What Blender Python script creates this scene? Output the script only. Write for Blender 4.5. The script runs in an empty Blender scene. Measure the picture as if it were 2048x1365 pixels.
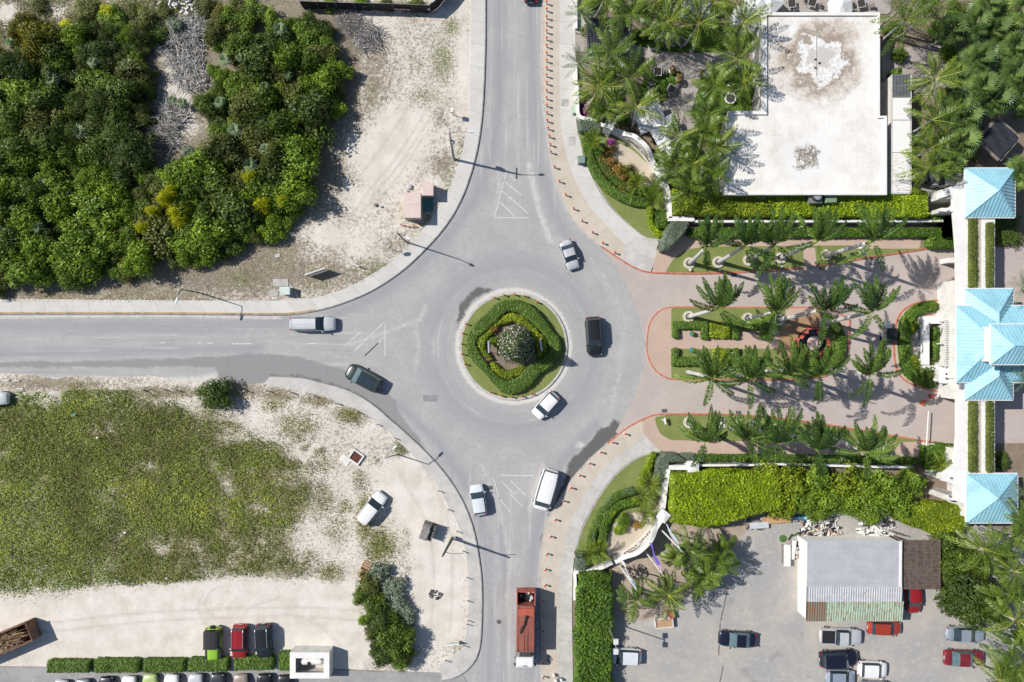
import bpy, math, random
import numpy as np
from mathutils import Vector, Matrix
# ------------------------------------------------------------------ scene set-up
scn = bpy.context.scene
COL = scn.collection
S = 14.5          # photograph pixels per metre on the ground
HC = 94.0         # camera height in metres
SUN_EL = math.radians(43.5)
SUN_DIR = (-0.947, 0.321)      # where the sun stands, seen from above (x east, y north)
cam_d = bpy.data.cameras.new("camera")
cam = bpy.data.objects.new("camera", cam_d)
COL.objects.link(cam)
cam.location = (0, 0, HC)
cam.rotation_euler = (0, 0, 0)
cam_d.sensor_width = 36.0
cam_d.lens = 36.0 * (S * HC) / 2048.0
cam_d.clip_end = 3000
scn.camera = cam
wd = bpy.data.worlds.new("World")
scn.world = wd
wd.use_nodes = True
_nt = wd.node_tree
_sky = _nt.nodes.new("ShaderNodeTexSky")
_sky.sky_type = 'NISHITA'
_sky.sun_disc = False
_sky.sun_elevation = SUN_EL
_sky.sun_rotation = math.atan2(SUN_DIR[0], SUN_DIR[1])
_sky.air_density = 1.0
_sky.dust_density = 0.6
_bg = next(n for n in _nt.nodes if n.type == 'BACKGROUND')
_nt.links.new(_sky.outputs[0], _bg.inputs[0])
_bg.inputs[1].default_value = 0.085
sun_d = bpy.data.lights.new("sun", 'SUN')
sun_d.energy = 4.6
sun_d.angle = math.radians(0.5)
sun_d.color = (1.0, 0.955, 0.89)
sun = bpy.data.objects.new("sun", sun_d)
COL.objects.link(sun)
_ld = Vector((-SUN_DIR[0] * math.cos(SUN_EL), -SUN_DIR[1] * math.cos(SUN_EL), -math.sin(SUN_EL)))
sun.rotation_euler = _ld.to_track_quat('-Z', 'Y').to_euler()
sun.location = (-60, 20, 60)
scn.view_settings.view_transform = 'Standard'
scn.view_settings.look = 'None'
scn.view_settings.exposure = 0.2
scn.view_settings.gamma = 1.0
scn.view_settings.use_curve_mapping = False
scn.render.engine = 'CYCLES'
scn.cycles.max_bounces = 6
scn.cycles.diffuse_bounces = 3
scn.cycles.glossy_bounces = 2
scn.cycles.transmission_bounces = 3
scn.cycles.transparent_max_bounces = 4
scn.cycles.use_adaptive_sampling = True
# ------------------------------------------------------------------ helpers
def P(px, py, z=0.0):
 """photograph pixel + height -> a point in the place"""
 k = (1 - z / HC) / S
 return Vector(((px - 1024) * k, (682.5 - py) * k, z))
def m2(px):
 return px / S
def tag(o, label=None, cat=None, group=None, kind=None):
 if label: o['label'] = label
 if cat: o['category'] = cat
 if group: o['group'] = group
 if kind: o['kind'] = kind
 return o
def thing(name, label, cat, loc=(0, 0, 0), rotz=0.0, group=None):
 o = bpy.data.objects.new(name, None)
 o.empty_display_size = 0.3
 COL.objects.link(o)
 o.location = loc
 o.rotation_euler = (0, 0, rotz)
 return tag(o, label, cat, group)
def dup(root, loc, rotz=None, label=None, scale=None, cat=None, group=None):
 def cp(o, parent):
  c = o.copy()
  COL.objects.link(c)
  if parent is not None:
   c.parent = parent
  for ch in list(o.children):
   cp(ch, c)
  return c
 r = cp(root, None)
 r.location = loc
 if rotz is not None: r.rotation_euler = (0, 0, rotz)
 if scale is not None: r.scale = scale if hasattr(scale, '__len__') else (scale,) * 3
 return tag(r, label, cat, group)
class MB:
 def __init__(s):
  s.v = []; s.f = []; s.m = []; s.c = []
 def add(s, vs, fs, mi=0, var=0.5):
  b = len(s.v)
  s.v.extend([tuple(p) for p in vs])
  s.c.extend([var] * len(vs))
  s.f.extend([tuple(i + b for i in f) for f in fs])
  s.m.extend([mi] * len(fs))
  return s
 def box(s, cx, cy, z0, sx, sy, sz, rot=0.0, mi=0, top=1.0, var=0.5):
  """box standing on z0; 'top' shrinks the upper face"""
  c, sn = math.cos(rot), math.sin(rot)
  vs = []
  for z, k in ((z0, 1.0), (z0 + sz, top)):
   for dx, dy in ((-1, -1), (1, -1), (1, 1), (-1, 1)):
    x, y = dx * sx / 2 * k, dy * sy / 2 * k
    vs.append((cx + x * c - y * sn, cy + x * sn + y * c, z))
  return s.add(vs, [(3, 2, 1, 0), (4, 5, 6, 7), (0, 1, 5, 4), (1, 2, 6, 5), (2, 3, 7, 6), (3, 0, 4, 7)], mi, var)
 def cyl(s, p0, p1, r0, r1=None, n=10, mi=0, caps=True, var=0.5):
  r1 = r0 if r1 is None else r1
  p0, p1 = Vector(p0), Vector(p1)
  return s.tube([p0, p1], [r0, r1], n, mi, caps, var)
 def tube(s, pts, rad, n=8, mi=0, caps=True, var=0.5):
  pts = [Vector(p) for p in pts]
  vs = []; fs = []
  prev = None
  for i, p in enumerate(pts):
   d = (pts[min(i + 1, len(pts) - 1)] - pts[max(i - 1, 0)]).normalized()
   a = prev if prev is not None else (Vector((1, 0, 0)) if abs(d.x) < 0.8 else Vector((0, 1, 0)))
   a = (a - d * a.dot(d)).normalized()
   prev = a
   b = d.cross(a)
   r = rad[i] if hasattr(rad, '__len__') else rad
   for k in range(n):
    t = 2 * math.pi * k / n
    vs.append(p + a * (r * math.cos(t)) + b * (r * math.sin(t)))
  for i in range(len(pts) - 1):
   for k in range(n):
    k2 = (k + 1) % n
    fs.append((i * n + k, i * n + k2, (i + 1) * n + k2, (i + 1) * n + k))
  if caps:
   fs.append(tuple(reversed(range(n))))
   fs.append(tuple(range((len(pts) - 1) * n, len(pts) * n)))
  return s.add(vs, fs, mi, var)
 def prism(s, poly, z0, z1, mi=0, mi_top=None, var=0.5):
  n = len(poly)
  a = sum(poly[i][0] * poly[(i + 1) % n][1] - poly[(i + 1) % n][0] * poly[i][1] for i in range(n))
  if a < 0: poly = list(reversed(poly))
  vs = [(p[0], p[1], z0) for p in poly] + [(p[0], p[1], z1) for p in poly]
  fs = [(i, (i + 1) % n, n + (i + 1) % n, n + i) for i in range(n)] + [tuple(reversed(range(n)))]
  s.add(vs, fs, mi, var)
  return s.add(vs[n:], [tuple(range(n))], mi if mi_top is None else mi_top, var)
 def ell(s, c, r, nu=10, nv=6, mi=0, var=0.5, zmin=-1.0):
  vs = []; fs = []
  for j in range(nv + 1):
   t = math.asin(max(-1, zmin)) + (math.pi / 2 - math.asin(max(-1, zmin))) * j / nv
   for i in range(nu):
    a = 2 * math.pi * i / nu
    vs.append((c[0] + r[0] * math.cos(t) * math.cos(a), c[1] + r[1] * math.cos(t) * math.sin(a), c[2] + r[2] * math.sin(t)))
  for j in range(nv):
   for i in range(nu):
    i2 = (i + 1) % nu
    fs.append((j * nu + i, j * nu + i2, (j + 1) * nu + i2, (j + 1) * nu + i))
  return s.add(vs, fs, mi, var)
 def build(s, name, mats, parent=None, smooth=False, loc=None):
  me = bpy.data.meshes.new(name)
  me.from_pydata(s.v, [], s.f)
  mats = mats if isinstance(mats, (list, tuple)) else [mats]
  for m in mats: me.materials.append(m)
  if len(mats) > 1: me.polygons.foreach_set('material_index', s.m)
  if smooth: me.polygons.foreach_set('use_smooth', [True] * len(s.f))
  at = me.attributes.new('var', 'FLOAT', 'POINT')
  at.data.foreach_set('value', s.c)
  me.update()
  o = bpy.data.objects.new(name, me)
  COL.objects.link(o)
  if parent is not None: o.parent = parent
  if loc is not None: o.location = loc
  return o
def crom(pts, step):
 """smooth curve through points, resampled at about 'step' units"""
 pts = [np.array(p, float) for p in pts]
 out = []
 for i in range(len(pts) - 1):
  p0 = pts[i - 1] if i > 0 else 2 * pts[0] - pts[1]
  p1, p2 = pts[i], pts[i + 1]
  p3 = pts[i + 2] if i + 2 < len(pts) else 2 * pts[-1] - pts[-2]
  n = max(2, int(np.linalg.norm(p2 - p1) / step))
  for k in range(n):
   t = k / n
   out.append(0.5 * ((2 * p1) + (-p0 + p2) * t + (2 * p0 - 5 * p1 + 4 * p2 - p3) * t ** 2 + (-p0 + 3 * p1 - 3 * p2 + p3) * t ** 3))
 out.append(pts[-1])
 return np.array(out)
def resamp(c, n):
 d = np.concatenate([[0], np.cumsum(np.linalg.norm(np.diff(c, axis=0), axis=1))])
 t = np.linspace(0, d[-1], n)
 return np.stack([np.interp(t, d, c[:, k]) for k in range(c.shape[1])], 1)
def offset(c, w):
 """curve moved sideways by w (to the right of travel in pixel space)"""
 t = np.gradient(c, axis=0)
 t /= np.linalg.norm(t, axis=1)[:, None] + 1e-9
 nrm = np.stack([-t[:, 1], t[:, 0]], 1)
 return c + nrm * w
def sd_poly(X, Y, poly):
 poly = np.asarray(poly, float)
 d = np.full(X.shape, 1e18)
 ins = np.zeros(X.shape, bool)
 n = len(poly)
 for i in range(n):
  ax, ay = poly[i]; bx, by = poly[(i + 1) % n]
  ex, ey = bx - ax, by - ay
  L = ex * ex + ey * ey + 1e-12
  t = np.clip(((X - ax) * ex + (Y - ay) * ey) / L, 0, 1)
  d = np.minimum(d, (X - ax - t * ex) ** 2 + (Y - ay - t * ey) ** 2)
  if ay != by:
   c = ((ay > Y) != (by > Y)) & (X < (bx - ax) * (Y - ay) / (by - ay) + ax)
   ins ^= c
 d = np.sqrt(d)
 return np.where(ins, d, -d)
def d_line(X, Y, pts):
 pts = np.asarray(pts, float)
 d = np.full(X.shape, 1e18)
 for i in range(len(pts) - 1):
  ax, ay = pts[i]; bx, by = pts[i + 1]
  ex, ey = bx - ax, by - ay
  L = ex * ex + ey * ey + 1e-12
  t = np.clip(((X - ax) * ex + (Y - ay) * ey) / L, 0, 1)
  d = np.minimum(d, (X - ax - t * ex) ** 2 + (Y - ay - t * ey) ** 2)
 return np.sqrt(d)
_tab = np.random.RandomState(7).rand(256, 256)
def vnoise(x, y, seed=0):
 x = x + seed * 17.3; y = y + seed * 9.1
 xi = np.floor(x).astype(int); yi = np.floor(y).astype(int)
 fx = x - xi; fy = y - yi
 fx = fx * fx * (3 - 2 * fx); fy = fy * fy * (3 - 2 * fy)
 g = lambda a, b: _tab[a % 256, b % 256]
 return (g(xi, yi) * (1 - fx) + g(xi + 1, yi) * fx) * (1 - fy) + (g(xi, yi + 1) * (1 - fx) + g(xi + 1, yi + 1) * fx) * fy
def fbm(X, Y, scale, seed=0, oct=3):
 """-1..1, scale in pixels"""
 r = 0; a = 0.5; t = 0
 for o in range(oct):
  r = r + a * vnoise(X / scale * 2 ** o, Y / scale * 2 ** o, seed + o * 3)
  t += a; a *= 0.5
 return r / t * 2 - 1
def soft(X, Y, poly, w):
 """1 inside a polygon fading to 0 over w pixels"""
 return np.clip(sd_poly(X, Y, poly) / w * 0.5 + 0.5, 0, 1)
def blob(X, Y, lst):
 r = np.zeros(X.shape)
 for b in lst:
  x, y, rx, ry = b[:4]
  a = b[4] if len(b) > 4 else 1.0
  r = np.maximum(r, a * np.exp(-(((X - x) / rx) ** 2 + ((Y - y) / ry) ** 2)))
 return r
def sheet(name, fn, bbox, res, z, mat, attrs=None, skirt=None, kind='structure', parent=None, zfn=None, smooth=False):
 """a ground-like sheet: the region where fn(X,Y) > 0 (pixel space), cut cleanly at its edge"""
 x0, y0, x1, y1 = bbox
 nx = max(2, int(round((x1 - x0) / res)) + 1); ny = max(2, int(round((y1 - y0) / res)) + 1)
 xs = np.linspace(x0, x1, nx); ys = np.linspace(y0, y1, ny)
 X, Y = np.meshgrid(xs, ys)
 F = fn(X, Y)
 F = np.where(np.abs(F) < 1e-6, 1e-6, F)
 vx = []; vid = {}
 faces = []
 ins = F > 0
 def node(j, i):
  k = (j, i)
  if k not in vid:
   vid[k] = len(vx); vx.append((X[j, i], Y[j, i]))
  return vid[k]
 def edge(j, i, j2, i2):
  k = (j, i, j2, i2) if (j, i) < (j2, i2) else (j2, i2, j, i)
  if k not in vid:
   a, b = F[j, i], F[j2, i2]
   t = a / (a - b)
   vid[k] = len(vx)
   vx.append((X[j, i] + t * (X[j2, i2] - X[j, i]), Y[j, i] + t * (Y[j2, i2] - Y[j, i])))
  return vid[k]
 any_in = ins[:-1, :-1] | ins[1:, :-1] | ins[:-1, 1:] | ins[1:, 1:]
 for j, i in zip(*np.nonzero(any_in)):
  cs = ((j + 1, i), (j + 1, i + 1), (j, i + 1), (j, i))
  poly = []
  for k in range(4):
   a = cs[k]; b = cs[(k + 1) % 4]
   if ins[a]: poly.append(node(*a))
   if ins[a] != ins[b]: poly.append(edge(a[0], a[1], b[0], b[1]))
  if len(poly) >= 3: faces.append(tuple(poly))
 V = np.array(vx) if vx else np.zeros((0, 2))
 Z = np.full(len(V), float(z)) if zfn is None else zfn(V[:, 0], V[:, 1])
 k = (1 - 0 / HC) / S
 co = np.stack([(V[:, 0] - 1024) * k, (682.5 - V[:, 1]) * k, Z], 1)
 vs = [tuple(c) for c in co]
 AV = {n: list(f(V[:, 0], V[:, 1])) for n, f in (attrs or {}).items()}
 if skirt is not None:
  cnt = {}
  for f in faces:
   for a, b in zip(f, f[1:] + f[:1]):
    cnt[(a, b)] = 1
  low = {}
  for (a, b) in [e for e in cnt if (e[1], e[0]) not in cnt]:
   for q in (a, b):
    if q not in low:
     low[q] = len(vs); vs.append((vs[q][0], vs[q][1], skirt))
     for n in AV: AV[n].append(AV[n][q])
   faces.append((b, a, low[a], low[b]))
 me = bpy.data.meshes.new(name)
 me.from_pydata(vs, [], faces)
 me.materials.append(mat)
 for n, d in AV.items():
  me.attributes.new(n, 'FLOAT', 'POINT').data.foreach_set('value', np.asarray(d, np.float32))
 if smooth: me.polygons.foreach_set('use_smooth', [True] * len(faces))
 me.update()
 o = bpy.data.objects.new(name, me)
 COL.objects.link(o)
 if parent is not None: o.parent = parent
 elif kind: o['kind'] = kind
 return o
def ribbon(name, A, B, z0, z1, mat, kind='structure', parent=None, closed=False, n=None):
 """strip between two pixel-space curves, from z0 up to z1, with 'u' (metres along) and 'w' (0..1 across)"""
 A = np.asarray(A, float); B = np.asarray(B, float)
 n = n or max(len(A), len(B))
 A = resamp(A, n); B = resamp(B, n)
 vs = []; u = []; w = []
 mid = (A + B) / 2
 d = np.concatenate([[0], np.cumsum(np.linalg.norm(np.diff(mid, axis=0), axis=1))]) / S
 for i in range(n):
  for q, zz, ww in ((A[i], z0, 0), (A[i], z1, 0), (B[i], z1, 1), (B[i], z0, 1)):
   p = P(q[0], q[1], 0); vs.append((p.x, p.y, zz)); u.append(d[i]); w.append(ww)
 fs = []
 for i in range(n - 1):
  a, b = 4 * i, 4 * i + 4
  for k in range(3): fs.append((a + k, a + k + 1, b + k + 1, b + k))
 if not closed:
  fs.append((0, 1, 2, 3)); e = 4 * (n - 1); fs.append((e + 3, e + 2, e + 1, e))
 me = bpy.data.meshes.new(name)
 me.from_pydata(vs, [], fs)
 me.materials.append(mat)
 me.attributes.new('u', 'FLOAT', 'POINT').data.foreach_set('value', u)
 me.attributes.new('w', 'FLOAT', 'POINT').data.foreach_set('value', w)
 me.update()
 import bmesh
 bm = bmesh.new(); bm.from_mesh(me); bmesh.ops.recalc_face_normals(bm, faces=bm.faces); bm.to_mesh(me); bm.free()
 o = bpy.data.objects.new(name, me)
 COL.objects.link(o)
 if parent is not None: o.parent = parent
 elif kind: o['kind'] = kind
 return o
# ------------------------------------------------------------------ node materials
class G:
 def __init__(s, name):
  s.mat = bpy.data.materials.new(name)
  s.mat.use_nodes = True
  s.nt = s.mat.node_tree
  s.b = next(n for n in s.nt.nodes if n.type == 'BSDF_PRINCIPLED')
  s.out = next(n for n in s.nt.nodes if n.type == 'OUTPUT_MATERIAL')
  s._pos = None
 def n(s, t, **kw):
  d = s.nt.nodes.new(t)
  for k, v in kw.items(): setattr(d, k, v)
  return d
 def put(s, sock, v):
  if isinstance(v, bpy.types.NodeSocket): s.nt.links.new(v, sock)
  elif v is not None:
   if sock.type == 'RGBA' and hasattr(v, '__len__') and len(v) == 3: v = (*v, 1)
   sock.default_value = v
 def pos(s):
  if s._pos is None: s._pos = s.n('ShaderNodeNewGeometry').outputs['Position']
  return s._pos
 def obj(s): return s.n('ShaderNodeTexCoord').outputs['Object']
 def noise(s, scale, detail=4, rough=0.6, vec=None, dist=0.0):
  d = s.n('ShaderNodeTexNoise')
  s.put(d.inputs['Vector'], s.pos() if vec is None else vec)
  d.inputs['Scale'].default_value = scale; d.inputs['Detail'].default_value = detail
  d.inputs['Roughness'].default_value = rough; d.inputs['Distortion'].default_value = dist
  return d.outputs['Fac']
 def vor(s, scale, feat='F1', vec=None, out='Distance'):
  d = s.n('ShaderNodeTexVoronoi', feature=feat)
  s.put(d.inputs['Vector'], s.pos() if vec is None else vec)
  d.inputs['Scale'].default_value = scale
  return d.outputs[out]
 def attr(s, name): return s.n('ShaderNodeAttribute', attribute_name=name).outputs['Fac']
 def rnd(s): return s.n('ShaderNodeObjectInfo').outputs['Random']
 def m(s, op, a, b=None, c=None, clamp=False):
  d = s.n('ShaderNodeMath', operation=op, use_clamp=clamp)
  s.put(d.inputs[0], a)
  if b is not None: s.put(d.inputs[1], b)
  if c is not None: s.put(d.inputs[2], c)
  return d.outputs[0]
 def mr(s, v, lo, hi, a=0.0, b=1.0, smooth=True):
  d = s.n('ShaderNodeMapRange', interpolation_type='SMOOTHSTEP' if smooth else 'LINEAR')
  s.put(d.inputs['Value'], v)
  for k, q in (('From Min', lo), ('From Max', hi), ('To Min', a), ('To Max', b)): s.put(d.inputs[k], q)
  return d.outputs['Result']
 def mix(s, f, a, b, mode='MIX'):
  d = s.n('ShaderNodeMix', data_type='RGBA', blend_type=mode)
  s.put(d.inputs[0], f); s.put(d.inputs[6], a); s.put(d.inputs[7], b)
  return d.outputs[2]
 def ramp(s, f, stops):
  d = s.n('ShaderNodeValToRGB')
  e = d.color_ramp.elements
  while len(e) < len(stops): e.new(0.5)
  for el, (p, c) in zip(e, stops): el.position = p; el.color = (*c, 1)
  s.put(d.inputs[0], f)
  return d.outputs[0]
 def sep(s, v):
  d = s.n('ShaderNodeSeparateXYZ'); s.put(d.inputs[0], v); return d.outputs
 def mapv(s, v, loc=(0, 0, 0), rot=(0, 0, 0), sc=(1, 1, 1)):
  d = s.n('ShaderNodeMapping'); s.put(d.inputs['Vector'], v)
  d.inputs['Location'].default_value = loc; d.inputs['Rotation'].default_value = rot; d.inputs['Scale'].default_value = sc
  return d.outputs[0]
 def bump(s, h, strength=0.3, dist=0.05):
  d = s.n('ShaderNodeBump'); d.inputs['Strength'].default_value = strength; d.inputs['Distance'].default_value = dist
  s.put(d.inputs['Height'], h); s.put(s.b.inputs['Normal'], d.outputs[0])
  return s
 def fin(s, col=None, rough=None, metal=None, spec=None):
  s.put(s.b.inputs['Base Color'], col)
  if rough is not None: s.put(s.b.inputs['Roughness'], rough)
  if metal is not None: s.b.inputs['Metallic'].default_value = metal
  if spec is not None: s.b.inputs['Specular IOR Level'].default_value = spec
  return s.mat
_mc = {}
def paint(name, col, rough=0.5, metal=0.0, dirt=0.12, scale=1.2, spec=0.5, coat=0.0, use_obj=True):
 """painted / plain surface with slight unevenness"""
 if name in _mc: return _mc[name]
 g = G(name)
 v = g.obj() if use_obj else g.pos()
 n = g.noise(scale, 5, 0.65, v)
 n2 = g.noise(scale * 9, 3, 0.6, v)
 f = g.m('MULTIPLY', g.mr(n, 0.42, 0.7), 0.75)
 f = g.m('ADD', f, g.m('MULTIPLY', n2, 0.25))
 c = g.mix(f, col, tuple(max(0, x * (1 - dirt * 2.2)) for x in col))
 g.fin(c, rough, metal, spec)
 if coat: g.b.inputs['Coat Weight'].default_value = coat; g.b.inputs['Coat Roughness'].default_value = 0.06
 _mc[name] = g.mat
 return g.mat
def foliage(name, dark, light, tip=None, hue=0.25, trans=0.28, rough=0.5, gain=1.5):
 """leaf colour by each leaf's own random number, shifted a little from plant to plant"""
 if name in _mc: return _mc[name]
 dark = tuple(x * 1.45 for x in dark); light = tuple(min(.8, x * gain) for x in light); tip = tip and tuple(min(.8, x * gain) for x in tip)
 g = G(name)
 v = g.attr('var')
 r = g.rnd()
 f = g.m('ADD', v, g.m('MULTIPLY', g.m('SUBTRACT', r, 0.5), hue), clamp=True)
 mid = tuple((a + b) * 0.45 for a, b in zip(dark, light))
 stops = [(0.0, dark), (0.5, mid), (0.88, light)]
 if tip: stops.append((1.0, tip))
 c = g.ramp(f, stops)
 g.fin(c, rough, 0, 0.35)
 tr = g.n('ShaderNodeBsdfTranslucent')
 g.put(tr.inputs['Color'], g.mix(0.35, c, light))
 mx = g.n('ShaderNodeMixShader'); mx.inputs[0].default_value = trans
 g.nt.links.new(g.b.outputs[0], mx.inputs[1]); g.nt.links.new(tr.outputs[0], mx.inputs[2])
 g.nt.links.new(mx.outputs[0], g.out.inputs[0])
 _mc[name] = g.mat
 return g.mat
# ------------------------------------------------------------------ ground, roads, pavements
def asphalt_mat():
 g = G('asphalt')
 dust, dark, wet, trk = g.attr('dust'), g.attr('dark'), g.attr('wet'), g.attr('track')
 n1 = g.noise(0.22, 5, 0.65); n2 = g.noise(1.6, 5, 0.7); n3 = g.noise(14, 2, 0.6)
 sp = g.noise(40, 1, 0.5)
 base = g.mix(g.mr(n1, 0.3, 0.7), (0.34, 0.335, 0.332), (0.41, 0.40, 0.388))
 base = g.mix(g.mr(n2, 0.42, 0.75), base, (0.325, 0.325, 0.33))
 base = g.mix(g.m('MULTIPLY', g.mr(n3, 0.5, 0.8), 0.35), base, (0.24, 0.24, 0.25))
 base = g.mix(g.m('MULTIPLY', g.mr(sp, 0.62, 0.7), 0.25), base, (0.6, 0.58, 0.55))
 base = g.mix(g.m('MULTIPLY', trk, 0.75), base, (0.285, 0.288, 0.305))
 ps = g.sep(g.pos())
 rad = g.m('SQRT', g.m('ADD', g.m('POWER', g.m('SUBTRACT', ps[0], 0.2), 2.0), g.m('POWER', g.m('ADD', ps[1], 0.72), 2.0)))
 cv = g.n('ShaderNodeCombineXYZ'); g.put(cv.inputs[0], g.m('MULTIPLY', rad, 1.1)); g.put(cv.inputs[1], g.m('MULTIPLY', n1, 2.0))
 nc = g.noise(1.0, 5, 0.7, cv.outputs[0])
 nns = g.noise(1.0, 5, 0.7, g.mapv(g.pos(), sc=(1.3, 0.05, 1))); new = g.noise(1.0, 5, 0.7, g.mapv(g.pos(), sc=(0.05, 1.3, 1)))
 wc = g.mr(rad, 19.0, 12.0)
 wns = g.mr(g.m('ABSOLUTE', ps[1]), 12.0, 20.0)
 wew = g.mr(ps[0], -14.0, -22.0)
 st = g.m('ADD', g.m('ADD', g.m('MULTIPLY', wc, g.m('SUBTRACT', nc, .5)), g.m('MULTIPLY', wns, g.m('SUBTRACT', nns, .5))), g.m('MULTIPLY', wew, g.m('SUBTRACT', new, .5)))
 base = g.mix(g.mr(st, 0.02, 0.22, 0, .55), base, (0.255, 0.255, 0.265))
 base = g.mix(g.mr(st, -0.03, -0.2, 0, .75), base, (0.52, 0.50, 0.465))
 oil = g.noise(0.9, 3, .6, g.mapv(g.pos(), loc=(9, 4, 0)))
 base = g.mix(g.m('MULTIPLY', g.mr(oil, .66, .78), .5), base, (0.2, 0.195, 0.19))
 dn = g.m('ADD', dust, g.m('MULTIPLY', g.m('SUBTRACT', n2, 0.5), 1.1))
 dn = g.m('ADD', dn, g.m('MULTIPLY', g.m('SUBTRACT', n3, 0.5), 0.5))
 base = g.mix(g.m('MULTIPLY', g.mr(dn, 0.35, 0.95), 0.85), base, (0.60, 0.575, 0.53))
 base = g.mix(g.m('MULTIPLY', g.mr(g.m('ADD', dark, g.m('MULTIPLY', g.m('SUBTRACT', n2, 0.5), 0.5)), 0.3, 0.7), .85), base, (0.235, 0.23, 0.232))
 wf = g.mr(g.m('ADD', g.m('ADD', wet, g.m('MULTIPLY', g.m('SUBTRACT', n2, 0.5), 1.0)), g.m('MULTIPLY', g.m('SUBTRACT', n3, 0.5), 0.6)), 0.36, 0.72)
 base = g.mix(g.m('MULTIPLY', wf, .92), base, (0.10, 0.095, 0.09))
 # hairline cracks and tar seams
 cw = g.n('ShaderNodeVectorMath', operation='ADD')
 g.put(cw.inputs[0], g.pos())
 cr = g.vor(0.16, 'DISTANCE_TO_EDGE', g.mapv(g.pos(), sc=(1, 1, 1)))
 cr2 = g.m('ADD', cr, g.m('MULTIPLY', g.m('SUBTRACT', n2, 0.5), 0.22))
 cf = g.m('MULTIPLY', g.mr(g.m('ABSOLUTE', cr2), 0.004, 0.0015), g.mr(n1, 0.45, 0.58))
 base = g.mix(g.m('MULTIPLY', cf, 0.8), base, (0.17, 0.17, 0.175))
 g.fin(base, g.m('SUBTRACT', 0.9, g.m('MULTIPLY', wf, 0.35)), 0, 0.3)
 g.bump(n3, 0.25, 0.02)
 return g.mat
def lot_mat(name, sand, sand2, brown, green, green2):
 g = G(name)
 gr, li, ba = g.attr('grass'), g.attr('litter'), g.attr('bare')
 n1 = g.noise(0.35, 5, 0.65); n2 = g.noise(2.2, 5, 0.75); n3 = g.noise(9, 4, 0.75); n4 = g.noise(3.6, 4, 0.7, g.mapv(g.pos(), loc=(31, 7, 3)))
 c = g.mix(g.mr(n1, 0.35, 0.7), sand, sand2)
 c = g.mix(g.m('MULTIPLY', g.mr(n3, 0.5, 0.75), 0.3), c, tuple(x * 0.62 for x in sand2))
 c = g.mix(g.m('MULTIPLY', g.mr(n3, 0.42, 0.25), 0.45), c, (0.66, 0.62, 0.57))
 rt = g.attr('rut')
 c = g.mix(g.m('MULTIPLY', rt, g.mr(n2, .3, .6, .1, .5)), c, tuple(x * 0.68 for x in sand2))
 # pebbles
 pb = g.vor(7.5)
 c = g.mix(g.m('MULTIPLY', g.mr(pb, 0.16, 0.08), g.mr(n2, 0.5, 0.62)), c, (0.24, 0.21, 0.18))
 tn = g.m('SUBTRACT', g.m('ADD', g.m('MULTIPLY', n3, 1.0), g.m('MULTIPLY', n2, 1.0)), 1.0)
 # dry brown litter
 lf = g.mr(g.m('ADD', g.m('SUBTRACT', li, ba), g.m('MULTIPLY', tn, 2.6)), 0.3, 0.75)
 bc = g.mix(g.mr(n3, 0.35, 0.65), brown, tuple(x * 0.5 for x in brown))
 c = g.mix(g.m('MULTIPLY', lf, 0.88), c, bc)
 # green low weeds
 gn = g.m('SUBTRACT', g.m('ADD', n3, n4), 1.0)
 gf = g.mr(g.m('ADD', g.m('SUBTRACT', gr, ba), g.m('MULTIPLY', gn, 2.5)), 0.34, 0.75)
 gc = g.mix(g.mr(n2, 0.35, 0.65), green, green2)
 gc = g.mix(g.mr(n3, 0.4, 0.7), gc, tuple(x * 0.5 for x in green))
 c = g.mix(g.m('MULTIPLY', gf, 0.9), c, gc)
 g.fin(c, 0.95, 0, 0.1)
 g.bump(g.m('ADD', n3, n2), 0.5, 0.08)
 return g.mat
M_ASPH = asphalt_mat()
M_SAND = lot_mat('sandy_ground', (0.67, 0.625, 0.56), (0.565, 0.51, 0.44), (0.27, 0.22, 0.155), (0.14, 0.17, 0.05), (0.23, 0.23, 0.10))
M_FIELD = lot_mat('weedy_ground', (0.68, 0.635, 0.575), (0.575, 0.52, 0.45), (0.30, 0.24, 0.16), (0.15, 0.175, 0.045), (0.26, 0.24, 0.10))
def concrete_mat(name, col, col2, joint=3.1, stain=0.5):
 g = G(name)
 u = g.attr('u'); w = g.attr('w')
 n1 = g.noise(0.5, 5, 0.7); n2 = g.noise(3.5, 5, 0.7); n3 = g.noise(16, 2)
 c = g.mix(g.mr(n1, 0.35, 0.68), col, col2)
 c = g.mix(g.m('MULTIPLY', g.mr(n2, 0.5, 0.8), stain), c, tuple(x * 0.7 for x in col2))
 slab = g.n('ShaderNodeTexWhiteNoise', noise_dimensions='1D')
 g.put(slab.inputs['W'], g.m('FLOOR', g.m('DIVIDE', u, joint)))
 c = g.mix(g.m('MULTIPLY', slab.outputs[0], 0.22), c, tuple(x * 0.74 for x in col2))
 fr = g.m('FRACT', g.m('DIVIDE', u, joint))
 c = g.mix(g.m('MULTIPLY', g.mr(g.m('ABSOLUTE', g.m('SUBTRACT', fr, 0.5)), 0.488, 0.494), 0.45), c, (0.2, 0.19, 0.17))
 g.fin(c, 0.9, 0, 0.2)
 g.bump(n3, 0.2, 0.01)
 return g.mat
M_CONC = concrete_mat('pale_concrete', (0.60, 0.585, 0.555), (0.54, 0.52, 0.49))
M_CONC2 = concrete_mat('grey_concrete', (0.56, 0.54, 0.51), (0.44, 0.425, 0.40), stain=0.7)
M_TAN = concrete_mat('tan_concrete', (0.56, 0.50, 0.42), (0.50, 0.435, 0.355), stain=0.5)
M_KERB = paint('kerb_concrete', (0.50, 0.485, 0.46), 0.9, dirt=0.2, use_obj=False)
M_KERBD = paint('kerb_painted_shade', (0.30, 0.295, 0.29), 0.9, dirt=0.25, use_obj=False)  # darker copy of the kerb concrete, shade of the down-sun kerbs put into its colour
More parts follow.
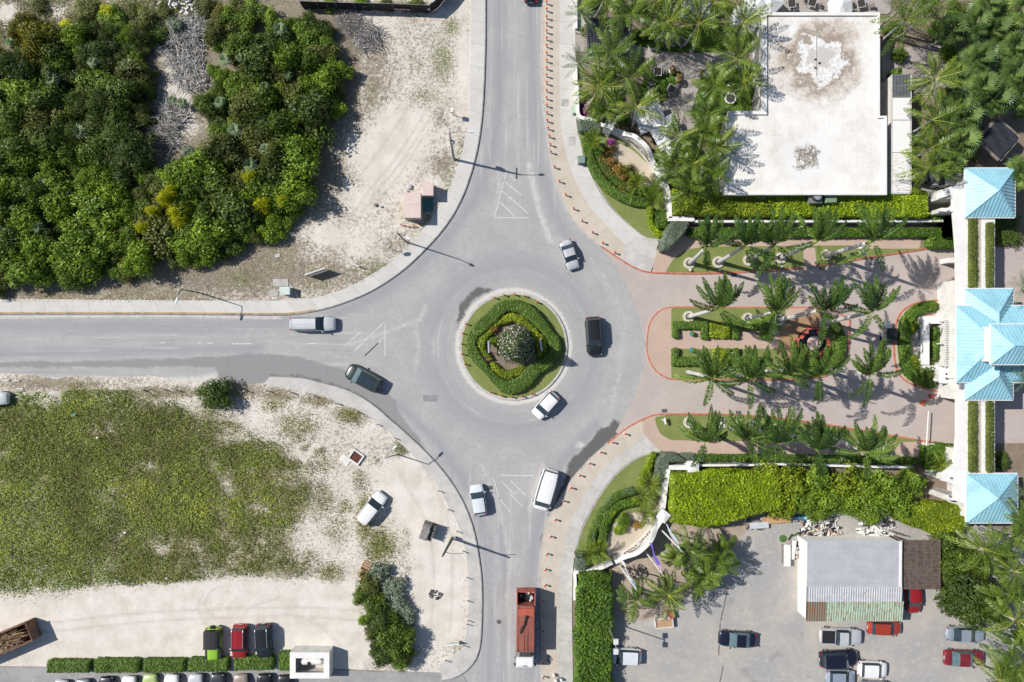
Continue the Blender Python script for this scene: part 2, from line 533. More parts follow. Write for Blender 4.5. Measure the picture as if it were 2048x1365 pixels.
M_KRED = paint('kerb_red_paint', (0.56, 0.175, 0.105), 0.8, dirt=0.24, scale=2.2, use_obj=False)
M_KYEL = paint('kerb_yellow_paint', (0.52, 0.34, 0.12), 0.8, dirt=0.25, use_obj=False)
M_WHITE_LINE = None
def paver_mat(name, a, b, mortar, sc=3.2, rot=0.0):
 g = G(name)
 d = g.n('ShaderNodeTexBrick')
 g.put(d.inputs['Vector'], g.mapv(g.pos(), rot=(0, 0, rot)))
 d.inputs['Scale'].default_value = sc; d.inputs['Mortar Size'].default_value = 0.012
 d.inputs['Color1'].default_value = (*a, 1); d.inputs['Color2'].default_value = (*b, 1); d.inputs['Mortar'].default_value = (*mortar, 1)
 n1 = g.noise(0.3, 5, 0.65); n2 = g.noise(2.5, 4, 0.7); n3 = g.noise(11, 3, 0.7)
 c = g.mix(g.m('MULTIPLY', g.mr(n1, 0.35, 0.7), 0.55), d.outputs[0], tuple(x * 0.8 for x in b))
 c = g.mix(g.m('MULTIPLY', g.mr(n2, 0.5, 0.8), 0.4), c, (0.36, 0.33, 0.31))
 c = g.mix(g.m('MULTIPLY', g.mr(n3, 0.5, 0.75), 0.35), c, tuple(x * 0.72 for x in b))
 g.fin(c, 0.9, 0, 0.2)
 g.bump(n3, 0.2, 0.01)
 return g.mat
M_PAVE = paver_mat('mauve_pavers', (0.50, 0.425, 0.385), (0.455, 0.39, 0.36), (0.34, 0.295, 0.27))
M_PAVE2 = paver_mat('pink_pavers', (0.54, 0.395, 0.315), (0.50, 0.37, 0.305), (0.33, 0.26, 0.22), rot=0.785)
def lawn_mat(name, a, b, c3):
 g = G(name)
 n1 = g.noise(0.5, 5, 0.65); n2 = g.noise(5, 4, 0.7); n3 = g.noise(26, 3, 0.7)
 c = g.mix(g.mr(n1, 0.35, 0.7), a, b)
 c = g.mix(g.mr(n2, 0.4, 0.8), c, c3)
 c = g.mix(g.m('MULTIPLY', g.mr(n3, 0.45, 0.75), 0.5), c, tuple(x * 0.45 for x in a))
 g.fin(c, 0.95, 0, 0.1)
 g.bump(n3, 0.6, 0.05)
 return g.mat
M_LAWN = lawn_mat('mown_lawn', (0.165, 0.21, 0.058), (0.22, 0.25, 0.085), (0.26, 0.26, 0.115))
M_LAWN2 = lawn_mat('dark_green_lawn', (0.06, 0.12, 0.02), (0.09, 0.15, 0.025), (0.12, 0.18, 0.03))  # deeper green than the mown lawn
M_SOIL = lawn_mat('garden_soil', (0.20, 0.155, 0.115), (0.26, 0.205, 0.155), (0.30, 0.25, 0.19))
M_BED = lawn_mat('sandy_bed', (0.50, 0.44, 0.35), (0.58, 0.51, 0.41), (0.42, 0.37, 0.28))
def gravel_mat(name, a, b, pale, dark):
 g = G(name)
 n1 = g.noise(0.13, 5, 0.65); n2 = g.noise(1.4, 5, 0.7); n3 = g.noise(9, 3, 0.8); v = g.vor(9)
 c = g.mix(g.mr(n1, 0.35, 0.65), a, b)
 c = g.mix(g.m('MULTIPLY', g.mr(n2, 0.5, 0.72), 0.6), c, pale)
 c = g.mix(g.m('MULTIPLY', g.mr(n3, 0.48, 0.72), 0.55), c, dark)
 c = g.mix(g.m('MULTIPLY', g.mr(v, 0.14, 0.07), 0.6), c, (0.55, 0.52, 0.48))
 st = g.noise(0.33, 3, 0.5, g.mapv(g.pos(), loc=(5, 11, 0)))
 c = g.mix(g.m('MULTIPLY', g.mr(st, 0.62, 0.72), 0.4), c, (0.21, 0.19, 0.17))
 g.fin(c, 0.95, 0, 0.15)
 g.bump(n3, 0.3, 0.03)
 return g.mat
M_GRAVEL = gravel_mat('grey_gravel', (0.335, 0.33, 0.325), (0.43, 0.395, 0.35), (0.52, 0.49, 0.45), (0.22, 0.215, 0.21))
# the far ground
_b = MB(); _b.add([(-900, -900, -0.06), (900, -900, -0.06), (900, 900, -0.06), (-900, 900, -0.06)], [(0, 1, 2, 3)])
_o = _b.build('ground', lot_mat('far_ground', (0.36, 0.33, 0.27), (0.28, 0.26, 0.2), (0.2, 0.17, 0.11), (0.08, 0.10, 0.03), (0.12, 0.13, 0.04))); _o['kind'] = 'structure'
# ---- kerb lines (pixel space, road side)
NW_IN = crom([(970, -90), (970, 0), (969, 110), (964, 220), (955, 290), (940, 350), (920, 402), (893, 448), (855, 493), (805, 540), (745, 580), (690, 604), (640, 619), (590, 627), (540, 629), (300, 627), (0, 627), (-90, 627)], 8)
NW_OUT = crom([(942, -90), (942, 0), (941, 100), (938, 220), (928, 290), (912, 345), (888, 398), (853, 452), (797, 512), (742, 550), (690, 578), (640, 594), (590, 601), (520, 602), (300, 601), (0, 598), (-90, 598)], 8)
NE_IN = crom([(1084, -90), (1084, 0), (1083, 140), (1085, 200), (1090, 244), (1096, 290), (1104, 335), (1114, 378), (1130, 415), (1150, 447), (1175, 475), (1201, 494), (1230, 514), (1262, 534), (1290, 545), (1330, 548), (1390, 549), (1440, 548), (1540, 543), (1640, 533), (1720, 520), (1790, 509), (1856, 499)], 8)
SE_IN = crom([(1083, 1460), (1083, 1365), (1081, 1250), (1079, 1174), (1081, 1099), (1090, 1050), (1101, 1026), (1115, 1003), (1128, 981), (1144, 957), (1161, 937), (1184, 913), (1214, 886), (1250, 857), (1285, 838), (1310, 829), (1350, 827), (1450, 828), (1550, 834), (1640, 846), (1750, 864), (1860, 883), (1915, 892)], 8)
SW_IN = crom([(541, 754), (600, 757), (640, 766), (690, 780), (735, 803), (780, 840), (830, 885), (870, 925), (905, 970), (930, 1015), (946, 1060), (956, 1110), (962, 1160), (963, 1220), (959, 1290), (946, 1325), (918, 1350), (885, 1360)], 8)
SW_OUT = crom([(527, 768), (570, 776), (620, 786), (670, 803), (715, 820), (757, 846), (800, 885), (830, 915), (870, 965), (900, 1018), (920, 1060), (932, 1110), (936, 1160), (936, 1230), (928, 1286), (912, 1308), (890, 1322), (880, 1328)], 8)
# ---- asphalt
ROADPOLY = [(955, -95), (1104, -95), (1104, 230), (1125, 360), (1165, 445), (1240, 510), (1300, 560), (1310, 700), (1300, 825), (1250, 872), (1190, 920), (1135, 990), (1108, 1080), (1100, 1460), (870, 1460), (870, 1335), (925, 1320), (945, 1240), (940, 1120), (915, 1030), (860, 940), (760, 835), (680, 790), (560, 775), (430, 772), (230, 764), (-95, 764), (-95, 612), (600, 612), (700, 585), (830, 495), (910, 390), (945, 280)]
DARKP = [(-95, 724), (120, 724), (250, 721), (380, 717), (487, 708), (540, 708), (600, 714), (650, 728), (700, 745), (760, 772), (790, 800), (800, 830), (840, 880), (862, 918), (880, 960), (905, 985), (935, 1035), (915, 1010), (840, 905), (760, 832), (690, 792), (600, 772), (525, 775), (440, 770), (430, 735), (250, 735), (-95, 734)]
WETP = [[(1078, 1100), (1086, 1060), (1098, 1026), (1118, 985), (1130, 950), (1136, 929), (1146, 914), (1174, 891), (1196, 864), (1227, 841), (1247, 847), (1252, 857), (1214, 890), (1184, 917), (1160, 942), (1128, 986), (1100, 1032), (1088, 1080)],
  [(912, 640), (918, 612), (940, 585), (955, 572), (975, 576), (988, 580), (960, 592), (938, 615), (922, 645), (915, 662)],
  [(520, 745), (600, 748), (660, 760), (720, 785), (760, 812), (800, 850), (835, 890), (870, 930), (900, 965), (895, 968), (820, 890), (760, 830), (700, 792), (640, 770), (560, 760)],
  [(948, 1068), (956, 1080), (966, 1110), (968, 1150), (964, 1150), (956, 1100)]]
def road_attrs():
 def dust(X, Y):
  r = np.hypot(X - 1027, Y - 693)
  d = 0.95 * np.exp(-((r - 113) / 7) ** 2)
  ls = [([(1030, 0), (1030, 260), (1035, 330)], 12, .42), ([(1058, 330), (1078, 420), (1100, 480)], 12, .7), ([(1010, 330), (985, 430)], 9, .5),
     ([(700, 690), (840, 640), (852, 610)], 9, .6), ([(830, 640), (838, 700), (830, 740)], 10, .55), ([(640, 705), (760, 730)], 12, .45),
     ([(1215, 850), (1240, 740), (1250, 640), (1200, 540)], 16, .5), ([(1085, 930), (1060, 1020)], 10, .6), ([(965, 930), (1000, 1020), (1020, 1120), (1010, 1230)], 10, .55),
     ([(1180, 520), (1225, 600)], 12, .5), ([(0, 688), (500, 688)], 5, .4), ([(970, 1060), (995, 1250), (1000, 1360)], 12, .45),
     ([(0, 634), (330, 632), (560, 636)], 6, .75), ([(1088, 0), (1088, 230)], 3, .8), ([(980, 0), (977, 220)], 5, .25), ([(800, 830), (900, 930)], 14, .35)]
  for l, w, a in ls:
   d = np.maximum(d, a * np.exp(-(d_line(X, Y, l) / w) ** 2))
  d = np.maximum(d, 0.5 * blob(X, Y, [(735, 685, 55, 35), (1022, 405, 34, 50), (1035, 985, 34, 45), (870, 690, 30, 60), (1160, 890, 16, 10, 1.6)]))
  edge = np.maximum.reduce([np.exp(-(d_line(X, Y, NW_IN[::6]) / 4) ** 2) * .5, np.exp(-(d_line(X, Y, NE_IN[:90:6]) / 5) ** 2) * .55, np.exp(-(d_line(X, Y, SE_IN[:90:6]) / 5) ** 2) * .5])
  d = np.maximum(d, edge)
  d = np.maximum(d, 0.9 * soft(X, Y, [(-95, 746), (60, 748), (140, 756), (232, 756), (330, 752), (400, 748), (440, 742), (440, 770), (-95, 775)], 10))
  return d
 def dark(X, Y):
  n = fbm(X, Y, 26, 3) * 4
  return np.clip((sd_poly(X, Y, DARKP) + n) / 8 * .5 + .5, 0, 1)
 def wet(X, Y):
  n = fbm(X, Y, 18, 5) * 4
  r = np.zeros(X.shape)
  for p, a in zip(WETP, (1, .9, .62, .55)): r = np.maximum(r, a * np.clip((sd_poly(X, Y, p) + n) / 8 * .5 + .5, 0, 1))
  rr = np.hypot(X - 1027, Y - 693); an = np.arctan2(Y - 693, X - 1027)
  r = np.maximum(r, .6 * np.exp(-((rr - 116) / 2.2) ** 2) * ((an > -1.3) & (an < -0.2)))
  r = np.maximum(r, .52 * blob(X, Y, [(1180, 870, 7, 6), (1143, 425, 4, 18), (1120, 372, 3, 14), (1325, 552, 6, 4)]))
  return r
 def track(X, Y):
  d = np.zeros(X.shape)
  r = np.hypot(X - 1027, Y - 693)
  for l, w in [([(1000, 0), (998, 200), (985, 300), (955, 390), (900, 470), (830, 540), (740, 600), (640, 640), (520, 652), (0, 652)], 13), ([(1063, 0), (1064, 200), (1078, 330), (1110, 430), (1160, 520)], 13),
      ([(0, 708), (330, 700), (520, 697)], 9), ([(1060, 1360), (1058, 1180), (1075, 1050), (1120, 930), (1190, 850)], 12), ([(975, 1360), (985, 1200), (975, 1080), (940, 980), (880, 890), (800, 810)], 11), ([(1003, 1365), (1010, 1150), (1000, 1050)], 7)]:
   d = np.maximum(d, np.exp(-(d_line(X, Y, l) / w) ** 2))
  d = np.maximum(d, .8 * np.exp(-((r - 165) / 28) ** 2))
  return d
 return dict(dust=dust, dark=dark, wet=wet, track=track)
road = sheet('road', lambda X, Y: sd_poly(X, Y, ROADPOLY), (-95, -95, 1330, 1460), 3.5, 0.0, M_ASPH, road_attrs())
# painted lines
M_LINE = paint('road_paint', (0.68, 0.67, 0.65), 0.8, dirt=0.3, scale=6, use_obj=False)
_b = MB()
def pline(x0, y0, x1, y1, w=1.9):
 a, b = P(x0, y0), P(x1, y1)
 d = (b - a).normalized(); nn = Vector((-d.y, d.x, 0)) * (w / S / 2)
 _b.add([a - nn, b - nn, b + nn, a + nn], [(0, 1, 2, 3)])
for l in [(1012, 346, 989, 434), (989, 435.5, 1057, 436), (1007, 361, 1043, 391), (1003, 381, 1056, 427), (998, 403, 1032, 435), (1022, 352, 1030, 362),
    (770, 647, 770, 712), (767, 646, 728, 683), (768, 675, 730, 712), (721, 664, 700, 682), (757, 686, 730, 712), (700, 684, 689, 693), (726, 686, 708, 703),
    (1000, 951, 1067, 952), (1022, 962, 1052, 992), (1020, 988, 1046, 1014), (986, 955, 1000, 1002), (1002, 962, 1030, 990), (998, 996, 1022, 1026),
    (463, 688, 505, 688), (395, 687, 402, 687), (415, 687, 425, 687), (612, 688, 632, 687), (320, 686, 330, 686)]: pline(*l)
for v in range(len(_b.v)): _b.v[v] = (_b.v[v][0], _b.v[v][1], 0.004)
_o = _b.build('road_marking', M_LINE, road)
# ---- driveway pavers
DRIVE = [(1203, 494), (1240, 545), (1268, 605), (1286, 655), (1291, 700), (1283, 750), (1266, 800), (1243, 842), (1225, 875), (1300, 850), (1400, 845), (1560, 850), (1740, 880), (1925, 905), (1925, 480), (1860, 480), (1780, 495), (1640, 520), (1540, 530), (1400, 535), (1300, 530)]
DRIVE_C = np.vstack([crom(DRIVE[:9], 6), np.array(DRIVE[9:], float)])
sheet('driveway', lambda X, Y: sd_poly(X, Y, DRIVE_C), (1190, 470, 1935, 915), 10, 0.004, M_PAVE)
EB = offset(crom(DRIVE[:8], 6), 3.2)
ribbon('driveway_edging', crom(DRIVE[:8], 6), EB, -0.01, 0.008, paint('edging_stone', (0.40, 0.385, 0.38), 0.9, use_obj=False))
# inner court behind the gate
sheet('courtyard', lambda X, Y: sd_poly(X, Y, [(1925, 430), (2140, 430), (2140, 960), (1925, 960)]), (1920, 425, 2145, 965), 20, 0.002, M_PAVE)
# ---- north-west lot
NWPOLY = np.vstack([offset(NW_IN, 12), [(-95, -95)]])
TH1 = [(-95, 90), (20, 100), (40, 20), (95, 45), (170, 40), (250, 60), (290, 40), (312, 75), (292, 110), (302, 160), (312, 210), (294, 260), (290, 325), (330, 345), (412, 285), (402, 205), (424, 125), (420, 65), (445, 20), (560, 20), (640, 30), (690, 80), (700, 160), (690, 220), (655, 260), (640, 300), (640, 380), (605, 425), (560, 468), (500, 505), (420, 530), (330, 540), (230, 555), (150, 572), (60, 575), (-95, 580)]
def ruts(X, Y, L):
 r = np.zeros(X.shape)
 for l in L: r = np.maximum(r, np.exp(-(d_line(X, Y, crom(l, 20)) / 2.6) ** 2))
 return r
def nw_grass(X, Y):
 g = blob(X, Y, [(885, 120, 30, 60, .75), (850, 195, 50, 28, .6), (840, 130, 40, 50, .4), (745, 190, 20, 40, .5), (905, 55, 25, 25, .75), (925, 60, 18, 40, .5), (925, 300, 20, 40, .6), (900, 370, 18, 50, .6), (840, 440, 40, 30, .45), (760, 540, 60, 26, .65), (860, 410, 30, 30, .5), (480, 560, 50, 26, .55), (300, 595, 200, 14, .5), (640, 570, 40, 25, .4), (560, 515, 60, 30, .35), (180, 30, 140, 30, .5), (90, 592, 90, 10, .45), (480, 5, 100, 14, .5), (800, 8, 120, 8, .8), (640, 540, 30, 24, .35), (720, 130, 30, 40, .3)])
 return np.maximum.reduce([g, 0.3 * soft(X, Y, TH1, 12), .55 * soft(X, Y, [(-95, -95), (480, -95), (470, 10), (330, 40), (100, 90), (-95, 110)], 30) * (.7 + .5 * fbm(X, Y, 40, 3))])
def nw_litter(X, Y):
 l = blob(X, Y, [(880, 240, 22, 30, .8), (885, 330, 34, 40, .85), (770, 150, 40, 80, .45), (700, 290, 30, 60, .5), (660, 350, 34, 60, .55), (640, 420, 50, 40, .5), (570, 490, 80, 34, .7), (430, 560, 120, 40, .9), (250, 585, 150, 22, .8), (650, 545, 80, 40, .65), (790, 490, 60, 40, .6), (860, 440, 40, 40, .7), (720, 560, 60, 20, .8), (560, 580, 60, 24, .7), (120, 20, 130, 30, .55), (740, 90, 30, 30, .4), (820, 250, 60, 30, .35), (70, 590, 90, 16, .85), (860, 60, 30, 40, .4), (620, 240, 40, 60, .6), (880, 150, 60, 70, .4), (400, 30, 60, 40, .5), (640, 30, 50, 20, .5), (720, 50, 40, 20, .35)])
 return np.maximum.reduce([l, 1.0 * soft(X, Y, TH1, 14), 0.36 + .42 * fbm(X, Y, 70, 21) + .8 * np.exp(-np.maximum(0, -sd_poly(X, Y, TH1)) / 46) * (X < 720), .95 * soft(X, Y, [(-95, 560), (300, 550), (480, 490), (590, 440), (640, 480), (700, 520), (770, 520), (690, 585), (520, 605), (-95, 605)], 40), .75 * soft(X, Y, [(690, 50), (800, 70), (800, 200), (740, 290), (650, 320), (690, 200)], 50), .6 * soft(X, Y, [(-95, -95), (480, -95), (480, 20), (330, 60), (100, 100), (-95, 110)], 30)])
def nw_bare(X, Y):
 return blob(X, Y, [(360, 185, 26, 60, .75), (390, 255, 34, 20, .6), (350, 130, 30, 30, .4), (800, 245, 60, 30, .55), (760, 330, 60, 66, .75), (790, 290, 50, 40, .6), (955, 120, 16, 130, .8), (928, 120, 10, 120, .4), (760, 50, 60, 24, .4), (620, 465, 60, 26, .3), (730, 400, 50, 40, .55), (650, 470, 36, 24, .5), (15, 25, 26, 22, .8), (115, 25, 24, 22, .7), (620, 510, 40, 30, .3)])
sheet('sandy_lot', lambda X, Y: sd_poly(X, Y, NWPOLY), (-95, -95, 975, 640), 4, 0.10, M_SAND, dict(grass=nw_grass, litter=nw_litter, bare=nw_bare, rut=lambda x, y: ruts(x, y, [[(700, 440), (740, 380), (790, 320), (860, 210)], [(712, 446), (752, 386), (802, 326), (874, 216)], [(955, 0), (952, 120), (945, 200)], [(700, 380), (760, 300), (830, 200)], [(742, 420), (800, 350), (850, 270)]])), zfn=lambda x, y: 0.10 + 0.05 * fbm(x, y, 30, 2))
pv = ribbon('pavement', NW_IN, NW_OUT, -0.02, 0.15, M_CONC)
ribbon('kerb', offset(NW_IN, 0), offset(NW_IN, -2.2), -0.02, 0.155, M_KERBD)
_k = NW_IN[NW_IN[:, 0] < 640]
ribbon('kerb', _k, offset(_k, 2.4), -0.02, 0.16, M_KYEL)
# ---- south-west lot
SWPOLY = [(-95, 752), (20, 748), (60, 750), (110, 760), (150, 752), (235, 757), (300, 752), (360, 762), (430, 770), (470, 766), (520, 768)] + [tuple(p) for p in offset(SW_IN, 12)[6:]] + [(880, 1345), (700, 1338), (360, 1336), (180, 1334), (0, 1332), (-95, 1332)]
FIELD = [(-95, 795), (60, 790), (160, 786), (300, 792), (390, 800), (440, 812), (470, 840), (500, 880), (560, 900), (590, 940), (640, 960), (650, 1000), (625, 1040), (605, 1080), (620, 1120), (645, 1150), (560, 1170), (480, 1172), (400, 1170), (330, 1180), (230, 1184), (130, 1200), (60, 1210), (-95, 1190)]
def sw_fn(X, Y): return sd_poly(X, Y, SWPOLY) + fbm(X, Y, 14, 9) * 2.2 * (Y < 780)
def sw_grass(X, Y):
 f = np.clip((sd_poly(X, Y, FIELD) + 34 * fbm(X, Y, 60, 14)) / 60 + .5, 0, 1) * (0.84 + 0.55 * fbm(X, Y, 80, 4)) * (1 - .55 * blob(X, Y, [(585, 955, 44, 24), (470, 875, 26, 14), (520, 1015, 30, 18), (615, 1065, 30, 30), (560, 870, 30, 14), (455, 965, 16, 22), (600, 905, 26, 16), (330, 1100, 14, 10), (300, 930, 12, 9), (505, 940, 12, 10)]))
 f = f * (1 - .75 * soft(X, Y, [(-90, 1190), (700, 1160), (700, 1300), (-90, 1330)], 14))
 return np.maximum(f, blob(X, Y, [(600, 850, 70, 40, .62), (550, 810, 44, 24, .6), (700, 830, 44, 28, .62), (730, 1040, 24, 66, .85), (760, 1090, 46, 46, .8), (800, 900, 30, 22, .75), (760, 930, 36, 22, .6), (720, 960, 30, 34, .5), (680, 910, 40, 40, .4), (640, 905, 20, 14, .6), (610, 895, 14, 10, .6), (815, 1070, 16, 40, .65), (785, 1000, 12, 16, .7), (660, 1150, 36, 36, .8), (680, 1060, 40, 40, .55), (640, 1000, 50, 50, .6), (590, 990, 40, 40, .65), (690, 1010, 26, 26, .55), (840, 1140, 8, 20, .5), (570, 950, 60, 40, .65), (640, 930, 50, 30, .5)]))
def sw_litter(X, Y):
 return np.maximum(np.maximum(0.55 * soft(X, Y, FIELD, 50), .3 + .25 * fbm(X, Y, 50, 22)), blob(X, Y, [(100, 768, 160, 20, 1.), (330, 785, 120, 18, .9), (560, 790, 50, 20, .95), (640, 800, 50, 18, .9), (700, 825, 50, 18, .8), (490, 780, 60, 30, .9), (790, 890, 60, 20, .5), (740, 905, 60, 40, .45), (620, 870, 60, 40, .45), (925, 1180, 14, 120, .6), (915, 1290, 26, 26, .6), (890, 1020, 16, 60, .4), (760, 1230, 70, 90, .6), (850, 1200, 40, 60, .3), (660, 880, 60, 50, .35), (700, 1000, 60, 60, .3), (20, 1230, 40, 30, .4), (600, 1310, 70, 10, .6), (250, 1310, 240, 8, .5)]))
def sw_bare(X, Y):
 b = soft(X, Y, [(-95, 1215), (60, 1222), (140, 1208), (240, 1192), (400, 1176), (560, 1176), (690, 1172), (720, 1260), (735, 1305), (700, 1325), (480, 1312), (60, 1326), (-95, 1320)], 22) * .85
 b = np.maximum(b, soft(X, Y, [(745, 940), (810, 920), (850, 950), (895, 1020), (925, 1090), (930, 1180), (920, 1270), (850, 1290), (835, 1200), (840, 1140), (825, 1060), (780, 985)], 22) * .7)
 return b
sheet('sandy_lot', sw_fn, (-95, 735, 980, 1352), 4, 0.09, M_FIELD, dict(grass=sw_grass, litter=sw_litter, bare=sw_bare, rut=lambda x, y: ruts(x, y, [[(430, 1240), (410, 1210), (425, 1180), (450, 1172)], [(412, 1246), (396, 1216), (408, 1186)], [(60, 1250), (300, 1225), (560, 1215), (720, 1220)], [(60, 1268), (300, 1243), (560, 1233), (720, 1240)], [(480, 1246), (500, 1215), (560, 1195)], [(850, 940), (890, 1020), (905, 1120), (900, 1260)], [(800, 950), (850, 1040), (868, 1140), (862, 1260)], [(700, 1320), (640, 1250), (560, 1225)]])), skirt=-0.05, zfn=lambda x, y: 0.09 + 0.05 * fbm(x, y, 30, 6))
ribbon('pavement', SW_IN, SW_OUT, -0.02, 0.15, M_CONC2)
ribbon('kerb', SW_IN, offset(SW_IN, -2.0), -0.02, 0.155, M_KERBD)
# parking lane along the bottom edge
sheet('car_park', lambda X, Y: sd_poly(X, Y, [(-95, 1333 ), (180, 1336), (400, 1334), (580, 1325), (665, 1340), (760, 1344), (880, 1336), (930, 1350), (960, 1460), (-95, 1460)]) + fbm(X, Y, 20, 2) * 2, (-95, 1315, 965, 1460), 5, 0.045, gravel_mat('worn_tarmac', (0.27, 0.27, 0.275), (0.36, 0.35, 0.34), (0.46, 0.44, 0.41), (0.2, 0.2, 0.2)), skirt=-0.05)
# ---- east side pavements
NE_A = NE_IN[NE_IN[:, 0] < 1262]
NE_A = NE_A[: int(np.argmin(np.hypot(NE_A[:, 0] - 1255, NE_A[:, 1] - 530)))]
NE_B = crom([(1119, -90), (1119, 0), (1119, 150), (1121, 240), (1130, 300), (1150, 362), (1178, 412), (1215, 455), (1252, 492), (1240, 520)], 8)
NE_C = crom([(1151, -90), (1151, 0), (1151, 140), (1152, 235), (1157, 270), (1170, 320), (1190, 368), (1216, 410), (1250, 445), (1286, 474), (1318, 486)], 8)
ribbon('pavement', offset(NE_A, -1.5), NE_B[:-1], -0.02, 0.15, M_TAN)
_q = crom([(1119, -90), (1119, 0), (1119, 150), (1121, 240), (1130, 300), (1150, 362), (1178, 412), (1215, 455), (1252, 492)], 8)
ribbon('pavement', _q, NE_C[:-1], -0.02, 0.154, M_CONC)
sheet('pavement', lambda X, Y: sd_poly(X, Y, [(1252, 492), (1268, 474), (1290, 477), (1318, 482), (1312, 500), (1318, 512), (1306, 530), (1300, 547), (1270, 538), (1240, 520)]), (1230, 465, 1325, 550), 4, 0.158, M_CONC2, dict(u=lambda x, y: x * 0.04, w=lambda x, y: x * 0), skirt=0)
ribbon('kerb', NE_A, offset(NE_A, -2.2), -0.02, 0.165, M_KERB)
_k = NE_IN[int(np.argmin(np.hypot(NE_IN[:, 0] - 1204, NE_IN[:, 1] - 495))):]
ribbon('kerb', _k, offset(_k, -2.8), -0.02, 0.17, M_KRED)
SE_n = int(np.argmin(np.hypot(SE_IN[:, 0] - 1290, SE_IN[:, 1] - 836)))
SE_A = SE_IN[:SE_n]
SE_B = crom([(1119, 1460), (1117, 1365), (1115, 1250), (1118, 1160), (1128, 1090), (1148, 1030), (1178, 975), (1215, 930), (1255, 898), (1292, 868)], 8)
SE_C = crom([(1147, 1460), (1146, 1365), (1144, 1230), (1146, 1135), (1158, 1070), (1180, 1022), (1210, 973), (1243, 936), (1280, 912), (1325, 900)], 8)
ribbon('pavement', offset(SE_A, 1.5), SE_B, -0.02, 0.15, M_TAN)
ribbon('pavement', SE_B, SE_C, -0.02, 0.154, M_CONC2)
ribbon('kerb', SE_A, offset(SE_A, 2.2), -0.02, 0.165, M_KERB)
_k = SE_IN[int(np.argmin(np.hypot(SE_IN[:, 0] - 1210, SE_IN[:, 1] - 882))):]
ribbon('kerb', _k, offset(_k, 2.8), -0.02, 0.17, M_KRED)
# ---- resort garden grounds
sheet('garden_ground', lambda X, Y: sd_poly(X, Y, np.vstack([offset(NE_C, 2), [(1335, 480), (1330, 560 - 14)], _kk if False else [(1440, 544), (1540, 539), (1640, 529), (1720, 516), (1790, 505), (1856, 495), (2140, 495), (2140, -95)]])), (1140, -95, 2145, 560), 6, 0.06, M_SOIL, skirt=-0.05)
sheet('garden_ground', lambda X, Y: sd_poly(X, Y, np.vstack([offset(SE_C, -2), [(1330, 831), (1450, 832), (1550, 838), (1640, 850), (1750, 868), (1860, 887), (2140, 887), (2140, 1100), (1450, 1100), (1240, 1100), (1240, 1460)]])), (1140, 825, 2145, 1460), 6, 0.06, M_SOIL, skirt=-0.05)
# lawns beside the entrance walls
LN1 = crom([(1155, 270), (1172, 322), (1192, 369), (1218, 411), (1252, 446), (1286, 474), (1318, 482)], 6)
sheet('lawn', lambda X, Y: sd_poly(X, Y, np.vstack([LN1, [(1330, 440), (1335, 350), (1300, 300), (1200, 250), (1155, 245)]])), (1145, 230, 1345, 495), 4, 0.16, M_LAWN, skirt=0)
LN2 = crom([(1150, 1115), (1160, 1072), (1182, 1024), (1212, 975), (1244, 939), (1280, 915), (1322, 902)], 6)
sheet('lawn', lambda X, Y: sd_poly(X, Y, np.vstack([LN2, [(1330, 990), (1300, 1080), (1230, 1120), (1160, 1130)]])), (1145, 890, 1340, 1140), 4, 0.16, M_LAWN, skirt=0)
for nm, c in (('lawn_edging', offset(LN1, 0)), ('lawn_edging', offset(LN2, 0))):
 ribbon(nm, c, offset(c, -1.8 if c is not None else 0), 0.0, 0.175, M_KERB)
# sand beds in front of the two walls
sheet('planting_bed', lambda X, Y: sd_poly(X, Y, crom([(1212, 268), (1232, 285), (1262, 300), (1290, 325), (1312, 350), (1318, 368), (1300, 372), (1270, 360), (1240, 338), (1220, 305), (1212, 268)], 5)), (1200, 260, 1330, 380), 4, 0.17, M_BED)
sheet('planting_bed', lambda X, Y: sd_poly(X, Y, crom([(1218, 1112), (1212, 1090), (1222, 1060), (1236, 1035), (1268, 1025), (1300, 1030), (1300, 1055), (1270, 1085), (1240, 1110), (1218, 1112)], 5)), (1205, 1015, 1315, 1120), 4, 0.17, M_BED)
# north strip of lawn and footpath by the drive
N1 = [(1330, 545), (1345, 520), (1370, 500), (1410, 494), (1840, 490), (1850, 497), (1790, 508), (1720, 519), (1640, 532), (1540, 542), (1440, 547)]
sheet('footpath', lambda X, Y: sd_poly(X, Y, [(1310, 545), (1330, 546), (1500, 546), (1700, 515), (1840, 492), (1840, 472), (1330, 472), (1318, 485), (1312, 512), (1305, 535)]), (1300, 465, 1850, 555), 5, 0.162, M_PAVE2, skirt=0)
sheet('lawn', lambda X, Y: sd_poly(X, Y, N1), (1325, 480, 1860, 555), 4, 0.168, M_LAWN, skirt=0)
sheet('footpath', lambda X, Y: sd_poly(X, Y, [(1606, 497), (1629, 496), (1632, 534), (1606, 537)]), (1600, 490, 1640, 540), 4, 0.173, M_PAVE2)
sheet('footpath', lambda X, Y: sd_poly(X, Y, [(1700, 478), (1838, 478), (1838, 498), (1700, 498)]), (1695, 470, 1845, 502), 4, 0.173, M_PAVE2)
# south strip
sheet('footpath', lambda X, Y: sd_poly(X, Y, [(1288, 838), (1312, 830), (1870, 886), (1870, 905), (1840, 920), (1600, 908), (1340, 908), (1315, 898), (1298, 880), (1285, 862)]), (1280, 825, 1880, 925), 5, 0.162, M_PAVE2, skirt=0)
sheet('lawn', lambda X, Y: sd_poly(X, Y, [(1309, 834), (1312, 850), (1320, 868), (1340, 880), (1400, 882), (1800, 884), (1850, 884), (1750, 867), (1640, 849), (1550, 837), (1450, 831), (1350, 830)]), (1300, 825, 1860, 890), 4, 0.168, M_LAWN, skirt=0)
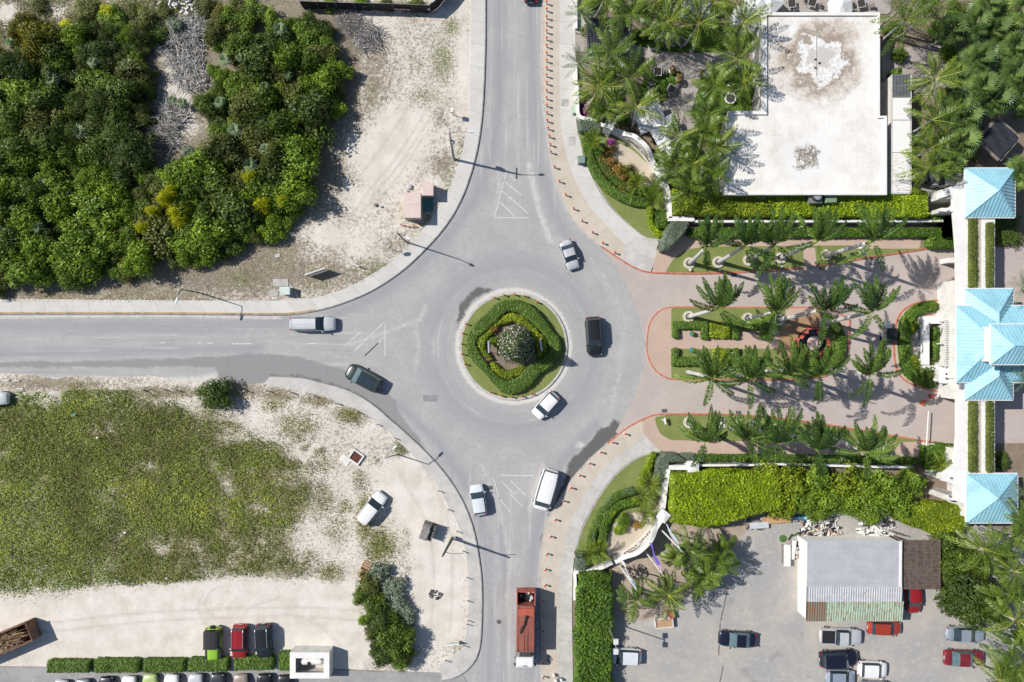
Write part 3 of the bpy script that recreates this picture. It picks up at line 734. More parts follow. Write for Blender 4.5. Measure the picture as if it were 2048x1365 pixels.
# ---- the central island of the drive
ISL = crom([(1700, 640), (1660, 617), (1600, 614), (1440, 614), (1340, 614), (1312, 627), (1297, 650), (1292, 690), (1296, 718), (1310, 742), (1330, 756), (1350, 760), (1440, 761), (1600, 760), (1660, 750), (1685, 725), (1698, 690), (1700, 640)], 6)
sheet('footpath', lambda X, Y: sd_poly(X, Y, ISL), (1285, 605, 1710, 770), 4, 0.15, M_PAVE2, skirt=0)
_k = ISL[8:]
ribbon('kerb', ISL, offset(ISL, -2.6), -0.02, 0.165, M_KRED)
sheet('lawn', lambda X, Y: sd_poly(X, Y, [(1342, 616), (1570, 616), (1570, 662), (1342, 662)]), (1338, 610, 1575, 668), 4, 0.158, M_LAWN)
sheet('lawn', lambda X, Y: sd_poly(X, Y, [(1342, 698), (1570, 698), (1590, 758), (1342, 758)]), (1338, 694, 1595, 764), 4, 0.158, M_LAWN)
sheet('lawn', lambda X, Y: np.minimum(69 - np.hypot(X - 1622, Y - 688), X - 1642), (1640, 610, 1695, 765), 4, 0.158, M_LAWN)
sheet('planting_bed', lambda X, Y: np.minimum(66 - np.hypot(X - 1620, Y - 688), 1644 - X), (1550, 610, 1648, 765), 4, 0.16, lawn_mat('terracotta_soil', (0.36, 0.22, 0.13), (0.42, 0.27, 0.16), (0.30, 0.19, 0.12)))
# gate island
GI = crom([(1912, 598), (1870, 603), (1830, 609), (1802, 628), (1790, 665), (1790, 715), (1799, 748), (1825, 768), (1870, 781), (1912, 787)], 6)
sheet('planting_bed', lambda X, Y: sd_poly(X, Y, np.vstack([GI, [(1925, 787), (1925, 598)]])), (1780, 590, 1930, 795), 4, 0.14, M_BED, skirt=0)
ribbon('kerb', GI, offset(GI, 3.0), -0.02, 0.165, M_KRED)
sheet('footpath', lambda X, Y: sd_poly(X, Y, [(1868, 603), (1920, 597), (1920, 632), (1900, 632), (1870, 640), (1850, 648), (1840, 640), (1850, 610)]), (1830, 590, 1925, 655), 4, 0.150, M_PAVE2)
# ---- the roundabout island
RC = (1027, 693)
_t = np.linspace(0, 2 * np.pi, 97)
ring = lambda r: np.stack([RC[0] + r * np.cos(_t), RC[1] + r * np.sin(_t)], 1)
sheet('lawn', lambda X, Y: 104.5 - np.hypot(X - RC[0], Y - RC[1]), (915, 580, 1140, 805), 4, 0.17, M_LAWN, skirt=0)
ribbon('kerb', ring(107.8), ring(103.5), -0.02, 0.175, M_KERB, closed=True)
sheet('planting_bed', lambda X, Y: 54 - np.hypot((X - 1032), Y - 690), (970, 630, 1090, 750), 4, 0.185, M_SOIL)
# ---- car park in the south-east
sheet('car_park', lambda X, Y: sd_poly(X, Y, [(1222, 1460), (1225, 1120), (1300, 1040), (1330, 1020), (1860, 1020), (2140, 1100), (2140, 1460)]) + fbm(X, Y, 24, 3) * 2, (1200, 1000, 2145, 1460), 6, 0.09, M_GRAVEL, skirt=0)
sheet('planting_bed', lambda X, Y: sd_poly(X, Y, [(1228, 1230), (1228, 1130), (1262, 1108), (1300, 1060), (1335, 1040), (1420, 1040), (1490, 1045), (1495, 1062), (1470, 1090), (1440, 1120), (1400, 1170), (1350, 1215), (1320, 1235), (1260, 1240)]) + fbm(X, Y, 16, 4) * 5, (1215, 1030, 1510, 1250), 4, 0.11, lawn_mat('bare_earth', (0.33, 0.26, 0.2), (0.42, 0.34, 0.27), (0.48, 0.42, 0.36)))
# ------------------------------------------------------------------ vegetation
F_DARK = foliage('leaf_dark_green', (0.022, 0.040, 0.008), (0.095, 0.14, 0.02), (0.15, 0.20, 0.03))
F_MID = foliage('leaf_mid_green', (0.034, 0.062, 0.010), (0.15, 0.215, 0.022), (0.23, 0.29, 0.03))
F_BRIGHT = foliage('leaf_bright_green', (0.05, 0.10, 0.010), (0.22, 0.32, 0.025), (0.34, 0.42, 0.03))
F_OLIVE = foliage('leaf_olive_green', (0.035, 0.05, 0.012), (0.15, 0.165, 0.035), (0.23, 0.22, 0.06))
F_YELLOW = foliage('leaf_yellow_flower', (0.36, 0.36, 0.015), (0.58, 0.56, 0.02), (0.70, 0.62, 0.03))
F_ORANGE = foliage('leaf_golden_olive', (0.05, 0.055, 0.008), (0.19, 0.18, 0.014), (0.30, 0.22, 0.02))
F_GREY = foliage('leaf_silver_grey', (0.075, 0.105, 0.07), (0.25, 0.30, 0.21), (0.40, 0.44, 0.34))
F_HEDGE = foliage('hedge_green', (0.035, 0.075, 0.010), (0.125, 0.215, 0.022), (0.17, 0.26, 0.03), hue=0.12)
F_HEDGED = foliage('hedge_deep_green', (0.062, 0.115, 0.018), (0.14, 0.22, 0.035), (0.14, 0.22, 0.03), hue=0.1)
F_HEDGEY = foliage('hedge_yellow_green', (0.08, 0.12, 0.008), (0.27, 0.33, 0.018), (0.40, 0.43, 0.03), hue=0.15)
F_HEDGEB = foliage('hedge_bright_yellow', (0.10, 0.15, 0.006), (0.285, 0.385, 0.012), (0.42, 0.48, 0.02), hue=0.1)
F_SAGE = foliage('sage_grey_green', (0.08, 0.11, 0.075), (0.185, 0.225, 0.16), (0.26, 0.30, 0.22), hue=0.1)
F_PALM = foliage('palm_frond_green', (0.035, 0.075, 0.010), (0.17, 0.24, 0.03), (0.42, 0.42, 0.07), trans=0.25, rough=0.36, gain=1.25)
F_ROYAL = foliage('royal_frond_green', (0.018, 0.05, 0.012), (0.125, 0.205, 0.03), (0.27, 0.36, 0.06), trans=0.22, rough=0.34, gain=1.2)
F_FAN = foliage('fan_frond_green', (0.035, 0.07, 0.018), (0.15, 0.22, 0.055), (0.26, 0.31, 0.09), trans=0.2, rough=0.4)
F_DATE = foliage('date_frond_green', (0.05, 0.085, 0.04), (0.19, 0.25, 0.13), (0.30, 0.35, 0.2), trans=0.15)
F_YPALM = foliage('yellowing_frond', (0.14, 0.15, 0.02), (0.40, 0.38, 0.06), (0.55, 0.45, 0.08), trans=0.2)
F_CROTON = foliage('croton_leaf', (0.10, 0.06, 0.02), (0.36, 0.22, 0.05), (0.50, 0.42, 0.06))
F_MAG = foliage('magenta_bract', (0.12, 0.02, 0.09), (0.42, 0.08, 0.36), (0.5, 0.2, 0.45))
F_TWIG = foliage('bare_twig', (0.10, 0.095, 0.09), (0.23, 0.22, 0.21), (0.30, 0.29, 0.27), trans=0.0)
F_DRY = foliage('dry_grass', (0.12, 0.095, 0.05), (0.33, 0.27, 0.15), (0.42, 0.36, 0.21), trans=0.1)
F_SILV = foliage('silver_frond', (0.08, 0.13, 0.06), (0.25, 0.32, 0.17), (0.32, 0.38, 0.24), gain=1.2)
M_BARK = paint('bark', (0.20, 0.165, 0.13), 0.9, dirt=0.25, scale=5)
M_PTRUNK = paint('palm_trunk_grey', (0.42, 0.40, 0.375), 0.85, dirt=0.25, scale=2)
M_WTRUNK = paint('pale_royal_trunk', (0.56, 0.55, 0.535), 0.8, dirt=0.2, scale=1.5)
M_SHAFT = paint('crownshaft_green', (0.24, 0.32, 0.06), 0.5, dirt=0.12)
M_STEM = paint('woody_stem', (0.10, 0.085, 0.055), 0.9, dirt=0.2, scale=4)
def leaf_arrays(pts, nrm, L, W, rng, lean=0.5):
 """one rhombus leaf per point, facing roughly along nrm"""
 n = len(pts)
 nrm = nrm + rng.normal(0, lean, (n, 3)); nrm /= np.linalg.norm(nrm, axis=1)[:, None] + 1e-9
 r = rng.normal(0, 1, (n, 3))
 a = np.cross(nrm, r); a /= np.linalg.norm(a, axis=1)[:, None] + 1e-9
 b = np.cross(nrm, a)
 s = rng.uniform(0.65, 1.3, (n, 1))
 l, w = L * s / 2, W * s / 2
 V = np.stack([pts - a * l, pts - b * w + nrm * w * 0.25, pts + a * l, pts + b * w + nrm * w * 0.25], 1).reshape(-1, 3)
 return V
def mesh_np(name, V, nq, var, mats, midx=None, extra=None):
 """quads from a flat vertex array (+ an optional MB of further faces)"""
 me = bpy.data.meshes.new(name)
 vs = V; ev = 0
 ef = [];
 if extra is not None and extra.v:
  ev = len(extra.v); vs = np.vstack([V, np.array(extra.v)]); ef = extra.f
  var = np.concatenate([var, extra.c])
 nl = nq * 4 + sum(len(f) for f in ef)
 me.vertices.add(len(vs)); me.vertices.foreach_set('co', vs.astype(np.float32).ravel())
 loops = list(range(nq * 4)); starts = list(range(0, nq * 4, 4));
 c = nq * 4
 for f in ef:
  starts.append(c); c += len(f); loops.extend(i + nq * 4 for i in f)
 me.loops.add(nl); me.loops.foreach_set('vertex_index', loops)
 me.polygons.add(len(starts)); me.polygons.foreach_set('loop_start', starts)
 mats = mats if isinstance(mats, (list, tuple)) else [mats]
 for m in mats: me.materials.append(m)
 mi = list(midx) if midx is not None else [0] * nq
 if extra is not None: mi += list(extra.m)
 me.update(calc_edges=True); me.validate()
 me.polygons.foreach_set('material_index', mi[:len(me.polygons)])
 me.attributes.new('var', 'FLOAT', 'POINT').data.foreach_set('value', np.asarray(var, np.float32))
 return me
def put(me, name, parent=None, loc=None):
 o = bpy.data.objects.new(name, me); COL.objects.link(o)
 if parent is not None: o.parent = parent
 if loc is not None: o.location = loc
 return o
def crown_mesh(name, seed, R, Hh, mat, n=900, nl=16, L=0.34, W=0.22, z0=0.0, core=True, fl=None, spread=0.62, lean=0.5):
 """an uneven crown of leaf lobes, R radius, Hh height above z0"""
 rng = np.random.RandomState(seed)
 cs, rs = [], []
 for i in range(nl):
  a = rng.uniform(0, 2 * np.pi); e = np.arcsin(rng.uniform(-0.05, 1)); q = rng.uniform(0.35, 1.35) * spread
  cs.append((R * q * np.cos(a) * np.cos(e), R * q * np.sin(a) * np.cos(e), z0 + Hh * (0.30 + 0.55 * np.sin(e) * q / spread * 0.8))); rs.append(R * rng.uniform(0.16, 0.42))
 cs.append((0, 0, z0 + Hh * 0.5)); rs.append(R * 0.5)
 cs = np.array(cs); rs = np.array(rs)
 lv = rng.uniform(0, 1, len(cs))
 w = rs ** 2; idx = rng.choice(len(cs), n * 2, p=w / w.sum())
 d = rng.normal(0, 1, (n * 2, 3)); d[:, 2] += 0.55; d /= np.linalg.norm(d, axis=1)[:, None]
 sq = np.array([1, 1, min(1.2, Hh / R * 0.9)])
 pts = cs[idx] + d * rs[idx][:, None] * sq * rng.uniform(0.74, 1.26, (n * 2, 1))
 keep = np.ones(len(pts), bool)
 for k in range(len(cs)):
  q = np.linalg.norm((pts - cs[k]) / sq, axis=1)
  keep &= ~((q < rs[k] * 0.72) & (idx != k))
 keep &= pts[:, 2] > 0.05
 sel = np.nonzero(keep)[0][:n]
 pts = pts[sel]; d = d[sel]; idx = idx[sel]
 V = leaf_arrays(pts, d + np.array([0, 0, 0.35]), L, W, rng, lean)
 lvv = np.clip(0.55 * lv[idx] + 0.45 * rng.uniform(0, 1, len(idx)), 0, 1) * 0.9
 var = np.repeat(lvv, 4)
 mats = [mat]; midx = None
 if fl:
  mats = [mat, fl[0]]; midx = (rng.uniform(0, 1, len(pts)) < fl[1]).astype(int)
 ex = None
 if core:
  ex = MB()
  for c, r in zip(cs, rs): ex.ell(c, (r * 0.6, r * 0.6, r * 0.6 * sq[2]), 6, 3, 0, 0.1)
 return mesh_np(name, V, len(pts), var, mats, midx, ex)
def twig_mesh(name, seed, R, Hh, n=260, mat=None):
 rng = np.random.RandomState(seed)
 b = MB()
 for i in range(n):
  a = rng.uniform(0, 6.283); r = R * math.sqrt(rng.uniform(0, 1)); z = rng.uniform(0.05, Hh) * (1 - (r / R) ** 2 * 0.6)
  p = Vector((r * math.cos(a), r * math.sin(a), z)); d = Vector(rng.normal(0, 1, 3)); d.z = abs(d.z) * 0.6; d.normalize()
  q = p + d * rng.uniform(0.25, 0.75); s = d.cross(Vector((0, 0, 1))).normalized() * rng.uniform(0.012, 0.035)
  b.add([p - s, p + s, q + s * 0.4, q - s * 0.4], [(0, 1, 2, 3)], 0, rng.uniform(0, 1))
 me = bpy.data.meshes.new(name); me.from_pydata(b.v, [], b.f); me.materials.append(mat or F_TWIG)
 me.attributes.new('var', 'FLOAT', 'POINT').data.foreach_set('value', b.c); me.update()
 return me
_stem = {}
def stem_mesh(h, r):
 k = (round(h, 1), round(r, 2))
 if k not in _stem:
  b = MB()
  b.tube([(0, 0, -0.1), (0.04, 0.02, h * 0.5), (0.0, -0.03, h)], [r, r * 0.75, r * 0.4], 7)
  for a in (0.4, 2.4, 4.4): b.tube([(0, 0, h * 0.35), (math.cos(a) * h * 0.35, math.sin(a) * h * 0.35, h * 0.8)], [r * 0.55, r * 0.2], 5)
  me = bpy.data.meshes.new('stem'); me.from_pydata(b.v, [], b.f); me.materials.append(M_STEM); me.update(); _stem[k] = me
 return _stem[k]
_bm = {}
def bush(px, py, r, h, kind, seed, label, group=None, name='bush', cat='bush', zpix=None, rot=None, gz=0.08):
 """a shrub or small tree: crown mesh shared between plants of a kind, plus a stem"""
 k = (kind, seed % 5)
 spec = dict(dark=(F_DARK, 1700, .23, .14), mid=(F_MID, 1700, .23, .14), bright=(F_BRIGHT, 1700, .23, .14), olive=(F_OLIVE, 1600, .22, .13), yellow=(F_YELLOW, 700, .24, .15),
    orange=(F_ORANGE, 1500, .22, .13), grey=(F_GREY, 600, .42, .13), croton=(F_CROTON, 420, .42, .2), mag=(F_MAG, 500, .35, .25), fine=(F_DARK, 2600, .30, .06), tree=(F_MID, 2600, .2, .13), treed=(F_DARK, 2600, .2, .13), hedgey=(F_HEDGEY, 1200, .26, .17))
 if k not in _bm:
  m, n, L, W = spec[kind]
  _bm[k] = crown_mesh('crown', 100 + hash_(kind) + seed % 5, 1.0, 1.0, m, n, 24, L * 0.5, W * 0.5)
 p = P(px, py, h * (0.6 if zpix is None else zpix))
 t = thing(name, label, cat, (p.x, p.y, gz), 0, group)
 c = put(_bm[k], 'crown' if name != 'bush' else 'foliage', t)
 c.scale = (r, r, h); c.rotation_euler = (0, 0, rot if rot is not None else (seed * 2.399) % 6.283)
 put(stem_mesh(h * 0.7, 0.05 + 0.03 * h), 'stem' if name == 'bush' else 'trunk', t)
 return t
def hash_(s): return sum(ord(c) * (i + 3) for i, c in enumerate(s)) % 997
# ---- fronds
def frond(acc, rng, base, az, el, L, wind=(0, 0), droop=0.9, nl=24, ll=0.6, lw=0.075, hang=0.35, vee=0.3, vr=None, plum=0.0, rach=True, st=0.12):
 """feather leaf: midrib curve plus two rows of leaflets, appended to acc = (verts, var)"""
 d = Vector((math.cos(az) * math.cos(el), math.sin(az) * math.cos(el), math.sin(el)))
 p = Vector(base); step = L / nl
 fv = rng.uniform(0.1, 0.75) if vr is None else vr
 wv = Vector((wind[0], wind[1], 0))
 V, C = acc
 up0 = Vector((0, 0, 1))
 for i in range(nl):
  t = i / (nl - 1)
  d = (d + (wv + Vector((0, 0, -droop))) * (step / L) * (0.4 + 1.3 * t)).normalized()
  q = p + d * step
  s = d.cross(up0)
  if s.length < 0.05: s = Vector((math.sin(az), -math.cos(az), 0))
  s.normalize(); u = s.cross(d)
  if rach:
   w = 0.035 * (1 - t * 0.8) + 0.008
   V.extend([p - s * w, p + s * w, q + s * w * 0.9, q - s * w * 0.9]); C.extend([0.93] * 4)
  if t > st:
   ln = ll * (math.sin(math.pi * min(1, (t - st) / (1 - st) * 0.86 + 0.13)) ** 0.6) * rng.uniform(0.85, 1.12)
   for sg in (-1, 1):
    for rep in range(2 if plum else 1):
     g = Vector(rng.normal(0, 0.10 + plum * 0.3, 3))
     dl = (s * sg * 0.9 + d * (0.45 + 0.35 * t) + u * (vee if not plum else rng.uniform(-0.5, 0.8)) + g + wv * 0.25).normalized()
     a = p + d * (step * rng.uniform(0, 1)); m_ = a + dl * ln * 0.5
     e = m_ + (dl + Vector((0, 0, -hang)) + wv * 0.2).normalized() * ln * 0.5
     wn = dl.cross(u + g * 0.5)
     if wn.length < 1e-3: wn = s.copy()
     wn = wn.normalized() * lw * 0.5
     v = min(0.9, max(0, fv * 0.75 + rng.uniform(-0.16, 0.22)))
     V.extend([a, m_ - wn, e, m_ + wn]); C.extend([v] * 4)
  p = q
def fan_leaf(acc, rng, base, az, el, pet, rad, nseg=16, v=None):
 d = Vector((math.cos(az) * math.cos(el), math.sin(az) * math.cos(el), math.sin(el)))
 c = Vector(base) + d * pet
 s = d.cross(Vector((0, 0, 1))).normalized(); u = s.cross(d)
 nrm = (u + d * 0.35).normalized()
 f = (d - nrm * d.dot(nrm)).normalized(); s2 = nrm.cross(f)
 V, C = acc
 w = 0.02
 V.extend([Vector(base) - s * w, Vector(base) + s * w, c + s * w, c - s * w]); C.extend([0.8] * 4)
 fv = rng.uniform(0.15, 0.8) if v is None else v
 for k in range(nseg):
  a = (k / (nseg - 1) - 0.5) * math.radians(250)
  dl = (f * math.cos(a) + s2 * math.sin(a) - Vector((0, 0, 0.12)) + nrm * 0.05).normalized()
  r = rad * rng.uniform(0.85, 1.05) * (1 - 0.22 * (abs(a) / 2.2) ** 2)
  e = c + dl * r - Vector((0, 0, 0.15 * r))
  wv = dl.cross(nrm).normalized() * rad * (1.2 / nseg)
  m_ = c + dl * r * 0.55
  vv = min(1, max(0, fv + rng.uniform(-0.18, 0.18)))
  V.extend([c, m_ - wv, e, m_ + wv]); C.extend([vv] * 4)
def palm(px_b, py_b, px_c, py_c, h, kind, seed, label, group, name=None, cat='palm tree', z0=0.12, R=1.0):
 """base and crown given where the photograph shows them; trunk + crown as parts"""
 rng = np.random.RandomState(seed + 500); rnd = random.Random(seed)
 b = P(px_b, py_b, 0); b.z = z0
 c = P(px_c, py_c, h)
 t = thing(name or {'royal': 'royal_palm', 'coco': 'coconut_palm', 'fan': 'fan_palm', 'date': 'date_palm', 'areca': 'areca_palm', 'silver': 'thatch_palm'}[kind], label, cat, b, 0, group)
 rel = c - b
 acc = ([], [])
 top = rel.copy()
 mat = dict(royal=F_ROYAL, coco=F_PALM, fan=F_FAN, date=F_DATE, areca=F_PALM, silver=F_SILV)[kind]
 if kind == 'royal':
  n = rnd.randint(15, 18)
  for i in range(n):
   if i < n - 4: az = math.pi / 2 + rng.normal(0.0, 0.85); el = rng.uniform(0.35, 1.35)
   elif i < n - 2: az = rng.uniform(-0.5, 3.6); el = rng.uniform(-0.1, 0.5)
   else: az = -math.pi / 2 + rng.normal(0.2, 0.6); el = rng.uniform(-0.3, 0.35)
   frond(acc, rng, top, az, el, R * rng.uniform(3.9, 5.3), (0.08, 0.8), rng.uniform(0.7, 1.5), 40, 0.62, 0.10, 0.5, -0.1, rng.uniform(0, .9), 0.42)
  frond(acc, rng, top, rng.uniform(0, 6), 1.4, 2.6 * R, (0, 0.2), 0.1, 16, 0.2, 0.08, 0.1, 0.1, 0.97)
 elif kind == 'coco':
  n = rnd.randint(15, 18)
  for i in range(n):
   az = i * 2.39996 + rng.normal(0, 0.4)
   el = 1.25 - 1.45 * (i / n) + rng.normal(0, 0.1)
   frond(acc, rng, top, az, el, R * rng.uniform(3.6, 4.7), (0.0, 0.35), rng.uniform(0.7, 1.5), 30, 0.78, 0.10, 0.65, -0.18, min(0.95, rng.uniform(0.0, 0.85) + (0.3 if rng.rand() < 0.12 else 0)))
 elif kind == 'date':
  for i in range(24):
   frond(acc, rng, top, i * 2.39996 + rng.normal(0, 0.2), 1.3 - 1.2 * i / 24, R * rng.uniform(1.9, 2.5), (0.0, 0.2), 0.55, 20, 0.42, 0.055, 0.1, 0.4)
 elif kind == 'areca':
  for i in range(16):
   frond(acc, rng, top, i * 2.39996 + rng.normal(0, 0.3), 1.25 - 0.95 * i / 16, R * rng.uniform(1.6, 2.3), (0, 0.15), 0.9, 16, 0.5, 0.08, 0.4, 0.3, rng.uniform(0.2, 0.85))
 else:
  for i in range(26 if kind == 'fan' else 9):
   fan_leaf(acc, rng, top, i * 2.39996 + rng.normal(0, 0.2), (1.35 - 1.6 * i / 26) if kind == 'fan' else 1.1 - i * .12, R * rng.uniform(0.7, 1.15) * (1 if kind == 'fan' else .45), R * rng.uniform(0.8, 1.05) * (1 if kind == 'fan' else .9), 16 if kind == 'fan' else 9)
 V = np.array([tuple(v) for v in acc[0]])
 me = mesh_np('crown', V, len(V) // 4, np.array(acc[1]), mat)
 put(me, 'crown', t)
 r0 = {'royal': 0.26, 'coco': 0.17, 'fan': 0.14, 'date': 0.2, 'areca': 0.08, 'silver': 0.06}[kind]
 mb = MB()
 k = rel.length
 bend = Vector((0.0, -0.06 * k, 0)) if kind != 'royal' else Vector((0.02 * k, 0, 0))
 end = 0.86 if kind == 'royal' else 1.0
 pts = [rel * s + bend * (4 * s * (1 - s)) * 0.5 for s in np.linspace(0, end, 9)]
 prof = [1.35, 1.2, 1.0, 0.98, 1.0, 0.98, 0.92, 0.85, 0.78] if kind == 'royal' else [1.5, 1.05, 1, .95, .92, .9, .86, .85, .9]
 mb.tube(pts, [r0 * q for q in prof], 10)
 mb.build('trunk', M_WTRUNK if kind == 'royal' else M_PTRUNK, t, smooth=True)
 if kind == 'royal':
  ms = MB(); ms.tube([pts[-1], pts[-1].lerp(rel, 0.5), rel], [0.2, 0.21, 0.12], 8); ms.build('crownshaft', M_SHAFT, t, smooth=True)
 return t
# ---- hedges
def hedge(name, label, fn, bbox, h, mat, z0=0.1, dens=62, L=0.22, W=0.14, seed=1, group=None, fl=None, cat='hedge', round_=5.0, rough=0.10, scale_pix=True):
 """clipped hedge: solid inner body plus leaves over its top and sides; fn > 0 inside, pixel space of the ground"""
 rng = np.random.RandomState(seed)
 x0, y0, x1, y1 = bbox
 t = thing(name, label, cat, (0, 0, 0), 0, group)
 zf = lambda x, y: z0 + h * (0.80 + 0.2 * np.sqrt(np.clip(fn(x, y) / round_, 0, 1))) - 0.12 + rough * 0.6 * fbm(x, y, 16, seed)
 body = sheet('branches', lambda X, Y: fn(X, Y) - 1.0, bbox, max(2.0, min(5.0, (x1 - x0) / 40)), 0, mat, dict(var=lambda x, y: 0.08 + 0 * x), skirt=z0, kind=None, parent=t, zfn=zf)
 A = (x1 - x0) * (y1 - y0) / S ** 2
 n = int(A * dens)
 X = rng.uniform(x0, x1, n); Y = rng.uniform(y0, y1, n)
 f = fn(X, Y); k = f > -0.6
 X, Y, f = X[k], Y[k], f[k]
 Z = zf(X, Y) + 0.10 + rng.normal(0, rough * 0.5, len(X))
 e = np.clip(1 - f / 4.0, 0, 1)
 gx = (fn(X + 1, Y) - fn(X - 1, Y)) / 2; gy = (fn(X, Y + 1) - fn(X, Y - 1)) / 2
 N = np.stack([-gx * e * 1.4, gy * e * 1.4, np.ones(len(X))], 1)
 pts = np.stack([(X - 1024) / S, (682.5 - Y) / S, Z], 1)
 # sides
 s = f < 3.5
 rep = 3
 for q in range(rep):
  ps = pts[s].copy(); ps[:, 2] = z0 + (ps[:, 2] - z0) * rng.uniform(0.12, 0.95, s.sum())
  ps[:, 0] -= gx[s] * 0.5 * f[s] / S; ps[:, 1] += gy[s] * 0.5 * f[s] / S
  if q == 0: PS, NS = ps, np.stack([-gx[s], gy[s], 0.3 * np.ones(s.sum())], 1)
  else: PS = np.vstack([PS, ps]); NS = np.vstack([NS, np.stack([-gx[s], gy[s], 0.3 * np.ones(s.sum())], 1)])
 pts = np.vstack([pts, PS]); N = np.vstack([N, NS])
 V = leaf_arrays(pts, N, L, W, rng, 0.45)
 xx = pts[:, 0] * S + 1024; yy = 682.5 - pts[:, 1] * S
 lv = np.clip(0.5 + 0.5 * fbm(xx, yy, 22, seed + 5) + rng.normal(0, 0.22, len(pts)), 0, 0.95)
 mats, midx = [mat], None
 if fl:
  mats = [mat, fl[0]]; midx = ((rng.uniform(0, 1, len(pts)) < fl[1]) & (fbm(xx, yy, 14, seed + 9) > fl[2])).astype(int)
 me = mesh_np('foliage', V, len(pts), np.repeat(lv, 4), mats, midx)
 put(me, 'foliage', t)
 return t
def box_fn(x0, y0, x1, y1, r=3):
 cx, cy, hx, hy = (x0 + x1) / 2, (y0 + y1) / 2, (x1 - x0) / 2 - r, (y1 - y0) / 2 - r
 def f(X, Y):
  qx, qy = np.abs(X - cx) - hx, np.abs(Y - cy) - hy
  return r - (np.hypot(np.maximum(qx, 0), np.maximum(qy, 0)) + np.minimum(np.maximum(qx, qy), 0))
 return f
def band_fn(pts, w, step=6):
 c = crom(pts, step); return lambda X, Y: w - d_line(X, Y, c)
def poly_fn(pts, wob=0.0, sc=14, sd=1):
 return lambda X, Y: sd_poly(X, Y, pts) + (wob * fbm(X, Y, sc, sd) if wob else 0)
def bb(pts, m=4):
 a = np.asarray(pts, float); return (a[:, 0].min() - m, a[:, 1].min() - m, a[:, 0].max() + m, a[:, 1].max() + m)
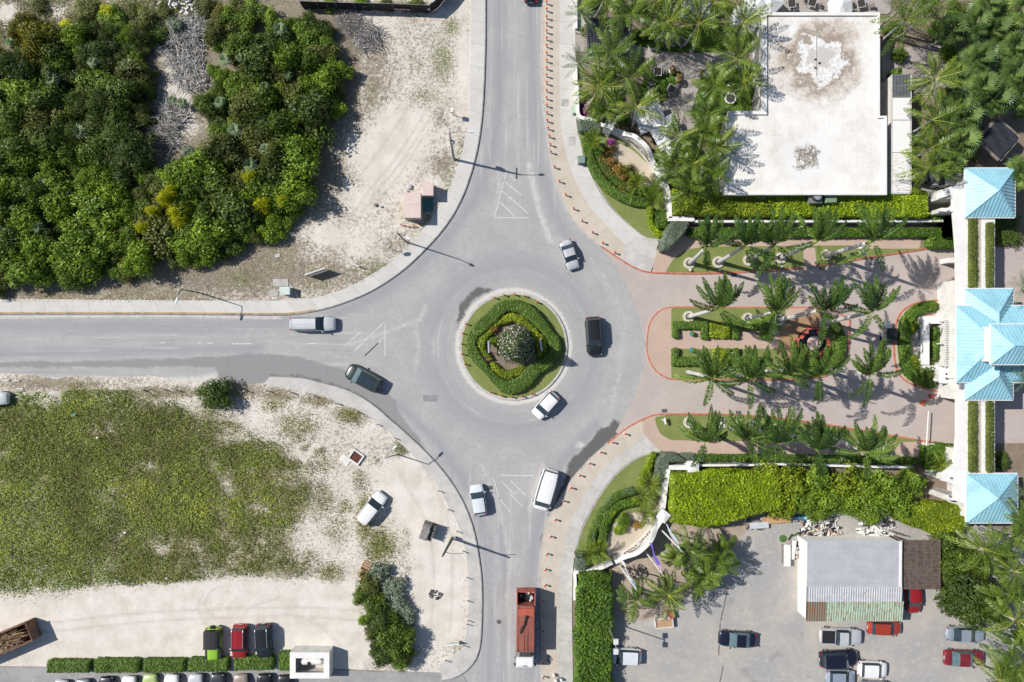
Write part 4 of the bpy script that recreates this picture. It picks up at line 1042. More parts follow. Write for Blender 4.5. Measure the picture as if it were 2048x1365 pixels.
# ------------------------------------------------------------------ the thicket in the north-west
def thicket():
 rng = np.random.RandomState(11)
 L = [np.array(TH1), ]
 pts = []
 tries = 0
 while tries < 12000 and len(pts) < 285:
  tries += 1
  x, y = rng.uniform(-60, 700), rng.uniform(-30, 585)
  d = sd_poly(np.array([x]), np.array([y]), L[0])[0]
  if d < 9: continue
  r = rng.uniform(15, 40) if d > 28 else rng.uniform(13, 22)
  r = min(r, d + 10)
  if all((x - a) ** 2 + (y - b) ** 2 > (0.54 * (r + q)) ** 2 for a, b, q in pts): pts.append((x, y, r))
 yel = [(130, 60), (322, 398), (350, 440), (500, 352), (560, 398), (330, 385), (300, 420), (345, 420), (215, 20), (280, 450), (520, 405)]
 kinds = {'dark': ('dark green bush in the dense thicket of the north west lot', .30), 'mid': ('mid green bush in the dense thicket of the north west lot', .26), 'bright': ('bright yellow green bush in the dense thicket of the north west lot', .18),
    'olive': ('olive brown green bush in the dense thicket of the north west lot', .12), 'fine': ('feathery dark bush in the dense thicket of the north west lot', .14)}
 ks = list(kinds); pr = np.array([kinds[k][1] for k in ks]); pr /= pr.sum()
 for i, (x, y, r) in enumerate(pts):
  q = pr.copy()
  if y > 380: q = np.array([.12, .28, .48, .1, .02])
  elif x > 380: q = np.array([.2, .32, .3, .14, .04])
  elif 120 < x < 320 and 130 < y < 300: q = np.array([.2, .12, .02, .16, .5])
  k = ks[rng.choice(len(ks), p=q / q.sum())]
  if x < 100 and y < 130: k = 'orange'
  rr = r / S * 1.3; h = rr * rng.uniform(0.9, 1.6)
  lab = kinds[k][0] if k != 'orange' else 'golden olive bush in the top left corner of the thicket'
  b_ = bush(x, y, rr, min(4.2, h), k, i * 7 + 3, lab, 'bushes of the north west thicket', name='thicket_bush')
  b_.scale = (rng.uniform(.8, 1.2), rng.uniform(.8, 1.2), 1)
 for i, (x, y) in enumerate(yel):
  bush(x, y, rng.uniform(1.2, 1.9), 4.6 if y > 100 else 1.6, 'yellow', i + 2, 'bright yellow flowering bush in the north west thicket', 'yellow flowering bushes', name='flowering_bush', zpix=0.9)
 for i, (x, y, r, k) in enumerate([(178, 12, 1.6, 'olive'), (222, 34, 1.9, 'bright'), (262, 18, 1.5, 'olive'), (152, 62, 1.7, 'mid'), (205, 64, 1.9, 'olive'), (246, 62, 1.7, 'mid'), (288, 40, 2.0, 'olive'), (312, 70, 1.6, 'mid'), (274, 84, 1.8, 'mid'), (165, 34, 1.4, 'olive'), (330, 20, 1.3, 'olive'), (410, 12, 1.6, 'olive'), (440, 30, 1.8, 'orange'), (470, 8, 1.5, 'olive'), (505, 16, 1.8, 'bright'), (80, 12, 1.3, 'olive'), (660, 10, 1.2, 'bright'), (720, 6, 1.2, 'bright'), (770, 8, 1.2, 'olive'), (830, 8, 1.2, 'olive')]):
  bush(x, y, r, r * .7, k, i, {'olive': 'low olive', 'bright': 'low yellow green', 'mid': 'low green', 'orange': 'golden olive'}[k] + ' scrub bush along the top edge of the north west lot', 'low scrub along the top edge', name='scrub_bush')
 for i, (x, y, r) in enumerate([(240, 405, 1.5), (345, 45, 1.2), (375, 300, 1.3), (600, 160, 1.1)]):
  bush(x, y, r, 1.9, 'grey', i, 'silvery grey bush among the green of the north west thicket', 'silvery bushes', name='silver_bush', zpix=1.0)
 sp = [(20, 85), (185, 125), (255, 130), (105, 160), (195, 165), (65, 195), (95, 210), (160, 265), (70, 285), (40, 365), (85, 370), (75, 455), (35, 470), (530, 175), (525, 240), (450, 120), (480, 115), (575, 150), (440, 205), (470, 260), (345, 200), (365, 205), (530, 300), (500, 330), (110, 490), (420, 350), (590, 215), (560, 60)]
 for i, (x, y) in enumerate(sp):
  palm(x + 3, y + 3, x, y, 2.6 if (x, y) not in ((345, 200), (365, 205)) else 1.2, 'silver', i, 'small silvery thatch palm rising through the north west thicket', 'silvery thatch palms', cat='palm', R=0.55 + .13 * (i % 4))
 for i, (x, y, r) in enumerate([(365, 105, 2.6), (385, 150, 2.4), (345, 230, 2.2), (330, 275, 1.9), (390, 60, 2.0), (735, 75, 2.0), (700, 45, 1.6), (660, 115, 1.2), (310, 300, 1.5)]):
  t = thing('bare_shrub', 'leafless grey shrub on the pale sand beside the thicket', 'shrub', P(x, y, 0.1), i * 1.3, 'leafless grey shrubs')
  if i == 0: tw = [twig_mesh('twigs', s, 1.0, 0.5, 420) for s in range(3)]
  o = put(tw[i % 3], 'twigs', t); o.scale = (r, r, 1.6)
thicket()
# ---- the lone round shrub and the clump in the south-west lot
bush(431, 788, 2.55, 2.6, 'treed', 3, 'round dark green tree alone beside the west road', name='round_tree', cat='tree', zpix=0.5)
for i, (x, y, r, h, k) in enumerate([(735, 1170, 2.0, 1.8, 'olive'), (760, 1150, 1.8, 1.6, 'grey'), (722, 1190, 1.4, 1.6, 'mid'), (745, 1210, 1.9, 2.0, 'mid'), (790, 1175, 2.1, 1.5, 'grey'), (800, 1210, 2.0, 1.5, 'grey'), (765, 1240, 2.3, 2.4, 'dark'), (785, 1235, 1.6, 2.2, 'mid'), (745, 1262, 1.4, 1.8, 'olive'), (728, 1240, 1.0, 1.2, 'bright'), (815, 1235, 1.8, 1.2, 'grey')]):
 bush(x, y, r, h, k, i + 4, {'olive': 'olive bush', 'grey': 'pale grey dusty bush', 'mid': 'green bush', 'dark': 'dark green bush', 'bright': 'yellow green low bush'}[k] + ' in the clump between the sandy track and the south road', 'bushes of the south clump', name='roadside_bush')
for i, (x, y, r, h, k) in enumerate([(790, 1282, 2.9, 3.4, 'tree'), (765, 1305, 2.3, 2.6, 'treed'), (805, 1312, 2.1, 2.6, 'tree'), (815, 1272, 1.6, 2.6, 'tree')]):
 bush(x, y, r, h, k, i + 1, ['tallest bright green tree of the clump beside the white tank enclosure', 'darker low tree on the west side of the clump by the tank enclosure', 'green tree at the southern tip of the clump by the tank enclosure', 'small green tree on the east side of the clump by the tank enclosure'][i], name='clump_tree', cat='tree')
# ---- ground cover nobody could count
def cover(name, label, fn, bbox, n, mat, L, W, zj, seed, thr=0.3, z0=0.1, lean=0.7):
 rng = np.random.RandomState(seed)
 X = rng.uniform(bbox[0], bbox[2], n * 3); Y = rng.uniform(bbox[1], bbox[3], n * 3)
 p = fn(X, Y) * (0.78 + 0.6 * fbm(X, Y, 44, seed) + 0.4 * fbm(X, Y, 14, seed + 2))
 p = np.where(sd_poly(X, Y, SWPOLY if bbox[1] > 700 else NWPOLY) > (11 if X is not None else 0), p, -9)
 k = np.nonzero(p > thr + rng.uniform(0, 0.35, len(X)))[0][:n]
 X, Y = X[k], Y[k]
 hh = 0.5 + 0.5 * fbm(X, Y, 20, seed + 7)
 pts = np.stack([(X - 1024) / S, (682.5 - Y) / S, z0 + hh * zj * rng.uniform(0.2, 1, len(X)) + L * 0.2], 1)
 V = leaf_arrays(pts, np.tile([0, 0, 1.0], (len(pts), 1)), L, W, rng, lean)
 var = np.clip(0.5 + 0.4 * fbm(X, Y, 150, seed + 1) + 0.45 * fbm(X, Y, 34, seed + 11) + rng.normal(0, 0.11, len(X)) + (.16 * (1 - X / 450) if seed == 3 else 0), 0, 0.98)
 o = put(mesh_np(name, V, len(pts), np.repeat(var, 4), mat), name)
 return tag(o, label, 'ground cover', None, 'stuff')
F_WEED = foliage('weed_leaf', (0.085, 0.105, 0.02), (0.225, 0.285, 0.045), (0.34, 0.37, 0.05), hue=0)
F_WEEDO = foliage('weed_olive_leaf', (0.11, 0.10, 0.034), (0.25, 0.225, 0.085), (0.34, 0.30, 0.12), hue=0)
cover('weeds', 'low green weeds covering the field south of the west road', lambda X, Y: sw_grass(X, Y) * np.clip(1.55 - X / 620, .55, 1.5) - sw_bare(X, Y), (-60, 780, 860, 1210), 60000, F_WEED, 0.25, 0.14, 0.5, 3, 0.25)
cover('dry_weeds', 'dry olive weeds mixed through the field south of the west road', lambda X, Y: np.maximum(sw_grass(X, Y), sw_litter(X, Y) * .7) * np.clip(.45 + X / 420, .5, 1.3) - sw_bare(X, Y), (-60, 755, 930, 1230), 42000, F_WEEDO, 0.30, 0.07, 0.45, 8, 0.3)
F_SCRUB = foliage('scrub_leaf', (0.05, 0.06, 0.015), (0.19, 0.20, 0.06), (0.33, 0.33, 0.06), hue=0)
cover('low_scrub', 'low olive scrub along the top of the north west lot', lambda X, Y: 1.1 * soft(X, Y, [(-90, -90), (480, -90), (420, 40), (330, 45), (250, 80), (180, 60), (100, 95), (-90, 110)], 24) - nw_bare(X, Y), (-60, -60, 480, 120), 16000, F_SCRUB, 0.3, 0.1, 0.7, 15, 0.35)
cover('dry_grass', 'thin dry grass and litter on the sandy north west lot', lambda X, Y: np.maximum(nw_litter(X, Y), nw_grass(X, Y) * .8) - 1.2 * soft(X, Y, TH1, 6) - nw_bare(X, Y), (-60, -40, 965, 615), 22000, F_DRY, 0.24, 0.05, 0.12, 5, 0.3)
cover('low_grass', 'short green grass patches on the sandy north west lot', lambda X, Y: nw_grass(X, Y) - 1.2 * soft(X, Y, TH1, 6), (-60, -40, 965, 615), 9000, F_WEEDO, 0.16, 0.06, 0.1, 6, 0.32)
# ------------------------------------------------------------------ roundabout planting
RP = lambda l: [(900 + x / 5.46, 560 + y / 5.46) for x, y in l]
RO = RP([(640, 218), (750, 225), (860, 265), (960, 345), (1060, 470), (1110, 552), (1180, 620), (1207, 720), (1200, 810), (1100, 950), (1018, 1002), (985, 1015), (880, 1150), (770, 1222), (650, 1245), (560, 1222), (470, 1125), (380, 1010), (290, 930), (205, 830), (178, 700), (205, 580), (290, 460), (400, 370), (480, 280), (560, 235)])
RI = RP([(660, 348), (780, 375), (880, 465), (1000, 575), (1072, 680), (1080, 780), (1000, 850), (915, 905), (830, 960), (740, 1060), (640, 1105), (540, 1060), (450, 960), (390, 885), (330, 800), (288, 700), (312, 620), (430, 540), (540, 425), (600, 365)])
gapA, gapB = RP([(930, 925), (1020, 1000)])
dgap = lambda X, Y: d_line(X, Y, [RP([(880, 870)])[0], gapA, gapB, RP([(1060, 1045)])[0]])
r_ring = lambda X, Y: np.minimum(np.minimum(sd_poly(X, Y, RO), -sd_poly(X, Y, RI)), dgap(X, Y) - 0.8)
side = lambda X, Y: (X - gapA[0]) * (gapB[1] - gapA[1]) - (Y - gapA[1]) * (gapB[0] - gapA[0])
hedge('hedge', 'deep green clipped hedge ringing the roundabout garden, lobed outline', r_ring, bb(RO), 1.0, F_HEDGED, 0.17, 75, 0.2, 0.13, 3)
RY1 = RP([(690, 362), (800, 400), (900, 490), (1000, 600), (1062, 690), (1060, 780), (990, 842), (950, 850), (945, 760), (930, 660), (880, 570), (800, 495), (700, 460), (610, 480), (520, 500), (460, 590), (400, 660), (385, 760), (430, 810), (470, 870), (420, 890), (345, 800), (298, 700), (318, 632), (440, 540), (550, 430), (610, 378)])
hedge('hedge', 'yellow green clipped hedge bent round the flowering cone tree on the roundabout', poly_fn(RY1, 0.8, 8), bb(RY1), 0.85, F_HEDGEY, 0.17, 90, 0.2, 0.13, 5)
RY2 = RP([(432, 910), (480, 888), (560, 968), (640, 985), (740, 950), (795, 925), (820, 955), (760, 1040), (640, 1095), (530, 1050), (450, 985)])
hedge('hedge', 'short yellow green crescent hedge on the south side of the roundabout garden', poly_fn(RY2, 0.8, 8), bb(RY2), 0.8, F_HEDGEY, 0.17, 90, 0.2, 0.13, 6)
for (x, y, r, h, k, lb) in [(986, 659, 0.9, .9, 'croton', 'orange croton shrub at the roundabout hedge'), (977, 668, 0.7, .7, 'croton', 'reddish croton shrub west of the roundabout cone tree'), (974, 716, 0.8, .8, 'mag', 'magenta flowering shrub at the roundabout hedge'), (988, 684, 0.8, .6, 'bright', 'low lime green plant beside the roundabout cone tree')]:
 bush(x, y, r, h, k, 2, lb, name='shrub', cat='shrub', gz=0.17)
def cone_tree():
 rng = np.random.RandomState(4)
 p = P(1034, 690, 0.5); t = thing('cone_tree', 'tall dark green cone tree dotted with pale pink flowers on the roundabout', 'tree', (p.x, p.y, 0.18))
 n = 5200; Hh = 8.2; R0 = 2.5
 u = 1 - np.sqrt(rng.uniform(0, 1, n)); z = Hh * u
 a = rng.uniform(0, 2 * np.pi, n); r = R0 * (1 - u) ** 0.85 * rng.uniform(0.86, 1.1, n) * (1 + 0.08 * np.sin(a * 5 + z * 2))
 pts = np.stack([r * np.cos(a), r * np.sin(a), 0.15 + z], 1); N = np.stack([np.cos(a), np.sin(a), 0.5 + 0 * a], 1)
 V = leaf_arrays(pts, N, 0.28, 0.12, rng, 0.5)
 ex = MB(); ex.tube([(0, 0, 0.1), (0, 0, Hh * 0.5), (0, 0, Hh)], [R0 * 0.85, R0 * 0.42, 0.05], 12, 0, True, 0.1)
 put(mesh_np('crown', V, n, np.repeat(rng.uniform(0, .8, n), 4), foliage('cone_leaf', (0.03, 0.055, 0.02), (0.10, 0.16, 0.055), (.13, .2, .07)), None, ex), 'crown', t)
 n = 480
 u = 1 - np.sqrt(rng.uniform(0, 1, n)); z = Hh * u; a = rng.uniform(0, 6.283, n); r = R0 * (1 - u) ** 0.85 * 1.09
 pts = np.stack([r * np.cos(a), r * np.sin(a), 0.2 + z], 1); N = np.stack([np.cos(a), np.sin(a), 0.6 + 0 * a], 1)
 V = leaf_arrays(pts, N, 0.22, 0.16, rng, 0.35)
 put(mesh_np('blossom', V, n, np.repeat(rng.uniform(0, 1, n), 4), foliage('pale_blossom', (0.28, 0.18, 0.17), (0.5, 0.42, 0.39), (.56, .5, .47), trans=0.1)), 'blossom', t)
 m = MB(); m.cyl((0, 0, 0), (0, 0, 0.6), 0.16); m.build('trunk', M_BARK, t)
cone_tree()
palm(1063, 713, 1064, 714, 0.9, 'silver', 77, 'small spiky grey palm beside the cone tree on the roundabout', None, cat='palm', R=0.6)
# ------------------------------------------------------------------ resort hedges
hedge('hedge', 'dark green curved clipped hedge on the northern entrance lawn', band_fn([(1171, 285), (1178, 318), (1197, 357), (1228, 388), (1262, 404), (1288, 407)], 9.5), (1155, 270, 1305, 425), 0.9, F_HEDGED, 0.16, 75, seed=11)
hedge('hedge', 'speckled light green curved hedge in front of the northern sand bed', band_fn([(1193, 292), (1199, 318), (1214, 346), (1238, 368), (1264, 381), (1290, 386)], 8.5), (1180, 280, 1305, 400), 0.8, F_HEDGE, 0.16, 75, seed=12, fl=(F_CROTON, 0.5, 0.1))
hedge('hedge', 'narrow lime green hedge curling beside the northern lawn corner', band_fn([(1298, 420), (1299, 446), (1308, 462), (1318, 471)], 6), (1288, 408, 1330, 482), 0.8, F_HEDGEB, 0.16, 80, seed=13)
hedge('hedge', 'green block hedge against the white wall corner by the north lawn', box_fn(1308, 423, 1333, 458, 5), (1304, 418, 1338, 462), 0.9, F_HEDGE, 0.16, 75, seed=14)
GB = [(1337, 449), (1352, 447), (1372, 451), (1366, 466), (1355, 482), (1330, 506), (1317, 508), (1314, 495), (1318, 480), (1327, 460)]
hedge('hedge', 'large leaning grey green clipped bush beside the north footpath', poly_fn(GB), bb(GB), 2.3, F_SAGE, 0.16, 95, 0.16, 0.12, 15, rough=0.06)
hedge('hedge', 'grey green clipped bush behind the long northern wall end', box_fn(1154, 246, 1200, 270, 7), (1148, 240, 1206, 276), 1.4, F_SAGE, 0.16, 85, 0.16, 0.12, 16)
HN1 = [(1334, 386), (1447, 392), (1520, 396), (1542, 386), (1542, 440), (1340, 436)]
hedge('hedge', 'olive green tall hedge at the west end below the white roof', poly_fn(HN1, 2.5), bb(HN1), 2.6, F_HEDGEY, 0.1, 62, 0.26, 0.16, 21, rough=0.3)
HN2 = [(1538, 384), (1580, 380), (1612, 388), (1700, 391), (1780, 393), (1780, 440), (1538, 440)]
hedge('hedge', 'bright yellow green tall hedge in the middle below the white roof', poly_fn(HN2, 2.5), bb(HN2), 2.7, F_HEDGEB, 0.1, 62, 0.26, 0.16, 22, rough=0.3)
hedge('hedge', 'rounded yellow green hedge at the east end below the white roof', poly_fn([(1778, 392), (1810, 386), (1832, 392), (1834, 442), (1780, 442)], 2), (1770, 380, 1840, 448), 2.9, F_HEDGEB, 0.1, 62, 0.26, 0.16, 23, rough=0.25)
hedge('hedge', 'low green hedge running along the north footpath', box_fn(1375, 458, 1906, 477, 5), (1370, 452, 1912, 482), 1.0, F_HEDGE, 0.16, 55, seed=24, rough=.15)
hedge('hedge', 'round glossy green bush at the gate end of the north footpath', box_fn(1846, 474, 1905, 500, 11), (1840, 468, 1910, 506), 1.3, F_HEDGE, 0.16, 65, 0.24, 0.15, 25, rough=.2)
hedge('hedge', 'loose green shrub row beside the gate and the tall hedge', poly_fn([(1842, 428), (1870, 420), (1892, 432), (1894, 450), (1842, 448)], 3), (1836, 412, 1900, 456), 1.5, F_HEDGE, 0.1, 60, 0.26, 0.17, 26, rough=.25)
# south side
hedge('hedge', 'low mottled hedge beside the south footpath and the white rail', poly_fn([(1395, 907), (1600, 908), (1840, 914), (1835, 929), (1600, 922), (1395, 922)], 2), (1388, 900, 1846, 936), 0.9, F_HEDGE, 0.16, 60, seed=31, rough=.2, fl=(F_SAGE, 0.4, 0.2))
HS1 = [(1332, 938), (1460, 934), (1545, 938), (1550, 1010), (1500, 1018), (1450, 1036), (1400, 1046), (1332, 1034)]
hedge('hedge', 'broad bright lime hedge at the west end south of the drive', poly_fn(HS1, 3), bb(HS1), 3.0, F_HEDGEB, 0.1, 62, 0.27, 0.17, 32, rough=.35)
for i, (x, y, r, h, k) in enumerate([(1555, 1000, 2.4, 3, 'hedgey'), (1580, 968, 2.8, 3.2, 'hedgey'), (1610, 1000, 2.6, 3, 'bright'), (1630, 965, 2.8, 3.3, 'bright'), (1660, 1005, 2.6, 3.2, 'bright'), (1690, 968, 2.9, 3.4, 'hedgey'), (1700, 1010, 2.5, 3.1, 'bright'), (1730, 975, 2.6, 3.3, 'bright'), (1745, 1015, 2.6, 3.3, 'bright'), (1785, 975, 2.9, 3.5, 'bright'), (1800, 1000, 2.6, 3.4, 'bright'), (1570, 1020, 1.7, 2.6, 'hedgey'), (1640, 1025, 1.6, 2.5, 'bright'), (1540, 950, 2.2, 3, 'hedgey'), (1825, 965, 2.2, 3, 'bright')]):
 bush(x, y, r, h, k, i, {'hedgey': 'yellow green', 'mid': 'darker green', 'bright': 'bright green'}[k] + ' bushy tree in the belt between the drive and the metal shed', 'trees of the belt behind the shed', name='belt_tree', cat='tree')
HS3 = [(1772, 1008), (1800, 1002), (1860, 998), (1912, 1004), (1915, 1030), (1900, 1055), (1850, 1060), (1810, 1048), (1778, 1032)]
hedge('hedge', 'yellow green rounded hedge beside the southern blue roof', poly_fn(HS3, 3), bb(HS3), 2.8, F_HEDGEY, 0.1, 66, 0.25, 0.16, 33, rough=.3)
hedge('hedge', 'glossy green thicket hedge at the gate end of the south footpath', poly_fn([(1836, 890), (1870, 884), (1905, 888), (1905, 915), (1890, 930), (1870, 950), (1850, 945), (1838, 925)], 3), (1828, 878, 1912, 958), 1.7, F_HEDGE, 0.1, 66, 0.27, 0.18, 34, rough=.3)
GB2 = [(1310, 915), (1325, 902), (1345, 902), (1362, 912), (1366, 920), (1334, 922), (1330, 955), (1318, 962), (1308, 950), (1306, 930)]
hedge('hedge', 'large grey green clipped bush curling round the southern wall corner', poly_fn(GB2), bb(GB2), 1.6, F_SAGE, 0.16, 95, 0.16, 0.12, 35, rough=.06)
hedge('hedge', 'small grey green box bush next to the southern corner pillar', box_fn(1358, 904, 1386, 918, 4), (1354, 900, 1390, 922), 1.1, F_SAGE, 0.16, 90, 0.16, 0.12, 36, rough=.05)
hedge('hedge', 'lime green curved hedge at the top of the southern entrance lawn', band_fn([(1304, 910), (1295, 930), (1285, 950), (1283, 962)], 7), (1270, 898, 1318, 974), 0.9, F_HEDGEB, 0.16, 80, seed=37)
hedge('hedge', 'green curved outer hedge on the southern entrance lawn', band_fn([(1264, 980), (1235, 990), (1212, 1010), (1196, 1035), (1185, 1062), (1180, 1085)], 8), (1165, 965, 1275, 1100), 0.8, F_HEDGED, 0.16, 75, seed=38, fl=(F_SAGE, 0.5, 0.2))
hedge('hedge', 'yellow tinged curved inner hedge round the southern sand bed', band_fn([(1270, 1002), (1245, 1006), (1222, 1022), (1208, 1048), (1203, 1085)], 8.5), (1190, 988, 1285, 1100), 0.85, F_HEDGE, 0.16, 75, seed=39, fl=(F_HEDGEY, 0.7, -0.1))
hedge('hedge', 'grey green round clipped bush at the foot of the southern wall', box_fn(1148, 1112, 1173, 1138, 9), (1144, 1108, 1178, 1142), 1.3, F_SAGE, 0.16, 90, 0.16, 0.12, 40, rough=.05)
hedge('hedge', 'small grey green clipped bush above the round one at the southern wall', box_fn(1148, 1100, 1165, 1112, 4), (1144, 1096, 1170, 1116), 0.8, F_SAGE, 0.16, 90, 0.16, 0.12, 41, rough=.05)
HV = [(1156, 1138), (1180, 1132), (1218, 1140), (1222, 1200), (1220, 1290), (1222, 1380), (1146, 1380), (1148, 1250), (1152, 1180)]
hedge('hedge', 'long glossy green hedge between the south pavement and the gravel car park', poly_fn(HV, 7, 20), bb(HV, 8), 2.3, F_HEDGE, 0.1, 60, 0.3, 0.2, 42, rough=.45)
bush(1246, 1042, 1.25, 1.3, 'bright', 3, 'bright green round shrub in the southern sand bed, larger one', name='shrub', cat='shrub')
bush(1239, 1060, 1.0, 1.1, 'bright', 1, 'bright green round shrub in the southern sand bed, smaller one', name='shrub', cat='shrub')
for i, (x, y, r, h, k) in enumerate([(1222, 300, .9, 1.0, 'croton'), (1218, 325, 1.1, 1.1, 'croton'), (1232, 340, 1.1, 1.0, 'croton'), (1252, 342, 1.2, 1.3, 'orange'), (1245, 355, 1.1, 1.0, 'croton'), (1266, 356, .9, .9, 'hedgey'), (1222, 284, .6, .8, 'mag'), (1272, 1050, .9, .6, 'croton')]):
 bush(x, y, r, h, k, i, ['orange croton bush at the top of the northern sand bed', 'golden croton bush on the west edge of the northern sand bed', 'russet croton bush in the west bend of the northern sand bed', 'yellow olive bush standing clear in the northern sand bed', 'russet croton bush at the south edge of the northern sand bed', 'pale yellow green low bush by the areca palms of the northern bed', 'crimson flowering bush beneath the northern pillar', 'small orange croton in the southern sand bed'][i], name='shrub', cat='shrub')
# drive island hedges
for i, (f, b_, m, lb) in enumerate([
 (lambda X, Y: np.maximum.reduce([box_fn(1342, 643, 1414, 659, 3)(X, Y), box_fn(1342, 643, 1355, 677, 3)(X, Y), box_fn(1399, 645, 1414, 679, 3)(X, Y)]), (1338, 639, 1418, 683), F_HEDGED, 'dark green bracket shaped hedge at the northwest corner of the drive island'),
 (box_fn(1416, 645, 1458, 677, 5), (1412, 641, 1462, 681), F_HEDGEY, 'yellow green square hedge on the north side of the drive island'),
 (lambda X, Y: np.maximum.reduce([box_fn(1461, 645, 1534, 660, 3)(X, Y), box_fn(1461, 645, 1475, 679, 3)(X, Y), box_fn(1519, 645, 1534, 680, 3)(X, Y)]), (1457, 641, 1538, 684), F_HEDGED, 'dark green bracket hedge halfway along the north side of the drive island'),
 (lambda X, Y: np.maximum(box_fn(1341, 696, 1355, 732, 3)(X, Y), box_fn(1341, 714, 1402, 732, 3)(X, Y)), (1337, 692, 1406, 736), F_HEDGED, 'dark green L shaped hedge at the southwest corner of the drive island'),
 (box_fn(1424, 697, 1460, 724, 5), (1420, 693, 1464, 728), F_HEDGEY, 'yellow green square hedge on the south side of the drive island'),
 (lambda X, Y: np.maximum(box_fn(1462, 697, 1476, 730, 3)(X, Y), box_fn(1462, 714, 1536, 730, 3)(X, Y)), (1458, 693, 1540, 734), F_HEDGED, 'dark green bracket hedge halfway along the south side of the drive island'),
 (lambda X, Y: np.minimum(66 - np.hypot(X - 1622, Y - 688), np.hypot(X - 1622, Y - 688) - 49) + np.where(X < 1655, -50, 0), (1650, 615, 1695, 760), F_HEDGE, 'curved green hedge round the east side of the fountain')]):
 hedge('hedge', lb, f, b_, 0.8, m, 0.16, 75, seed=50 + i, rough=.08 if i < 6 else .25)
hedge('hedge', 'long curved green hedge round the gate island sign', band_fn([(1858, 613), (1826, 623), (1806, 650), (1804, 695), (1811, 738), (1832, 758), (1856, 766)], 11), (1788, 598, 1874, 782), 0.9, F_HEDGE, 0.14, 70, seed=60)
for i, (x, y, r, h, k) in enumerate([(1824, 655, 1.0, 1.0, 'hedgey'), (1825, 722, .9, 1.0, 'hedgey'), (1848, 742, 1.7, 1.7, 'mid')]):
 bush(x, y, r, h, k, i, ['yellow green shrub at the north end of the gate sign', 'yellow green shrub at the south end of the gate sign', 'round mid green shrub south of the gate sign'][i], name='shrub', cat='shrub')
for i in range(6):
 x0, x1, y0, y1 = [(90, 176, 1323, 1349), (185, 276, 1321, 1349), (284, 366, 1321, 1349), (374, 455, 1319, 1347), (466, 546, 1316, 1344), (556, 582, 1307, 1345)][i]
 hedge('hedge', 'clipped box hedge in the parking row, ' + ['westernmost', 'second from the west', 'third from the west', 'in front of the lime green jeep', 'in front of the red and black cars', 'next to the white tank enclosure'][i], box_fn(x0 * .985 + 15, y0 - 8, x1 * .985 + 15 , y1 - 10, 3), (x0 * .985 + 8, y0 - 14, x1 * .985 + 22, y1 - 4), 1.2, F_HEDGED, 0.05, 80, 0.22, 0.14, 70 + i, 'box hedges of the parking row')
# ------------------------------------------------------------------ palms
GR = 'royal palms of the resort drive'
def row(lst, labs, k0, planter=True):
 for i, (b, c, h) in enumerate(lst):
  palm(b[0], b[1], c[0], c[1], h, 'royal', k0 + i, labs[i], GR, R=0.95 + 0.04 * (i % 3))
  if planter:
   p = P(b[0], b[1], 0.15)
   m = MB(); n = 28
   ri, ro, hh = 0.46, 0.80, 0.22
   vs = []
   for k in range(n):
    a = 2 * math.pi * k / n; ca, sa = math.cos(a), math.sin(a)
    vs += [(ro * ca, ro * sa, 0), (ro * ca, ro * sa, hh), (ri * ca, ri * sa, hh), (ri * ca, ri * sa, 0.04)]
   fs = []
   for k in range(n):
    a, b2 = 4 * k, 4 * ((k + 1) % n)
    for q in range(3): fs.append((a + q, b2 + q, b2 + q + 1, a + q + 1))
   m.add(vs, fs)
   o = m.build('planter_ring', paint('planter_stone', (0.60, 0.55, 0.46), 0.9, dirt=0.2, scale=4), None, False, p)
   tag(o, 'pale stone ring round the ' + labs[i].split(',')[0], 'planter ring', 'stone rings round the royal palms')
NR = ['westernmost royal palm of the north row', 'second royal palm from the west in the north row', 'middle royal palm of the north row', 'fourth royal palm from the west in the north row', 'easternmost royal palm of the north row']
CN = ['westernmost royal palm on the north side of the island', 'second royal palm on the north side of the island', 'royal palm just northwest of the fountain', 'royal palm northeast of the fountain by the cart']
CS = ['westernmost royal palm on the south side of the island', 'second royal palm on the south side of the island', 'third royal palm on the south side of the island', 'royal palm south of the fountain', 'easternmost royal palm on the south side of the island']
SR = ['westernmost royal palm of the south row', 'second royal palm from the west in the south row', 'middle royal palm of the south row', 'fourth royal palm from the west in the south row', 'easternmost royal palm of the south row']
row([((1378, 527), (1413, 494), 10), ((1436, 525), (1490, 492), 11), ((1497, 521), (1550, 489), 11), ((1561, 516.5), (1634, 483), 12), ((1651, 511), (1747, 482), 13)], [s + ', white trunk leaning' for s in NR], 1)
row([((1377, 634), (1436, 617), 10), ((1495, 637.6), (1552, 624), 10.5), ((1557, 640), (1648, 619), 12), ((1650, 646), (1744, 624), 12.5)], [s + ', fronds blown north' for s in CN], 11)
row([((1374, 744), (1424, 756), 10), ((1440, 743), (1499, 757), 10.5), ((1500, 741), (1581, 746), 11.5), ((1560, 741), (1637, 753), 11.5), ((1640, 738), (1741, 748), 12.5)], [s + ', fronds blown north' for s in CS], 21, False)
row([((1378, 845), (1410, 884), 10), ((1441, 846), (1496, 878), 10.5), ((1500, 850), (1557, 886), 11), ((1556, 856), (1636, 900), 12), ((1636, 864), (1731, 904), 12.5)], [s + ', broad fronds' for s in SR], 31)
G1 = 'coconut palms of the restaurant garden'
def where(x, y, lst):
 """nearest landmark"""
 return min(lst, key=lambda q: (q[0] - x) ** 2 + (q[1] - y) ** 2)[2]
